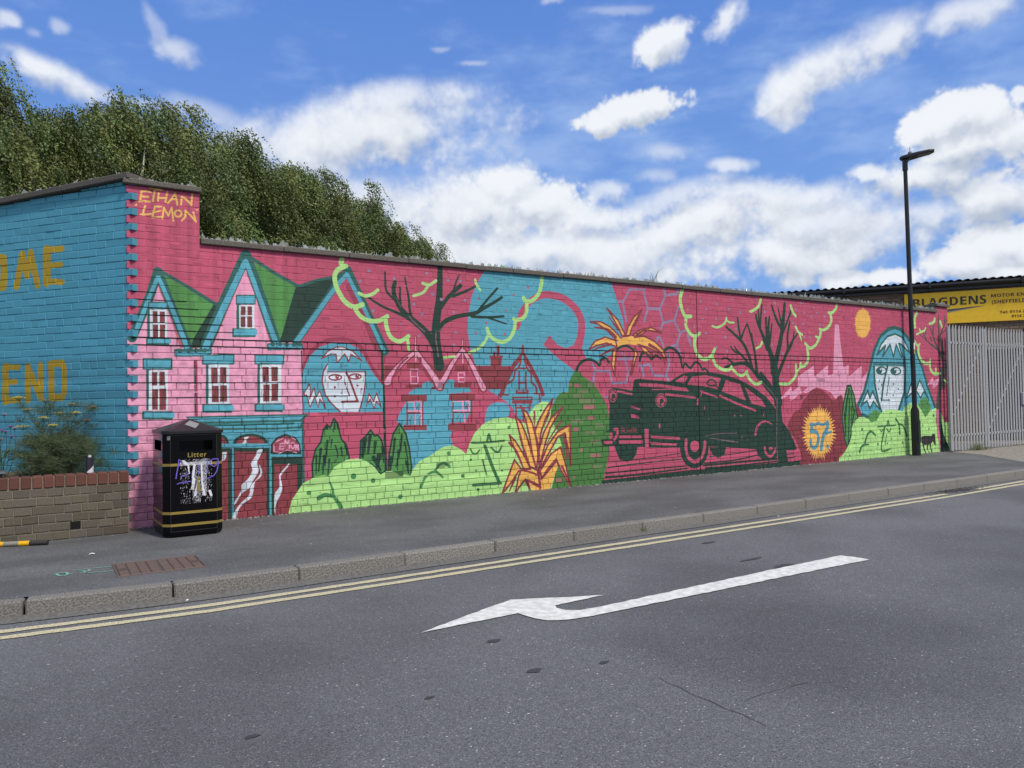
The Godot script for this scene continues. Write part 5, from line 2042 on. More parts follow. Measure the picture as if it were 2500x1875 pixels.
# ------------------------------------------------------------------ what is painted on the walls (millimetres from the corner and from the pavement)
func paint_mural_a() -> void:
	P("lp",[-105,1961,63,1984,161,2239,299,2546,419,2260,535,1906,842,1914,1206,2811,1504,1984,1841,1994,1850,1889,1846,1156,1534,1154,582,1144,581,1024,572,-203,-146,-120])
	P("sp",[-57,2060,39,2063,95,1994,63,1984,6,1964,-105,1961])
	S("sd",[328,2511,419,2279,527,1915],40,40)
	S("sd",[1234,2755,1354,2443,1484,2008],39,39)
	P("gr",[321,2694,877,2389,648,1993,613,1908,570,1990,453,2299])
	P("dg",[859,2386,981,2393,762,1907,613,1899,649,2002])
	P("gr",[1236,2930,1793,2648,1767,2566,1632,2062,1572,1986,1533,2010,1411,2407])
	P("dg",[1781,2649,2228,2793,2390,2882,2422,2848,2291,2713,2161,2530,1970,2275,1774,1992,1566,1986,1606,2061,1729,2484])
	S("te",[298,2728,592,2566,877,2394],35,36,1)
	S("te",[868,2396,908,2396,954,2415],32,31)
	S("te",[1227,2968,1502,2806,1798,2657],39,39,1)
	S("te",[1788,2658,1859,2671,2055,2748,2213,2788,2397,2877],34,34)
	S("te",[297,2710,228,2469,46,1988],90,89,1)
	S("te",[304,2701,444,2298,596,1903],91,92,1)
	S("bl",[294,2646,228,2469,67,2020],38,45,1)
	S("bl",[304,2647,444,2298,583,1903],38,51,1)
	D("te",298,2719,26)
	S("te",[1215,2967,981,2440,771,1907],122,120,1)
	S("te",[1215,2967,1355,2560,1543,1985],115,116,1)
	S("bl",[1207,2894,981,2393,772,1907],60,75,1)
	S("bl",[1215,2894,1355,2511,1538,1985],49,59,1)
	S("lp",[1206,2753,1316,2440,1390,2210],14,14,1)
	S("te",[2417,2878,2291,2734,1774,1992],85,84,1)
	S("te",[2417,2889,2540,2636,2889,1911],112,114,1)
	S("mp",[2420,2691,2537,2489,2645,2264,2775,1951],67,68,1)
	S("bl",[2409,2841,2291,2708,2161,2535,1774,1992],49,62,1)
	S("bl",[2413,2836,2539,2594,2647,2395,2880,1916],50,50,1)
	S("dg",[2852,1910,2859,1475,2867,1478,2874,905,2886,433],34,34)
	P("te",[450,1884,843,1893,832,1836,743,1807,456,1801])
	P("bl",[463,1857,748,1857,822,1870,823,1846,743,1818,462,1816])
	D("te",510,1867,25)
	D("te",595,1869,25)
	D("te",675,1874,25)
	D("te",766,1876,25)
	P("te",[1436,1972,1853,1984,1852,1907,1445,1891])
	P("bl",[1455,1958,1843,1969,1842,1916,1454,1903])
	D("te",1503,1964,25)
	D("te",1586,1967,26)
	D("te",1665,1966,26)
	D("te",1750,1968,26)
	D("te",1818,1970,26)
	P("te",[199,2379,394,2390,394,2305,198,2295])
	P("bl",[211,2366,382,2376,381,2318,211,2309])
	P("te",[193,2305,234,2308,232,1993,191,1992])
	P("wh",[217,2298,384,2306,382,1998,215,1993])
	P("mr",[245,2281,292,2283,291,2163,244,2161])
	S("dk",[275,2275,258,2169],9,9,1)
	S("dk",[282,2276,286,2181],7,7,1)
	P("mr",[314,2281,364,2283,363,2165,313,2162])
	S("dk",[346,2275,328,2170],9,9,1)
	S("dk",[354,2276,358,2183],8,8,1)
	P("mr",[244,2139,296,2141,296,2005,243,2003])
	S("dk",[278,2133,259,2011],9,9,1)
	S("dk",[286,2133,291,2023],7,7,1)
	P("mr",[311,2141,365,2144,364,2002,310,2000])
	S("dk",[346,2136,326,2008],9,9,1)
	S("dk",[354,2136,359,2020],8,8,1)
	P("te",[176,1992,404,1999,404,1925,176,1919])
	P("bl",[194,1983,421,1990,421,1947,194,1941])
	P("te",[1097,2509,1317,2523,1316,2411,1096,2399])
	P("bl",[1110,2496,1302,2508,1302,2425,1110,2414])
	P("te",[1105,2401,1151,2404,1149,2133,1102,2131])
	P("wh",[1133,2393,1301,2403,1299,2138,1130,2132])
	P("mr",[1151,2381,1202,2384,1201,2284,1150,2282])
	S("dk",[1184,2375,1166,2290],10,10,1)
	S("dk",[1192,2375,1196,2303],8,8,1)
	P("mr",[1226,2385,1276,2388,1275,2288,1225,2285])
	S("dk",[1258,2379,1240,2294],10,10,1)
	S("dk",[1266,2379,1270,2307],9,9,1)
	P("mr",[1150,2267,1201,2270,1200,2149,1149,2147])
	S("dk",[1183,2261,1164,2155],10,10,1)
	S("dk",[1191,2261,1195,2168],8,8,1)
	P("mr",[1220,2271,1275,2273,1273,2147,1219,2145])
	S("dk",[1255,2264,1235,2153],10,10,1)
	S("dk",[1264,2265,1268,2166],9,9,1)
	P("te",[1055,2129,1311,2139,1310,2038,1054,2030])
	P("bl",[1075,2120,1330,2130,1329,2062,1074,2053])
	P("te",[146,1780,432,1785,432,1661,146,1659])
	P("bl",[158,1767,420,1771,419,1675,158,1672])
	P("te",[178,1662,219,1662,217,1230,176,1231])
	P("wh",[203,1653,389,1654,387,1226,200,1230])
	P("mr",[231,1635,285,1635,284,1491,231,1491])
	S("dk",[266,1628,247,1498],9,9,1)
	S("dk",[274,1628,279,1509],7,7,1)
	P("mr",[306,1640,360,1640,359,1490,305,1491])
	S("dk",[341,1633,321,1498],9,9,1)
	S("dk",[349,1633,354,1509],8,8,1)
	P("mr",[232,1455,290,1454,288,1233,231,1234])
	S("dk",[269,1447,248,1241],9,9,1)
	S("dk",[278,1447,283,1251],7,7,1)
	P("mr",[305,1459,370,1459,368,1231,303,1233])
	S("dk",[347,1451,323,1239],9,9,1)
	S("dk",[357,1451,362,1250],8,8,1)
	P("te",[138,1223,433,1216,432,1126,137,1134])
	P("bl",[155,1213,450,1207,449,1147,155,1155])
	P("te",[735,1832,1077,1838,1076,1724,734,1720])
	P("bl",[748,1818,1063,1824,1062,1738,747,1734])
	P("te",[774,1730,818,1730,815,1288,770,1288])
	P("wh",[800,1720,1021,1723,1017,1284,797,1288])
	P("mr",[831,1691,895,1691,894,1512,830,1512])
	S("dk",[873,1684,849,1520],10,10,1)
	S("dk",[883,1684,888,1531],8,8,1)
	P("mr",[923,1692,989,1692,987,1517,921,1517])
	S("dk",[965,1685,941,1525],10,10,1)
	S("dk",[975,1685,981,1536],8,8,1)
	P("mr",[834,1489,906,1489,904,1305,832,1306])
	S("dk",[880,1481,854,1313],10,10,1)
	S("dk",[891,1481,897,1324],8,8,1)
	P("mr",[921,1493,993,1493,992,1309,919,1310])
	S("dk",[968,1486,941,1317],10,10,1)
	S("dk",[979,1486,985,1328],8,8,1)
	P("te",[733,1284,1046,1279,1045,1185,733,1192])
	P("bl",[752,1275,1064,1269,1064,1208,752,1214])
	P("te",[1296,1843,1634,1849,1633,1731,1295,1727])
	P("bl",[1310,1828,1619,1834,1618,1745,1309,1741])
	P("te",[1328,1735,1376,1735,1371,1284,1324,1284])
	P("wh",[1357,1725,1599,1728,1594,1280,1352,1284])
	P("mr",[1385,1701,1454,1702,1453,1531,1383,1531])
	S("dk",[1430,1694,1404,1539],11,11,1)
	S("dk",[1440,1694,1446,1551],9,9,1)
	P("mr",[1486,1702,1559,1703,1557,1536,1484,1536])
	S("dk",[1533,1695,1506,1544],11,11,1)
	S("dk",[1544,1695,1550,1556],9,9,1)
	P("mr",[1391,1502,1462,1502,1460,1307,1389,1308])
	S("dk",[1437,1494,1410,1315],11,11,1)
	S("dk",[1447,1494,1453,1326],9,9,1)
	P("mr",[1484,1507,1559,1507,1557,1310,1482,1311])
	S("dk",[1533,1499,1505,1319],11,11,1)
	S("dk",[1544,1499,1550,1330],9,9,1)
	P("te",[1292,1280,1611,1275,1610,1182,1291,1189])
	P("bl",[1312,1270,1631,1265,1630,1206,1312,1212])
	S("mp",[669,1763,670,1170],33,33)
	S("te",[654,1759,656,1188],9,9,1)
	P("bl",[590,1148,1877,1141,1835,1072,1841,982,1836,-200,870,-98,879,1014,599,1130])
	S("te",[573,1149,1892,1144],17,17,1)
	S("te",[1892,1142,1815,1072],26,26,1)
	S("te",[703,1083,1153,1080,1840,1076],24,25,1)
	S("tl",[746,1056,1134,1052,1730,1045],24,25,1)
	S("te",[790,1012,1436,994,1824,997],21,22,1)
	S("te",[1849,1071,1814,993],26,26,1)
	S("te",[1842,1062,1847,364],28,28,1)
	S("tl",[923,938,1789,959],8,8,1)
	P("dg",[1009,844,1004,814,992,787,972,766,948,753,922,750,896,756,872,771,853,794,842,822,838,852,842,882,854,909,873,930,897,943,924,947,950,941,974,926,993,903,1005,875])
	P("mr",[981,846,978,823,968,802,953,786,934,776,913,774,892,778,874,790,859,807,850,828,847,852,850,875,860,895,875,911,893,921,914,924,935,919,954,908,969,891,978,869])
	P("bl",[878,850,1022,844,1021,726,877,733])
	P("dg",[1441,825,1431,791,1403,761,1359,739,1304,726,1243,724,1183,732,1129,751,1087,777,1061,808,1051,843,1061,876,1088,905,1131,928,1185,941,1245,944,1306,937,1360,919,1404,892,1432,860])
	P("mr",[1400,827,1392,801,1370,778,1335,761,1291,751,1243,750,1196,756,1153,770,1119,790,1098,815,1091,841,1099,866,1120,889,1154,906,1197,916,1245,918,1293,912,1336,899,1371,878,1393,854])
	P("bl",[1041,843,1455,825,1454,762,1040,782])
	P("dg",[1466,701,1474,819,1531,890,1639,930,1758,886,1809,804,1821,682])
	P("mk",[1491,729,1495,818,1546,873,1639,905,1738,872,1787,805,1798,713])
	S("lp",[1503,803,1506,728,1557,721],16,17,1)
	S("lp",[1613,821,1577,814,1569,758,1610,754],17,17,1)
	S("lp",[1579,787,1608,788],17,17,1)
	S("lp",[1623,758,1635,859,1658,809,1680,861,1683,762],17,17,1)
	S("lp",[1759,745,1761,804,1790,733,1787,803],17,17,1)
	S("lp",[1745,790,1744,779,1740,769,1735,762,1729,757,1723,755,1716,758,1710,763,1705,771,1702,781,1701,792,1702,803,1705,813,1710,820,1717,825,1723,827,1730,825,1736,819,1741,811,1744,801,1745,790],15,15)
	S("lp",[1531,844,1619,881],12,12,1)
	S("lp",[1708,888,1753,856],12,12,1)
	S("lp",[1568,709,1647,740],12,12,1)
	S("lp",[1652,744,1766,705],12,12,1)
	P("mr",[877,761,1003,755,995,-158,870,-144])
	P("dg",[877,799,1042,791,1042,753,877,761])
	P("dg",[999,784,1042,781,1034,-162,991,-157])
	P("wh",[940,751,987,754,977,690,957,656,935,655])
	P("dg",[1060,795,1454,776,1444,-207,1052,-164])
	P("mr",[1069,752,1423,734,1414,-204,1061,-165])
	P("dg",[1478,673,1834,654,1833,569,1478,590])
	P("dg",[1478,673,1834,654,1824,-199,1470,-161])
	P("mr",[1505,586,1772,570,1763,-242,1496,-213])
	P("wh",[1319,754,1378,760,1339,671,1314,614,1328,517,1263,406,1223,333,1146,281,1073,169,1060,184,1135,311,1142,377,1212,438,1260,531,1247,613,1299,692],1)
	P("wh",[1344,588,1369,514,1356,457,1289,395,1269,291,1238,217,1147,158,1100,86,1081,12,1042,-50,1048,53,1126,169,1220,256,1244,360,1325,450,1349,506,1336,565],1)
	P("wh",[1667,579,1677,566,1597,470,1577,433,1595,324,1575,237,1519,125,1512,19,1501,78,1509,243,1564,326,1560,444,1585,491],1)
	P("wh",[1170,909,1228,911,1200,879,1209,836,1142,834,1179,870])
	S("te",[1841,982,1844,345],18,18,1)
	S("dg",[1838,1893,1849,1153],15,15,1)
	S("mp",[1851,1658,1935,1860,2081,2000,2271,2047,2454,2032,2596,1931,2727,1696,2843,1528],41,44)
	P("bl",[1851,1648,1929,1830,2054,1944,2239,2008,2389,2004,2530,1945,2617,1832,2726,1644,2843,1501,2859,1489,2855,1158,1851,1169,1845,1541])
	P("wh",[2079,1807,2153,1895,2259,1949,2345,1953,2475,1902,2588,1789,2447,1865,2418,1776,2366,1869,2270,1759,2258,1861,2195,1865])
	S("mr",[2079,1807,2153,1895,2259,1949,2345,1953,2475,1902,2588,1789,2447,1865,2418,1776,2366,1869,2270,1759,2258,1861,2195,1865,2079,1807],15,15,1)
	P("wh",[2086,1569,2098,1660,2153,1752,2162,1650,2631,1651,2621,1528,2626,1521,2605,1385,2576,1270,2547,1164,2292,1170,2197,1255,2125,1358,2095,1480,2084,1562])
	S("mr",[2156,1752,2097,1650,2080,1528,2085,1521,2120,1368,2198,1266,2300,1170],18,18,1)
	S("mr",[2631,1654,2626,1510,2599,1353,2541,1164],17,17,1)
	S("mr",[2150,1650,2634,1652],13,13,1)
	P("mr",[2332,1584,2327,1572,2315,1560,2295,1551,2271,1545,2244,1543,2217,1545,2193,1551,2174,1560,2161,1571,2157,1584,2162,1597,2174,1608,2193,1617,2218,1623,2245,1625,2272,1623,2296,1618,2315,1609,2328,1597])
	P("wh",[2312,1584,2309,1577,2299,1570,2284,1565,2265,1562,2244,1561,2223,1562,2204,1565,2189,1570,2180,1577,2176,1584,2180,1591,2189,1598,2204,1603,2223,1607,2244,1608,2265,1607,2284,1603,2299,1598,2309,1592])
	P("mr",[2291,1588,2290,1581,2286,1574,2281,1569,2274,1565,2267,1564,2260,1565,2254,1568,2248,1574,2245,1581,2244,1588,2245,1596,2249,1603,2254,1608,2261,1612,2268,1613,2275,1612,2282,1608,2287,1603,2290,1596])
	P("wh",[2282,1599,2281,1596,2280,1594,2278,1592,2276,1591,2274,1590,2272,1591,2270,1592,2268,1594,2267,1596,2267,1599,2267,1601,2268,1603,2270,1605,2272,1607,2274,1607,2276,1607,2279,1605,2280,1604,2281,1601])
	P("mr",[2583,1596,2579,1583,2567,1572,2548,1564,2524,1558,2497,1556,2471,1558,2447,1563,2429,1572,2417,1583,2413,1595,2417,1607,2429,1618,2448,1627,2472,1633,2498,1635,2525,1633,2548,1628,2567,1619,2579,1608])
	P("wh",[2564,1596,2560,1589,2551,1583,2536,1578,2518,1575,2497,1574,2477,1575,2459,1578,2445,1582,2435,1588,2432,1595,2436,1602,2445,1608,2459,1613,2478,1616,2498,1617,2518,1616,2537,1613,2551,1608,2560,1602])
	P("mr",[2546,1600,2545,1592,2541,1585,2536,1579,2529,1576,2521,1575,2514,1576,2507,1579,2502,1585,2499,1592,2498,1600,2499,1607,2503,1614,2508,1620,2515,1623,2522,1625,2530,1623,2536,1620,2542,1614,2545,1607])
	P("wh",[2536,1610,2536,1608,2535,1605,2533,1603,2531,1602,2528,1602,2526,1602,2524,1603,2522,1605,2521,1608,2521,1610,2521,1613,2522,1615,2524,1617,2526,1618,2529,1618,2531,1618,2533,1617,2535,1615,2536,1613])
	S("mr",[2384,1642,2432,1541,2523,1297],26,26,1)
	S("mr",[2526,1292,2326,1288],27,27,1)
	S("mr",[2363,1521,2421,1360],18,18,1)
	D("mr",2237,1465,15)
	D("mr",2236,1357,15)
	D("mr",2316,1392,10)
	D("mr",2529,1484,11)
	D("mr",2578,1442,11)
	P("wh",[1863,1401,1930,1506,1942,1410,1928,1330,1983,1463,2006,1349,2051,1425,2088,1318,2121,1214,2052,1329,2030,1226,1990,1355,1932,1228,1893,1376,1870,1363])
	S("mr",[1863,1401,1930,1506,1942,1410,1928,1330,1983,1463,2006,1349,2051,1425,2088,1318,2121,1214,2052,1329,2030,1226,1990,1355,1932,1228,1893,1376,1870,1363,1863,1401],13,13,1)
	P("wh",[2633,1225,2672,1384,2732,1289,2774,1392,2830,1219,2771,1288,2736,1202,2687,1319])
	S("mr",[2633,1225,2672,1384,2732,1289,2774,1392,2830,1219,2771,1288,2736,1202,2687,1319,2633,1225],16,15,1)
	S("mp",[2039,1157,2486,1139,2854,1136],23,23)
	P("mr",[2880,1735,3048,1737,2954,1656,2878,1560])
	P("mr",[3418,1747,3892,1747,3776,1662,3661,1561,3612,1616,3526,1660])
	P("mr",[4196,1750,4826,1746,4667,1527,4596,1431,4391,1426,4338,1501,4248,1673])
	P("bl",[3292,1444,3463,1531,3537,1553,3572,1454,3709,1442,3749,1553,3850,1565,3913,1497,4094,1451,4132,1394,3796,1374,3795,1296,4143,1269,4140,1109,4087,1099,4033,999,3840,993,3776,984,3781,900,3838,881,3798,816,3841,691,3582,593,3348,496,3225,320,3206,569,3163,873,3077,1005,3037,1038,3085,1144,3170,1272,3170,1293,3219,1401])
	P("bl",[4358,3033,4231,2838,4148,2649,4097,2417,4087,2211,4110,2040,4196,1750,4391,1420,4525,1350,4689,1254,4799,1146,4838,1004,5024,999,5174,1187,5533,1230,5627,1339,5752,1387,5819,1586,5916,1698,5885,1689,6096,1848,6177,1856,6339,1833,6558,1926,6750,2112,6859,2312,6830,2507,6734,2764,6622,3018,6580,3313,4398,3129])
	P("mr",[4196,1750,4826,1746,4667,1527,4596,1431,4391,1426,4338,1501,4248,1673])
	S("pk",[4892,2294,4957,2494,5105,2658,5299,2760,5479,2780,5708,2739,5893,2627,6000,2495,6029,2370,6009,2218,5965,2066],77,140)
	P("pk",[5435,2199,5327,2055,5564,1883,5792,1750,5885,1683,5979,1665,6112,1849,6020,2029,6057,2220,5945,2203,5863,2063,5721,2016,5569,2068])
	P("bl",[4327,949,4358,1132,4427,1223,4551,1250,4675,1231,4732,1160,4728,1089,4657,1032,4491,1013,4381,970],1)
	P("mr",[3107,1369,3466,1366,3465,1283,3105,1288])
	P("mr",[3176,1287,3200,1286,3195,979,3171,980])
	P("mr",[3391,1284,3416,1283,3411,973,3386,974])
	P("mr",[3191,1147,3395,1143,3395,1120,3191,1124])
	P("mr",[3130,987,3459,977,3458,908,3129,919])
	S("lp",[3199,1277,3385,1279,3380,985],20,22,1)
	S("lp",[3198,1161,3383,1157],20,20,1)
	S("lp",[3289,1259,3293,1172],22,22,1)
	S("lp",[3292,1112,3299,993],22,22,1)
	S("mr",[3311,1182,3363,1236],10,10,1)
	S("mr",[3213,1033,3250,1086],10,10,1)
	S("mr",[3345,1051,3376,1094],11,11,1)
	P("mr",[3790,1374,4187,1371,4185,1284,3788,1289])
	P("mr",[3839,1277,3860,1277,3855,981,3833,982])
	P("mr",[4115,1280,4142,1279,4137,983,4109,984])
	P("mr",[3855,1138,4120,1132,4120,1112,3855,1118])
	P("mr",[3776,984,4203,971,4201,882,3775,897])
	S("lp",[3851,1273,4093,1274,4091,1144],20,24,1)
	S("lp",[3856,1154,4088,1149],20,20,1)
	S("lp",[3996,1259,3994,1158],23,23,1)
	S("lp",[4009,1110,4020,997],23,23,1)
	S("mr",[4023,1180,4064,1236],11,11,1)
	S("mr",[4043,1174,4083,1224],11,11,1)
	S("mr",[3898,1036,3938,1086],11,11,1)
	P("mr",[3190,1775,3418,1778,3417,1703,3189,1701])
	P("mr",[3223,1636,3349,1637,3349,1637,3223,1636])
	P("mr",[3168,1496,3401,1496,3400,1452,3167,1453])
	P("mr",[3886,1752,4087,1755,4085,1675,3884,1674])
	P("mr",[3862,1516,4134,1516,4133,1453,3861,1454])
	P("mr",[3535,1465,3722,1464,3721,1431,3535,1432])
	S("lp",[3242,1690,3344,1691,3343,1508,3243,1508,3242,1690],18,17,1)
	S("lp",[3244,1598,3342,1599],16,16,1)
	S("lp",[3935,1651,4026,1652,4026,1527,3937,1527,3935,1651],19,18,1)
	S("lp",[3938,1589,4026,1590],17,17,1)
	S("mr",[3311,1915,3155,1798,3000,1645,2917,1528,2935,1531],75,111)
	S("mr",[3333,1915,3430,1780,3538,1649,3647,1483,3659,1475],81,126)
	S("mr",[3993,1952,3841,1763,3724,1572,3647,1486],75,113)
	S("mr",[4023,1941,4131,1778,4233,1596,4265,1536,4317,1444],80,125)
	S("mr",[3317,2106,3317,1964,3316,1817],37,45)
	S("mr",[4008,2089,4007,1935,4005,1799],37,45)
	S("lp",[3311,1915,3155,1798,3000,1645,2917,1528,2935,1531],38,73)
	S("lp",[3333,1915,3430,1780,3538,1649,3647,1483,3659,1475],41,85)
	S("lp",[3993,1952,3841,1763,3724,1572,3647,1486],34,72)
	S("lp",[4023,1941,4131,1778,4233,1596,4265,1536,4317,1444],36,81)
	S("lp",[3317,2106,3317,1964,3316,1817],12,24)
	S("lp",[4008,2089,4007,1935,4005,1799],10,23)
	D("lp",3316,1795,11)
	D("lp",4006,1786,12)
	S("mp",[3203,1842,3095,1743,2987,1570],29,29)
	S("mp",[3383,1834,3405,1725,3536,1527],32,31)
	P("mr",[4958,2052,4987,2046,5004,1921,4938,1920])
	S("mr",[4958,1908,4812,1752,4681,1527,4594,1347],63,64,1)
	S("mr",[4980,1909,5099,1743,5240,1503,5303,1354],62,63,1)
	P("bl",[4995,1873,4993,1865,4990,1858,4985,1852,4978,1848,4971,1847,4964,1848,4958,1851,4953,1857,4950,1864,4949,1872,4950,1881,4953,1888,4959,1894,4965,1898,4972,1899,4979,1898,4986,1894,4991,1889,4994,1881])
	S("mr",[4939,1837,4897,1729,4839,1693,4811,1574,4751,1527,4666,1477,4636,1360],30,29)
	S("mr",[4997,1837,5040,1718,5104,1647,5108,1527,5180,1467,5193,1367],31,31)


func paint_mural_b() -> void:
	S("mr",[4868,1717,5047,1718],24,24,1)
	S("mr",[4904,1670,4899,1429],29,29,1)
	S("mr",[5010,1658,5011,1428],29,29,1)
	S("mr",[4892,1518,5021,1518],24,24,1)
	S("mr",[4567,1354,4719,1348],23,23,1)
	S("mr",[5156,1365,5310,1354],24,24,1)
	S("mr",[4796,1312,5111,1313,5110,1266,4795,1267,4796,1312],25,24,1)
	S("mr",[4836,1228,4840,1069],28,28,1)
	S("mr",[5081,1260,5071,1141],29,29,1)
	S("mr",[4856,1169,5071,1165],24,24,1)
	S("mr",[5244,1343,5246,1252],30,30,1)
	S("mr",[4963,1167,4959,989],29,29,1)
	P("mr",[4840,1420,5055,1419,5054,1361,4839,1363])
	P("bl",[4876,1410,5019,1409,5019,1395,4875,1396])
	P("mr",[4773,1265,5117,1260,5116,1222,4773,1227])
	P("mr",[4414,1886,4647,1891,4625,1853,4609,1749,4438,1747,4437,1850])
	P("mr",[4483,1946,4517,1947,4516,1888,4482,1888])
	P("mr",[4539,2026,4588,2028,4585,1889,4536,1889])
	S("dg",[3687,3030,3670,2642,3628,2361,3609,2138,3627,1916,3652,1744],72,150)
	S("dg",[3588,1993,3474,2166,3306,2303,3211,2364,3118,2457,3038,2604,3022,2711,3043,2788],100,54)
	S("dg",[3211,2342,3047,2410,2863,2476,2678,2577],38,27)
	S("dg",[3043,2561,2946,2641,2913,2725,2910,2918],33,26)
	S("dg",[3113,2522,3109,2608,3113,2728],35,26)
	S("dg",[3306,2303,3248,2409,3227,2615,3178,2863],41,22)
	S("dg",[3654,2212,3750,2322,3930,2398,4212,2457,4318,2514,4524,2624,4636,2694],66,40)
	S("dg",[4264,2494,4430,2677,4570,2815],37,32)
	S("dg",[4156,2408,4424,2409,4661,2434],39,33)
	S("dg",[4424,2400,4574,2363,4715,2326],29,22)
	S("dg",[3675,2481,3807,2651,3989,2810],51,57)
	S("dg",[3871,2700,3926,2862,3973,2951],32,17)
	S("dg",[3871,2664,4066,2741,4217,2816],45,30)
	S("hb",[3620,2194,3608,2104,3641,1861],17,25)
	S("hb",[3235,2365,3306,2292,3449,2177],19,19)
	S("hb",[3659,2184,3749,2288],12,12)
	S("hb",[3061,2584,3118,2479],12,12)
	S("lg",[2349,3039,2337,2971],64,64)
	S("lg",[2396,2943,2298,2890,2255,2814,2264,2711,2311,2601,2385,2502,2493,2447,2604,2483],59,61)
	S("lg",[2504,2430,2579,2334,2690,2287,2814,2292,2930,2353],57,55)
	S("lg",[2906,2307,2927,2190,2984,2085,3100,2043,3219,2114],56,53)
	S("lg",[3206,2076,3215,1983,3228,1929],43,43)
	S("lg",[2561,2621,2639,2592,2729,2617,2809,2675],43,42)
	S("lg",[3432,2804,3534,2794,3624,2852],41,40)
	S("lg",[3509,2777,3433,2683,3299,2635],38,37)
	S("lg",[3729,1846,3882,1865],36,36)
	S("lg",[4219,2906,4244,2839,4297,2773],38,37)
	S("lg",[5323,3021,5310,2925,5255,2776,5135,2674,5033,2668,5002,2712],63,59)
	S("lg",[5053,2619,5044,2510,4984,2423,4869,2392,4829,2406],61,53)
	S("lg",[4852,2393,4837,2262,4764,2141,4651,2081,4527,2098,4433,2165,4394,2257],55,53)
	S("lg",[4406,2164,4350,2070,4241,1975,4101,1917],42,40)
	P("gr",[1953,402,1955,587,1993,735,2056,813,2089,963,2137,1018,2173,981,2222,1092,2269,1019,2309,843,2372,769,2408,612,2407,551,2239,382])
	S("dg",[1953,402,1955,587,1993,735,2056,813,2089,963,2137,1018,2173,981,2222,1092,2269,1019,2309,843,2372,769,2408,612,2407,551,2239,382,1953,402],21,21,1)
	S("dg",[2140,840,2104,528],29,15)
	S("dg",[2192,838,2180,747],21,11)
	S("dg",[2055,732,2026,472],35,18)
	S("dg",[2234,765,2264,651,2220,562],21,11)
	S("dg",[2308,741,2319,628],26,13)
	S("dg",[2002,655,1995,444],25,12)
	S("dg",[2095,650,2077,439],31,16)
	S("dg",[2158,606,2145,444],25,13)
	S("dg",[2226,969,2232,1050],28,14)
	S("dg",[2131,972,2142,1002],32,16)
	S("dg",[2362,759,2392,634],23,12)
	S("dg",[2209,944,2214,929],19,9)
	P("gr",[2544,574,2558,812,2614,852,2688,938,2737,862,2782,871,2827,811,2870,640,2885,428,2820,379,2698,513])
	S("dg",[2544,574,2558,812,2614,852,2688,938,2737,862,2782,871,2827,811,2870,640,2885,428,2820,379,2698,513,2544,574],22,22,1)
	S("dg",[2608,820,2577,614],69,34)
	S("dg",[2681,870,2650,651],49,25)
	S("dg",[2747,783,2732,647],45,23)
	S("dg",[2795,612,2765,477],68,34)
	S("dg",[2836,716,2856,525],29,15)
	S("dg",[2722,595,2810,433],54,27)
	P("gr",[2917,404,2932,637,2988,879,3077,1005,3163,873,3208,677,3234,460,3220,320,3073,330])
	S("dg",[2917,404,2932,637,2988,879,3077,1005,3163,873,3208,677,3234,460,3220,320,3073,330,2917,404],23,23,1)
	S("dg",[3010,814,2971,518],35,17)
	S("dg",[3104,853,3090,725,3022,462],31,15)
	S("dg",[3144,766,3195,473],28,14)
	S("dg",[3054,663,3039,429],28,14)
	S("dg",[2960,582,2941,414],42,21)
	S("dg",[3169,517,3191,376],40,20)
	S("dg",[3070,940,3072,876],19,9)
	P("gd",[5916,1698,6041,1611,6232,1485,6359,1345,6470,1177,6523,958,6524,701,6482,383,6391,109,6320,-76,5292,-45,5510,266,5623,553,5466,962,5440,1134,5566,1327,5675,1388,5744,1363,5771,1511,5820,1611],1)
	P("dp",[5864,1499,5994,1498,5992,1446,5863,1446])
	P("dp",[6030,1191,6256,1187,6254,1117,6029,1122])
	P("dp",[6140,465,6338,455,6337,407,6138,417])
	P("dp",[5832,863,5930,859,5928,800,5831,803])
	P("dp",[6090,1020,6235,1016,6234,966,6089,970])
	P("dp",[5771,1509,5821,1509,5819,1469,5770,1469])
	P("dp",[5492,146,5613,137,5612,88,5490,97])
	P("dp",[5950,550,6014,546,6013,503,5949,506])
	P("dp",[5814,154,5869,150,5868,120,5814,123])
	P("gk",[5845,1349,6034,1348,6033,1291,5843,1293])
	P("gk",[5954,1292,6243,1289,6241,1219,5952,1223])
	P("gk",[6119,1511,6265,1511,6263,1447,6117,1448])
	P("gk",[5804,990,6025,984,6023,921,5803,928])
	P("gk",[6249,915,6413,910,6411,846,6247,851])
	P("gk",[6052,808,6246,801,6245,750,6051,758])
	P("gk",[6145,679,6341,670,6339,607,6144,616])
	P("gk",[5941,1417,6133,1416,6131,1359,5939,1361])
	P("gk",[6168,300,6363,288,6362,238,6166,250])
	P("lg",[1662,5,1703,158,1836,345,1979,410,2103,417,2145,404,2220,511,2370,589,2511,596,2610,570,2720,491,2809,380,2889,417,2958,418,3027,387,3079,341,3143,363,3214,337,3251,415,3348,518,3520,585,3595,636,3708,686,3834,697,3949,641,4031,573,4032,572,4077,685,4165,840,4301,961,4464,1026,4685,1043,4852,1004,4980,953,5085,1117,5174,1199,5293,1251,5397,1244,5440,1134,5421,988,5539,838,5610,639,5606,493,5509,254,5380,-100,4441,-92,3786,-80,1651,-131])
	D("hg",1905,226,26)
	D("hg",2459,383,36)
	D("hg",2712,313,30)
	D("hg",3074,84,31)
	D("hg",3769,594,26)
	D("hg",3974,285,26)
	D("hg",4101,492,17)
	S("hg",[3361,186,3417,296,3504,356,3590,361,3678,289],41,29)
	S("hg",[3563,374,3629,447,3704,470,3781,424],31,41)
	S("hg",[2163,327,2195,238,2205,166,2277,58,2313,-37],21,61)
	S("hg",[2027,156,2100,185,2199,162],58,40)
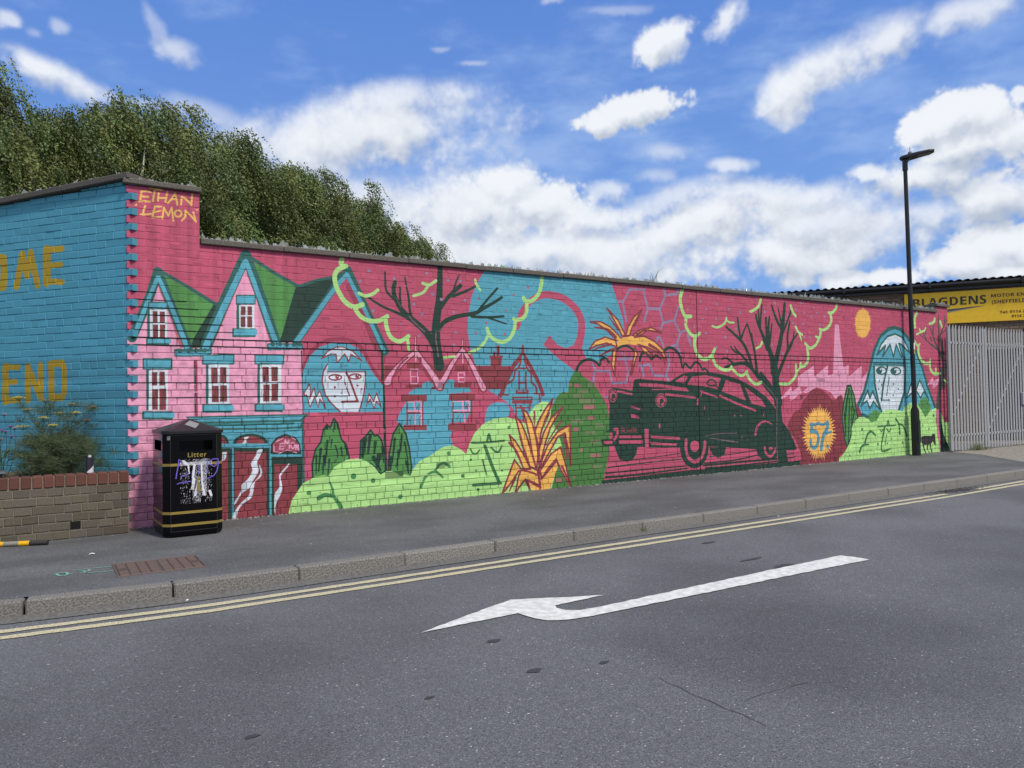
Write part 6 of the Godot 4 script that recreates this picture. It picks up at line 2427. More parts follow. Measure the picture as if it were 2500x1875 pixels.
	S("fg",[4123,715,4363,712,4639,723],30,30)
	S("fg",[4363,729,4392,820,4420,727],35,35)
	S("fg",[4102,633,4134,580,4186,566,4243,614],24,24)
	S("fg",[4426,637,4496,579,4550,582,4596,652],29,31)
	S("fg",[4328,660,4424,415,4544,153],50,49)
	S("fg",[4136,151,4338,150,4569,145],41,41)
	S("fg",[4283,481,4353,248],23,23)
	D("fg",4717,902,23)
	D("fg",3972,285,22)
	D("fg",4210,87,22)
	D("fg",4106,491,16)
	D("fg",4182,344,16)
	D("fg",4593,318,16)
	D("fg",5261,1125,17)
	P("or",[4937,302,5197,286,5424,490,5593,579,5513,424,5541,313,5382,-28,5146,-33,4948,160])
	P("or",[4914,1192,5026,1094,5110,949,5164,755,5202,513,5168,288,5100,519,5049,807,4982,1048])
	S("mr",[4914,1192,5026,1094,5110,949,5164,755,5202,513,5168,288,5100,519,5049,807,4982,1048,4914,1192],30,30,1)
	P("or",[5474,1285,5410,1134,5332,990,5253,800,5218,573,5151,828,5213,970,5335,1136])
	S("mr",[5474,1285,5410,1134,5332,990,5253,800,5218,573,5151,828,5213,970,5335,1136,5474,1285],31,30,1)
	P("or",[5657,1169,5559,1058,5418,867,5339,688,5244,415,5212,297,5218,573,5297,798,5437,1012])
	S("mr",[5657,1169,5559,1058,5418,867,5339,688,5244,415,5212,297,5218,573,5297,798,5437,1012,5657,1169],30,30,1)
	P("or",[4825,1063,4923,954,5005,785,5086,543,5168,288,5053,343,4957,597,4878,861])
	S("mr",[4825,1063,4923,954,5005,785,5086,543,5168,288,5053,343,4957,597,4878,861,4825,1063],29,29,1)
	P("or",[4721,796,4818,710,4956,514,5066,306,4951,313,4869,484,4761,677])
	S("mr",[4721,796,4818,710,4956,514,5066,306,4951,313,4869,484,4761,677,4721,796],27,28,1)
	P("or",[5774,907,5774,299,5732,572,5675,784,5551,740,5334,446,5241,295,5259,414,5368,626,5553,813])
	S("mr",[5774,907,5774,299,5732,572,5675,784,5551,740,5334,446,5241,295,5259,414,5368,626,5553,813,5774,907],31,30,1)
	P("or",[5594,591,5665,391,5767,3,5600,248,5513,424,5345,277,5253,162,5226,272,5425,502])
	S("mr",[5594,591,5665,391,5767,3,5600,248,5513,424,5345,277,5253,162,5226,272,5425,502,5594,591],30,29,1)
	P("or",[4798,452,4908,316,5152,229,4865,295,4778,183,4579,-11,4695,236])
	S("mr",[4798,452,4908,316,5152,229,4865,295,4778,183,4579,-11,4695,236,4798,452],26,29,1)
	P("or",[4908,304,5094,257,5210,201,5235,31,4977,170,4860,60,4795,-29,4864,225])
	S("mr",[4908,304,5094,257,5210,201,5235,31,4977,170,4860,60,4795,-29,4864,225,4908,304],27,29,1)
	S("mr",[4719,691,4843,556,4938,350],38,16)
	S("mr",[4904,765,4957,574,5052,319],42,17)
	S("mr",[5150,1103,5152,875],35,14)
	S("mr",[5618,958,5462,792,5338,627],31,13)
	S("mr",[5674,760,5712,426],61,25)
	S("mr",[5513,400,5298,195,5238,151],47,18)
	S("mr",[5617,308,5750,66],43,17)
	S("mr",[4807,205,4705,25],47,19)
	S("mr",[4976,158,5091,126,5236,55],40,16)
	S("mr",[5004,132,5059,-3],55,22)
	S("mr",[5197,286,5220,9],53,21)
	S("mr",[5409,1086,5315,894],23,9)
	S("lb",[6973,2957,7302,2979],32,32,1)
	S("lb",[6972,2947,6837,2754,6906,2468],37,42,1)
	S("lb",[6759,2760,6845,2760],32,32,1)
	S("lb",[7278,2967,7356,2683,7613,2692,7750,2916,7716,3009],39,42,1)
	S("lb",[7750,2916,8018,2960,8029,3023],33,45,1)
	S("lb",[7356,2676,7278,2484],41,41,1)
	S("lb",[7613,2689,7680,2472,7927,2520,8030,2746],39,38,1)
	S("lb",[7680,2472,7625,2377],41,41,1)
	S("lb",[7927,2513,8055,2325,7971,2129,7799,2083],44,40,1)
	S("lb",[7971,2129,8047,1979],45,45,1)
	S("lb",[8055,2325,8192,2371],34,34,1)
	S("lb",[8229,2303,8292,2130],47,47,1)
	S("lb",[7562,2240,7513,2157],41,41,1)
	S("lb",[7599,2241,7687,2094],43,43,1)
	S("lb",[7778,2000,7794,1810,7729,1645,7763,1550],44,44,1)
	S("lb",[6823,1980,6887,1798,6918,1681,6879,1521,6592,1508,6546,1691,6294,1689,6216,1803],38,34,1)
	S("lb",[6245,1676,6228,1536],39,39,1)
	S("lb",[7149,1772,7365,1804,7455,1631,7728,1618],37,37,1)
	S("lb",[7206,1762,7237,1616],43,43,1)
	S("lb",[6717,1874,7012,1892],31,31,1)
	P("lb",[6245,1549,6243,1543,6237,1537,6229,1533,6219,1530,6208,1529,6197,1530,6187,1533,6180,1537,6175,1543,6173,1549,6175,1555,6180,1561,6188,1565,6198,1568,6209,1569,6220,1568,6230,1565,6238,1561,6243,1555])
	P("lb",[6525,1300,6523,1296,6514,1292,6502,1289,6486,1287,6468,1286,6451,1287,6435,1290,6423,1293,6415,1297,6413,1302,6415,1306,6424,1310,6436,1313,6452,1315,6469,1315,6487,1315,6502,1312,6515,1309,6523,1305])
	S("dg",[5917,1708,5999,1815,6144,1862,6274,1832,6351,1776,6389,1859,6473,1886,6542,1820],46,35)
	S("dg",[7161,1861,7208,1962,7299,1977,7413,1885,7498,1951,7610,1895],44,30)
	S("dg",[7681,2023,7799,2076,7931,2045,8042,1937,8084,1765,8154,1828,8269,1757,8391,1852,8490,1818,8551,1731,8608,1749,8691,1690],50,34)
	P("or",[6709,2186,7093,2251,7141,2093,6913,2114,6705,2056])
	P("or",[6519,2645,6734,2474,6882,2244,6813,2229,6731,2369,6600,2546])
	S("mr",[6519,2645,6734,2474,6882,2244,6813,2229,6731,2369,6600,2546,6519,2645],28,29,1)
	P("or",[7233,2659,7100,2490,7008,2354,6970,2247,6882,2231,6938,2378,7066,2541])
	S("mr",[7233,2659,7100,2490,7008,2354,6970,2247,6882,2231,6938,2378,7066,2541,7233,2659],28,27,1)
	P("or",[6191,2424,6397,2433,6578,2363,6728,2252,6845,2151,6691,2160,6510,2309,6346,2393])
	S("mr",[6191,2424,6397,2433,6578,2363,6728,2252,6845,2151,6691,2160,6510,2309,6346,2393,6191,2424],26,25,1)
	P("or",[6156,2011,6273,2135,6473,2205,6674,2159,6705,2056,6504,2115,6304,2072])
	S("mr",[6156,2011,6273,2135,6473,2205,6674,2159,6705,2056,6504,2115,6304,2072,6156,2011],25,25,1)
	P("or",[7642,2321,7420,2383,7202,2348,7022,2249,7127,2226,7346,2340])
	S("mr",[7642,2321,7420,2383,7202,2348,7022,2249,7127,2226,7346,2340,7642,2321],25,25,1)
	P("or",[7740,1877,7667,2039,7486,2170,7271,2244,7057,2223,7089,2118,7337,2072,7554,1996])
	S("mr",[7740,1877,7667,2039,7486,2170,7271,2244,7057,2223,7089,2118,7337,2072,7554,1996,7740,1877],28,27,1)
	P("or",[6642,1621,6588,1795,6619,1989,6706,2069,6671,1925])
	S("mr",[6642,1621,6588,1795,6619,1989,6706,2069,6671,1925,6642,1621],29,30,1)
	P("or",[6970,1648,7044,1800,7119,1960,7070,2078,7049,1959,7009,1800])
	S("mr",[6970,1648,7044,1800,7119,1960,7070,2078,7049,1959,7009,1800,6970,1648],30,31,1)
	P("or",[6375,1926,6552,2014,6671,2042,6500,1974])
	S("mr",[6375,1926,6552,2014,6671,2042,6500,1974,6375,1926],24,24,1)
	P("or",[7446,1937,7301,2057,7159,2094,7263,1990])
	S("mr",[7446,1937,7301,2057,7159,2094,7263,1990,7446,1937],27,27,1)
	P("or",[6726,2180,7092,2238,7124,2106,6914,2120,6723,2069])
	S("mr",[6271,2345,6510,2322,6676,2211],21,59)
	S("mr",[6552,2517,6730,2330],16,41)
	S("mr",[7647,2297,7291,2338,7074,2224],16,42)
	S("mr",[7706,1815,7610,1997,7375,2113],26,54)
	S("mr",[6204,1967,6320,2034,6588,2098],16,39)
	S("mr",[6659,1614,6646,1769],15,37)
	S("mr",[7062,1800,6987,1642],16,40)
	S("mr",[7172,2546,7062,2396],15,38)
	S("dg",[6713,2028,6791,2069,6912,2081,7037,2022],37,39)
	P("dg",[7037,1563,7117,1578,7483,1553,7797,1533,8082,1663,8348,1691,8734,1689,9084,1647,9468,1558,9813,1432,10140,1269,10419,1025,10571,814,10780,616,10959,312,10657,295,10390,318,9847,352,9111,420,8645,458,7977,470,7287,503,7206,514,6600,561,6374,572,6349,669,6574,667,6577,761,6436,771,6436,791,6511,793,6532,1206,6506,1279,6519,1395,6596,1438,6701,1435,6992,1392])
	P("pk",[8185,1486,8300,1616,8617,1640,8988,1593,8910,1403,8565,1458])
	P("pk",[9003,1370,9110,1561,9466,1488,9603,1205])
	P("pk",[9592,1438,9784,1340,10009,1219,10137,1078,9751,1152])
	P("pk",[7904,1538,8124,1635,8212,1611,8120,1506])
	P("pk",[7135,1510,7523,1502,8162,1431,8230,1374,7730,1430,7154,1463])
	P("pk",[6956,1173,7154,1114,7153,1088,6965,1132])
	P("pk",[6952,1036,7100,1011,7149,957,6961,977])
	P("pk",[6700,713,7161,695,7170,655,6699,674])
	P("pk",[6395,646,6574,645,6572,595,6412,599])
	P("pk",[6698,640,7179,624,7183,570,6706,589])
	P("pk",[7225,798,7316,795,7311,509,7236,513])
	P("pk",[7353,688,7983,640,8003,596,7372,642])
	P("pk",[7330,591,7936,534,7892,505,7369,544])
	S("pk",[8494,1374,8882,1274],33,33,1)
	S("pk",[8953,1298,9356,1162,9853,1026],38,38,1)
	S("pk",[7416,1407,7793,1411,8204,1381],17,17,1)
	S("pk",[7706,1330,8048,1298,8360,1272],37,38,1)
	S("pk",[8516,1350,8491,1283],20,20,1)
	S("pk",[8426,1240,8415,1161],36,36,1)
	S("pk",[6700,1386,6981,1340],33,33,1)
	S("pk",[6616,811,6674,809,6672,736,6612,651],45,48,1)
	S("pk",[7554,855,7553,809],33,33,1)
	S("pk",[8577,1126,8575,1078],18,18,1)
	S("dg",[8647,1509,8730,1565,8845,1541,8866,1476,8703,1469,8647,1509],27,26)
	S("dg",[8866,1476,8911,1428],29,29,1)
	P("pk",[6690,1320,6685,1290,6672,1262,6651,1240,6627,1227,6599,1222,6572,1227,6548,1242,6530,1264,6518,1292,6515,1322,6520,1353,6533,1380,6553,1402,6578,1416,6605,1421,6632,1416,6656,1401,6675,1379,6687,1351])
	S("dg",[6671,1321,6667,1296,6656,1274,6641,1257,6621,1246,6600,1243,6579,1247,6560,1258,6545,1276,6536,1298,6534,1322,6538,1346,6548,1368,6564,1385,6583,1396,6604,1400,6625,1396,6644,1385,6659,1367,6668,1345,6671,1321],14,14)
	P("dg",[6652,1315,6649,1304,6644,1294,6635,1287,6624,1282,6612,1280,6601,1282,6590,1287,6582,1295,6577,1305,6575,1316,6577,1327,6583,1336,6592,1344,6602,1349,6614,1350,6626,1349,6637,1344,6645,1336,6650,1326])
	S("dg",[6601,1281,6585,1257],28,28)
	P("pk",[7720,1233,7712,1198,7694,1167,7666,1142,7632,1127,7594,1122,7557,1128,7524,1145,7498,1170,7482,1202,7477,1237,7484,1271,7502,1302,7530,1327,7564,1343,7601,1348,7639,1342,7672,1326,7698,1300,7715,1269])
	S("dg",[7698,1234,7693,1205,7677,1180,7654,1160,7626,1147,7595,1143,7564,1149,7537,1162,7515,1183,7502,1208,7498,1236,7504,1264,7519,1290,7541,1310,7569,1322,7601,1327,7632,1322,7659,1309,7681,1288,7694,1262,7698,1234],15,15)
	P("dg",[7652,1228,7650,1217,7643,1207,7634,1199,7622,1194,7609,1192,7596,1194,7585,1199,7576,1208,7570,1218,7568,1229,7571,1241,7577,1251,7586,1259,7598,1264,7611,1265,7624,1263,7636,1258,7645,1250,7650,1240])
	S("dg",[7596,1192,7579,1168],31,31)
	S("mr",[6759,753,6761,827,6819,819,6818,795,6769,788,6836,751],16,15,1)
	S("mr",[6868,817,6891,751,6920,792,6946,749,6975,814],17,17,1)
	S("mr",[6997,745,6999,819,7059,811,7058,787,7008,780,7073,742],16,15,1)
	P("dg",[8656,446,8635,338,8583,242,8505,169,8409,125,8305,114,8203,137,8113,192,8043,272,8000,371,7988,477,8007,583,8057,677,8132,751,8225,797,8329,811,8432,790,8525,737,8597,656,8643,556])
	P("dg",[6619,563,7086,542,7043,410,6961,326,6843,308,6709,355,6654,445])
	P("dg",[8667,446,9075,426,9035,307,8869,251,8732,323])
	P("dg",[10476,335,10457,268,10408,209,10335,165,10245,139,10146,134,10049,150,9963,185,9896,236,9855,298,9842,365,9860,431,9906,489,9977,533,10066,561,10164,567,10262,553,10350,518,10419,467,10463,403])
	S("pk",[8133,584,8128,432,8189,288,8331,224,8479,288,8552,427,8567,538],60,62)
	P("pk",[8432,472,8425,443,8410,418,8386,398,8357,386,8325,383,8294,389,8266,404,8244,426,8231,453,8227,482,8233,511,8248,536,8271,556,8300,568,8332,571,8363,565,8392,551,8414,529,8427,502])
	S("pk",[10065,371,10100,268,10227,211,10336,290,10354,341],48,50)
	P("pk",[10291,344,10287,334,10279,326,10266,320,10250,317,10232,316,10214,318,10198,323,10186,331,10178,340,10176,349,10179,359,10187,367,10200,373,10216,376,10234,377,10252,375,10268,370,10280,362,10288,353])
	S("pk",[9831,614,9888,750,10045,829,10174,817,10282,771],53,21)
	S("hb",[8582,632,8883,659,9361,651],15,15)
	S("hb",[8695,593,9283,513],15,15)
	S("hb",[8857,565,9379,494],15,15)
	D("pk",8672,917,15)
	D("pk",9470,953,16)
	D("pk",9311,957,16)
	D("pk",8160,719,15)
	D("pk",9480,573,16)
	D("pk",9652,532,16)
	S("pk",[10063,978,10061,927],18,18,1)
	S("dg",[6477,242,7199,268,8014,282],21,18)


func paint_mural_c() -> void:
	S("dg",[6428,160,7276,166,8119,168],24,21)
	S("dg",[6426,100,7073,100,8162,128],35,24)
	S("dg",[6498,323,7322,342,7974,377],9,15)
	S("dg",[8544,186,9271,196,9919,257],26,24)
	S("dg",[8520,150,9269,154,10383,154],35,34)
	S("dg",[8661,286,9275,302,9846,340],16,13)
	S("dg",[8564,101,9511,100,10435,114],32,24)
	S("dg",[10681,221,10873,228],21,17)
	S("dg",[10705,150,10925,165],21,18)
	P("dg",[6341,57,7273,72,8117,93,9267,85,10540,87,11174,93,11164,-122,8444,-73,6337,-97])
	P("dg",[10577,330,10960,329,10931,292,10711,292])
	P("pk",[10860,386,10856,375,10845,364,10827,357,10806,352,10782,352,10758,354,10737,361,10721,370,10711,381,10707,393,10712,405,10723,415,10740,423,10761,427,10785,428,10809,425,10830,419,10847,409,10857,398])
	P("dg",[10851,373,10848,365,10840,359,10828,354,10813,351,10796,351,10779,353,10764,357,10752,363,10744,370,10742,378,10745,385,10753,392,10765,396,10781,399,10798,400,10815,398,10830,393,10842,388,10849,380])
	P("dg",[10412,1490,10497,1490,10550,1282,10553,1022,10576,814,10777,564,10938,327,10903,293,10657,305,10707,64,10420,72,10403,510,10398,1025])
	S("dg",[10471,1163,10423,1482,10395,1879],232,152)
	S("dg",[10413,1848,10551,2202,10638,2494,10722,2942],133,73)
	S("dg",[10608,2493,10471,2664,10358,2894],72,48)
	S("dg",[10628,2542,10573,2716,10536,2859],49,35)
	S("dg",[10660,2430,10823,2696,10919,2863],54,41)
	S("dg",[10372,1911,10255,2146,10219,2335,10289,2687],104,48)
	S("dg",[10212,2272,10190,2461,10184,2666],63,39)
	S("dg",[10277,2210,10312,2370,10350,2562],52,38)
	S("dg",[10205,2114,10071,2370],78,55)
	S("dg",[10474,1641,10692,1980,10778,2127,10778,2354,10850,2616],90,45)
	S("dg",[10718,2013,10904,2228,10970,2449],47,35)
	S("dg",[10773,2111,10933,2293,11080,2421],51,36)
	S("dg",[10379,1307,10181,1514,10019,1662],125,97)
	S("dg",[10454,1201,9995,1582,9777,1760,9603,1847,9341,1829,9105,1780],115,46)
	S("dg",[9777,1760,9521,1993,9349,2048,9245,2133],61,30)
	S("dg",[9500,2007,9394,2078,9353,2136],46,32)
	S("dg",[9320,1836,9153,1928,9005,1911],47,29)
	S("dg",[9778,1782,9698,2011,9530,2229,9151,2465],80,41)
	S("dg",[9510,2272,9473,2448,9447,2631],52,39)
	S("dg",[9532,2288,9579,2378,9673,2522],48,31)
	S("dg",[9920,1686,9838,2163,9696,2531],72,39)
	S("dg",[9817,2207,9801,2371],49,40)
	S("dg",[10345,1689,10289,2023,9987,2528,9926,2705],125,48)
	S("dg",[10030,2454,10050,2666,10093,2895],50,40)
	S("dg",[10011,2544,9988,2829],46,32)
	S("dg",[10193,2218,10190,2445,10204,2673],51,37)
	S("dg",[10229,2249,10293,2692],50,32)
	S("dg",[10238,2204,10357,2558],49,31)
	S("hb",[10444,1231,10398,510,10413,98],21,21)
	S("hb",[10021,1541,10325,1318,10438,1162],15,17)
	S("lg",[8126,3020,8073,2880,8106,2715,8180,2605,8308,2605],72,63)
	S("lg",[8199,2587,8194,2441,8288,2319,8406,2283,8507,2333],68,54)
	S("lg",[8405,2274,8380,2125,8455,1972,8593,1907,8757,1950,8855,2077],70,62)
	S("lg",[8798,1943,8876,1809,9040,1739,9188,1734,9258,1787],60,53)
	S("lg",[9270,1758,9421,1657,9551,1643,9646,1711],53,51)
	S("lg",[9645,1688,9725,1567,9879,1492,10020,1522],63,55)
	S("lg",[10062,2984,9977,2843,9771,2750],61,47)
	S("lg",[8817,2466,8940,2449,9111,2521,9167,2618],36,40)
	S("lg",[9166,2581,9239,2547,9351,2546],37,32)
	S("lg",[10067,2229,10018,2160,9914,2117],52,41)
	S("lg",[10896,2919,10942,2815,11029,2735],60,53)
	S("lg",[12290,3021,12252,2933,12136,2858,12024,2849],64,52)
	S("lg",[12084,2830,12101,2703,12012,2580,11843,2510,11734,2526],73,50)
	S("lg",[11765,2486,11727,2368,11614,2377],68,44)
	S("lg",[11704,2342,11585,2213,11422,2159,11289,2246],56,54)
	S("lg",[11348,2157,11361,1975,11303,1859,11144,1808,11131,1870],72,57)
	S("lg",[11117,1783,11006,1725,11000,1839],41,57)
	S("lg",[11016,1717,10955,1610,10772,1497,10522,1494],62,52)
	S("lg",[11020,2541,11094,2446,11211,2401],52,41)
	S("lg",[11131,2398,11178,2301],40,40)
	P("lp",[10548,1242,10846,1448,10867,1351,11103,1456,11149,1333,11391,1466,11658,1454,11279,1315,11175,1341,10809,1174,10794,1295,10580,1222])
	P("lp",[12210,2631,12329,2636,12441,1813,12625,1858,12605,1629,13050,1849,13046,1599,13313,1778,13113,1423,12886,1066,12800,1128,12654,1131,12170,1202,12009,1334,11684,1420,11038,1448,11045,1627,11519,1832,11531,1626,11955,1850,11954,1647,12109,1682])
	P("mb",[10714,726,10927,979,11084,1024,11141,1154,11303,1267,11413,1365,11575,1405,11763,1371,11978,1260,12025,1205,12170,1190,12258,1257,12399,1238,12441,911,12914,1040,12968,934,13113,843,12811,764,12465,224,12231,100,12223,-70,11141,-37,11073,194,10931,460],1)
	P("or",[13375,2702,13397,2682,13371,2663,13397,2639,13361,2625,13408,2588,13347,2588,13379,2549,13329,2554,13337,2524,13306,2522,13321,2480,13280,2494,13290,2448,13251,2470,13247,2437,13220,2450,13220,2391,13187,2436,13174,2407,13152,2426,13136,2386,13118,2422,13095,2378,13084,2424,13057,2388,13051,2431,13016,2392,13019,2443,12976,2402,12990,2461,12936,2417,12964,2483,12928,2472,12941,2509,12891,2492,12922,2539,12869,2528,12908,2572,12871,2576,12898,2607,12875,2621,12892,2644,12828,2655,12892,2682,12861,2702,12896,2720,12868,2745,12905,2758,12856,2795,12919,2794,12888,2832,12937,2828,12916,2868,12959,2860,12934,2913,12984,2888,12986,2916,13013,2912,13005,2969,13044,2932,13049,2974,13076,2947,13089,2975,13110,2957,13127,3012,13145,2962,13170,3028,13179,2961,13204,2986,13213,2954,13249,2997,13245,2943,13277,2965,13274,2926,13323,2962,13301,2904,13353,2932,13324,2877,13360,2882,13344,2847,13405,2863,13359,2814,13413,2817,13369,2778,13424,2773,13375,2741,13434,2728])
	P("or",[12023,563,12175,521,12017,509,12163,449,12004,456,12116,389,11985,406,12069,336,11959,358,12016,292,11928,315,11995,224,11891,276,11946,178,11850,242,11874,166,11805,214,11817,137,11758,193,11780,39,11708,178,11704,53,11657,171,11634,83,11605,170,11567,70,11554,176,11491,38,11505,189,11425,67,11457,208,11363,102,11413,234,11326,170,11372,266,11271,207,11336,302,11215,247,11305,343,11219,329,11279,388,11154,368,11259,437,11154,437,11245,487,11091,492,11237,539,11152,564,11236,592,11105,631,11242,644,11101,702,11254,695,11171,750,11272,745,11150,834,11297,791,11189,894,11327,835,11284,901,11361,874,11294,987,11401,908,11380,979,11444,936,11418,1047,11491,959,11482,1066,11540,975,11550,1063,11591,984,11614,1080,11642,986,11684,1120,11694,982,11745,1069,11744,970,11803,1037,11793,952,11885,1053,11838,927,11932,999,11880,896,12006,978,11918,859,12017,895,11951,818,12061,846,11978,772,12131,804,12000,723,12132,729,12014,671,12147,662,12022,617,12129,592])
	S("bd",[11380,741,11518,730,11627,757],56,59)
	S("bd",[11417,737,11396,614],84,84)
	S("bd",[11385,609,11528,601,11599,499,11560,351,11456,298,11374,360,11377,442],78,75)
	S("bd",[11642,737,11761,723,11905,766],54,58)
	S("bd",[11893,749,11877,639,11756,509,11680,276],95,96)
	S("bd",[11752,529,12007,584],49,49)
	D("bd",11878,300,41)
	P("gr",[12559,1452,12669,1452,12790,1216,12822,972,12868,832,12655,561,12588,391,12500,248,12417,432,12357,845,12416,1118])
	S("dg",[12559,1452,12669,1452,12790,1216,12822,972,12868,832,12655,561,12588,391,12500,248,12417,432,12357,845,12416,1118,12559,1452],38,39,1)
	S("dg",[12608,1391,12505,1048,12461,739],51,26)
	S("dg",[12664,1339,12734,974],46,23)
	S("dg",[12613,1201,12576,736,12528,342],46,23)
	S("dg",[12441,911,12463,482],57,29)
	S("dg",[12763,973,12626,562],51,26)
	S("dg",[12525,1168,12425,877],39,19)
	S("dg",[12695,1079,12650,768],41,20)
	P("bl",[12886,1075,13108,1335,13346,1831,13486,2155,13720,2449,14014,2605,14243,2654,14472,2622,14731,2463,14990,2226,15246,1852,15465,1395,15733,960,15537,802,14306,795,13696,810,13173,824,13025,880])
	S("te",[12886,1075,13108,1335,13346,1831,13486,2155,13720,2449,14014,2605,14243,2654,14472,2622,14731,2463,14990,2226,15246,1852,15465,1395,15733,960,15537,802,14306,795,13696,810,13173,824,13025,880,12814,-365],77,80,1)
	P("wh",[13591,2076,13743,2287,13974,2457,14269,2522,14529,2457,14719,2257,14797,2131,14488,2307,14389,2323,14514,2057,14473,2047,14290,2302,14178,2042,14062,2296,13793,2044,13900,2273])
	S("te",[13591,2076,13743,2287,13974,2457,14269,2522,14529,2457,14719,2257,14797,2131,14488,2307,14389,2323,14514,2057,14473,2047,14290,2302,14178,2042,14062,2296,13793,2044,13900,2273,13591,2076],39,45,1)
	P("wh",[13503,1887,14564,1881,14596,1733,14538,1288,14276,850,13698,845,13587,1117,13484,1511])
	S("te",[13478,1886,13477,1511,13594,1117,13707,899],61,60,1)
	S("te",[14589,2030,14603,1733,14531,1288,14285,904],73,69,1)
	P("tm",[13468,1918,14574,1934,14569,1859,13464,1847])
	S("te",[13466,1886,14563,1863],18,18,1)
	S("te",[13468,1918,14567,1933],13,13,1)
	P("te",[13927,1756,13916,1729,13887,1704,13842,1685,13787,1672,13726,1668,13666,1672,13612,1684,13571,1702,13544,1726,13536,1753,13547,1779,13576,1804,13620,1823,13674,1836,13735,1841,13795,1837,13849,1825,13892,1807,13919,1783])
	P("wh",[13876,1755,13868,1737,13846,1720,13813,1707,13772,1698,13727,1695,13683,1697,13643,1705,13612,1718,13592,1735,13586,1753,13594,1771,13615,1788,13648,1802,13689,1810,13734,1814,13778,1811,13818,1803,13850,1790,13870,1774])
	P("te",[13756,1754,13750,1735,13736,1718,13714,1704,13687,1696,13658,1692,13629,1695,13604,1704,13584,1717,13571,1734,13568,1753,13573,1772,13587,1789,13609,1803,13635,1812,13664,1815,13693,1812,13719,1804,13739,1790,13752,1773])
	P("wh",[13676,1801,13720,1801,13718,1765,13674,1765])
	P("te",[14450,1751,14439,1723,14408,1698,14362,1678,14305,1665,14242,1661,14179,1665,14124,1677,14081,1696,14054,1721,14045,1748,14057,1775,14086,1799,14132,1819,14189,1832,14251,1837,14314,1834,14370,1822,14414,1802,14442,1778])
	P("wh",[14397,1750,14389,1731,14367,1714,14332,1701,14290,1692,14243,1688,14197,1691,14156,1699,14123,1713,14103,1729,14097,1748,14105,1767,14127,1784,14161,1797,14203,1806,14250,1810,14296,1807,14338,1799,14370,1786,14391,1769])
	P("te",[14273,1749,14267,1730,14252,1712,14229,1698,14202,1689,14171,1686,14141,1689,14115,1698,14094,1711,14081,1729,14078,1748,14083,1767,14098,1784,14120,1798,14148,1807,14178,1811,14208,1808,14235,1799,14256,1786,14269,1769])
	P("wh",[14190,1796,14236,1797,14234,1760,14188,1760])
	S("te",[13948,1847,13796,1511,13699,1165],59,61,1)
	S("te",[13683,1158,13994,1154],27,27,1)
	S("te",[13993,1616,13890,1248],31,31,1)
	D("te",13647,1550,21)
	D("te",13725,1466,21)
	D("te",13617,1385,21)
	D("te",14154,1483,22)
	D("te",14318,1382,22)
	D("te",14128,1251,22)
	P("wh",[12989,1055,13231,1361,13299,1201,13398,1342,13672,945,13521,1046,13418,1137,13288,994,13189,1149])
	S("te",[12989,1055,13231,1361,13299,1201,13398,1342,13672,945,13521,1046,13418,1137,13288,994,13189,1149,12989,1055],45,41,1)
	P("wh",[14609,1185,14849,1557,15010,1378,15142,1570,15486,1136,15285,1319,15155,1184,15008,1337,14834,1295])
	S("te",[14609,1185,14849,1557,15010,1378,15142,1570,15486,1136,15285,1319,15155,1184,15008,1337,14834,1295,14609,1185],44,39,1)
	P("gr",[13184,753,13330,917,13486,959,13685,897,13599,741,13318,678],1)
	P("gr",[15077,1039,15206,1169,15382,1177,15549,1002,15507,898,15320,712,15153,849],1)
	P("lg",[12207,-102,12229,66,12346,128,12465,224,12571,340,12651,474,12658,630,12752,748,12903,831,13083,835,13232,787,13320,723,13506,744,13638,884,13863,969,14184,953,14477,916,14532,1011,14755,1085,15026,1059,15191,905,15312,760,15507,898,15726,965,15940,889,16080,648,16257,627,16400,505,16428,-263,15472,-302])
	S("fg",[13546,627,13845,633,14173,634],34,34)
	S("fg",[13871,647,13914,736,13948,645],42,43)
	S("fg",[13615,571,13666,521,13721,567],30,30)
	S("fg",[13855,575,13934,511,14008,567],34,34)
	S("fg",[13787,619,13646,158,13954,161],58,34)
	S("fg",[13842,450,13787,259],28,28)
	S("fg",[12900,160,12994,269,13212,285],57,39)
	S("fg",[13087,326,13186,489,13310,537,13448,457],55,46)
	S("fg",[14190,765,14298,648,14320,461],53,65)
	S("fg",[14298,658,14460,607,14588,399],40,59)
	D("fg",12996,592,30)
	D("fg",13528,280,31)
	D("fg",14425,267,32)
	D("fg",15645,799,34)
	D("fg",12732,341,20)
	D("fg",14591,871,22)
	D("fg",15449,518,23)
	D("fg",12574,99,20)
	D("fg",14035,893,22)
	D("fg",14023,366,22)
	D("fg",13864,274,22)
	D("fg",16132,534,24)
	D("fg",16295,332,24)
	D("fg",15208,601,23)
	P("dt",[15999,1850,16205,1852,16038,1493,15958,1169,15944,684,16046,357,16377,-81,15868,-54,15803,367,15732,690,15791,1171,15901,1493])
	P("sp",[15758,930,15867,928,15843,526,15974,69,15887,9,15773,368])
	P("dg",[15940,620,16046,357,16377,-81,15899,-56,15884,202])
	S("dt",[16082,1458,16139,1880,16077,2287,15994,2529],178,92)
	S("dt",[15993,2513,15963,2772,15992,3001],68,36)
	S("dt",[16018,2530,16194,2781,16333,2919],52,28)
	S("dt",[16090,2597,16329,2691],29,18)
	S("dt",[16219,2782,16245,3005],43,31)
	S("dt",[16042,2058,15776,2441,15667,2631,15597,2709],83,27)
	S("dt",[15721,2536,15765,2764,15852,2913],53,27)
	S("dt",[15915,2234,15533,2386,15337,2571],50,29)
	S("dt",[15476,2416,15190,2550],36,20)
	S("dt",[15669,2422,15572,2539],36,23)
	S("dt",[16097,1701,16378,1974],68,43)
	S("dt",[16018,2416,15808,2474],29,18)
	S("dt",[15453,2543,15404,2701],35,23)
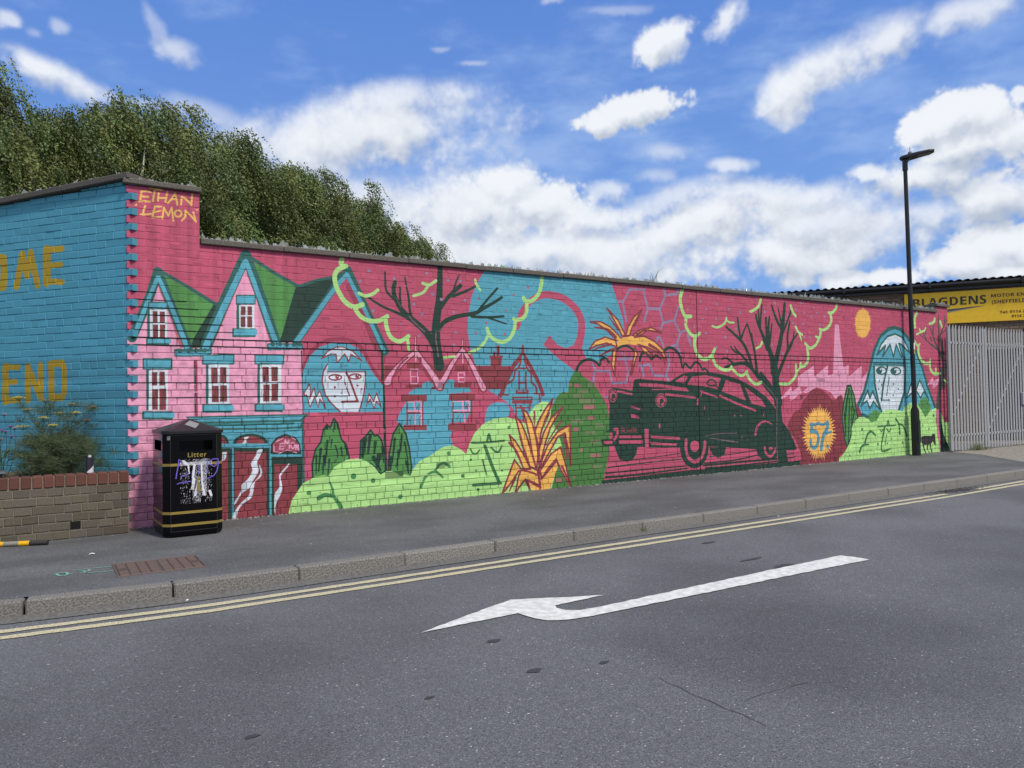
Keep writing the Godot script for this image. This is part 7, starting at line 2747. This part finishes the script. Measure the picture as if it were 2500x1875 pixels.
	S("lg",[15124,3007,15021,2875,15020,2699],71,86)
	S("lg",[15080,2539,15280,2598,15394,2634,15432,2686],40,49)
	S("lg",[15196,2649,15257,2600],46,46)
	S("lg",[15601,2786,15769,2825,15821,2899],50,76)
	S("lg",[16044,2857,16105,2737],64,64)
	S("lg",[14994,2386,15090,2307,15196,2337],59,43)
	S("lg",[15141,2296,15132,2137,15245,1981,15417,1923,15567,1951,15588,2006],75,59)
	S("lg",[15565,1914,15588,1794,15732,1699,15981,1716],77,57)
	S("lg",[15800,1731,15799,1812],54,54)
	S("lg",[16120,1574,16210,1525,16347,1473],50,46)
	S("lg",[16312,1656,16305,1542],50,50)
	P("lp",[15434,1454,15668,1641,15692,1538,15945,1622,15844,1457,15667,1373,15635,1485])
	P("bk",[15140,361,15269,382,15533,366,15580,399,15596,426,15624,397,15685,410,15703,210,15693,147,15641,178,15591,247,15498,184,15234,180,15132,235])
	S("bk",[15199,193,15229,105,15291,15],50,30)
	S("bk",[15390,200,15364,99,15429,4],52,30)
	S("bk",[15478,196,15502,92,15535,8],52,33)
	D("lb",2693,2906,19)
	D("lb",2575,2770,18)
	D("lb",3036,2836,19)
	D("lb",3493,2942,20)
	D("lb",3568,2670,20)
	D("lb",3304,2527,20)
	D("lb",3417,2407,20)
	D("lb",3115,2278,19)
	D("lb",3369,2119,20)
	D("lb",2743,2411,19)
	D("lb",3804,2870,20)
	D("lb",3991,2873,21)
	D("lb",3698,2611,20)
	D("lb",4057,2620,21)
	D("lb",3886,2452,20)
	D("lb",3907,2182,20)
	D("lb",3878,2017,20)
	D("pk",4834,2743,18)
	D("pk",5081,2861,19)
	D("pk",4274,2656,17)
	D("pk",4702,2510,18)
	D("pk",4382,2332,18)
	D("pk",4212,2187,17)
	D("pk",4674,2191,18)
	D("lb",8546,2866,22)
	D("lb",8934,2845,23)
	D("lb",9319,2962,23)
	D("lb",9226,2774,23)
	D("lb",8673,2745,22)
	D("lb",8243,2722,22)
	D("lb",8586,2570,22)
	D("lb",8914,2585,22)
	D("lb",9516,2730,23)
	D("lb",8381,2427,22)
	D("lb",8659,2339,22)
	D("lb",9124,2290,23)
	D("lb",9407,2438,23)
	D("lb",8897,2110,22)
	D("lb",9157,2051,23)
	D("lb",9533,1728,23)
	D("lb",10169,2770,24)
	D("lb",10444,2952,25)
	D("lb",10458,2943,22)
	D("lb",11195,2985,23)
	D("lb",11563,2914,23)
	D("lb",11034,2853,23)
	D("lb",11293,2817,23)
	D("lb",11653,2834,23)
	D("lb",10799,2743,22)
	D("lb",11488,2751,23)
	D("lb",11896,2770,24)
	D("lb",10171,2761,21)
	D("lb",10946,2604,22)
	D("lb",11244,2600,23)
	D("lb",11738,2603,24)
	D("lb",11259,2353,23)
	D("lb",11444,2359,23)
	D("lb",10354,2189,22)
	D("lb",10632,2043,22)
	D("lb",10944,1968,22)
	D("lb",11177,1964,23)
	D("lb",10785,1804,22)
	D("lb",10178,1734,21)
	D("lb",10625,1577,22)
	S("yl",[144,3550,138,3500,129,3444],21,21,1)
	S("yl",[149,3547,192,3555,237,3550],19,20,1)
	S("yl",[156,3493,209,3498],19,19,1)
	S("yl",[120,3438,170,3447,225,3449],19,20,1)
	S("yl",[226,3594,278,3594,335,3590],22,23,1)
	S("yl",[277,3591,262,3521,253,3456],20,20,1)
	S("yl",[311,3552,303,3467],19,19,1)
	S("yl",[396,3575,376,3462],20,20,1)
	S("yl",[303,3498,383,3508],20,20,1)
	S("yl",[399,3452,442,3513,477,3574,494,3447],19,20,1)
	S("yl",[428,3497,483,3510],17,17,1)
	S("yl",[533,3454,540,3542],20,20,1)
	S("yl",[540,3542,581,3523,639,3466],22,22,1)
	S("yl",[637,3461,646,3585],21,21,1)
	S("yl",[178,3395,164,3350,155,3299],19,20,1)
	S("yl",[132,3301,183,3306,237,3319],18,18,1)
	S("yl",[274,3401,259,3350,246,3277],19,19,1)
	S("yl",[270,3403,334,3408],20,20,1)
	S("yl",[262,3336,330,3367],17,17,1)
	S("yl",[244,3279,336,3299],18,18,1)
	S("yl",[345,3282,362,3404],19,19,1)
	S("yl",[362,3402,404,3318,439,3412],19,17,1)
	S("yl",[439,3412,454,3269],18,18,1)
	S("yl",[541,3283,575,3328,576,3397],18,19,1)
	S("yl",[576,3395,625,3354,683,3288],21,21,1)
	S("yl",[681,3289,657,3387],19,19,1)
	S("yl",[536,3359,534,3348,529,3337,522,3329,512,3323,501,3320,491,3320,481,3324,474,3331,469,3340,467,3350,469,3361,474,3372,482,3380,491,3386,502,3389,512,3389,522,3385,529,3378,534,3369,536,3359],20,20)
	D("yl",88,3399,14)
	D("yl",697,3426,15)


func paint_side() -> void:
	S("ol",[-1804,2652,-1948,2650,-2029,2761,-2029,2903,-1948,2991,-1803,2962],100,101,1)
	S("ol",[-1803,2962,-1785,2861,-1788,2744,-1804,2652],110,112,1)
	S("ol",[-1599,2638,-1512,2980],91,91,1)
	S("ol",[-1511,2991,-1439,2743,-1386,2998],81,84,1)
	S("ol",[-1386,2998,-1285,2629],83,83,1)
	S("ol",[-1147,3005,-1148,2654],115,115,1)
	S("ol",[-1142,3007,-924,3003],66,66,1)
	S("ol",[-1143,2830,-940,2830],66,66,1)
	S("ol",[-1144,2665,-923,2636],65,65,1)
	S("ol",[-1771,1738,-1772,1364],101,101,1)
	S("ol",[-1771,1738,-1578,1737],67,67,1)
	S("ol",[-1772,1573,-1609,1572],62,62,1)
	S("ol",[-1772,1364,-1563,1377],70,70,1)
	S("ol",[-1433,1736,-1431,1375],86,86,1)
	S("ol",[-1422,1718,-1247,1394],80,80,1)
	S("ol",[-1246,1741,-1244,1389],85,85,1)
	S("ol",[-1092,1753,-1084,1389],87,87,1)
	S("ol",[-1087,1755,-930,1759,-898,1690,-902,1444,-932,1386,-1081,1385],77,77,1)
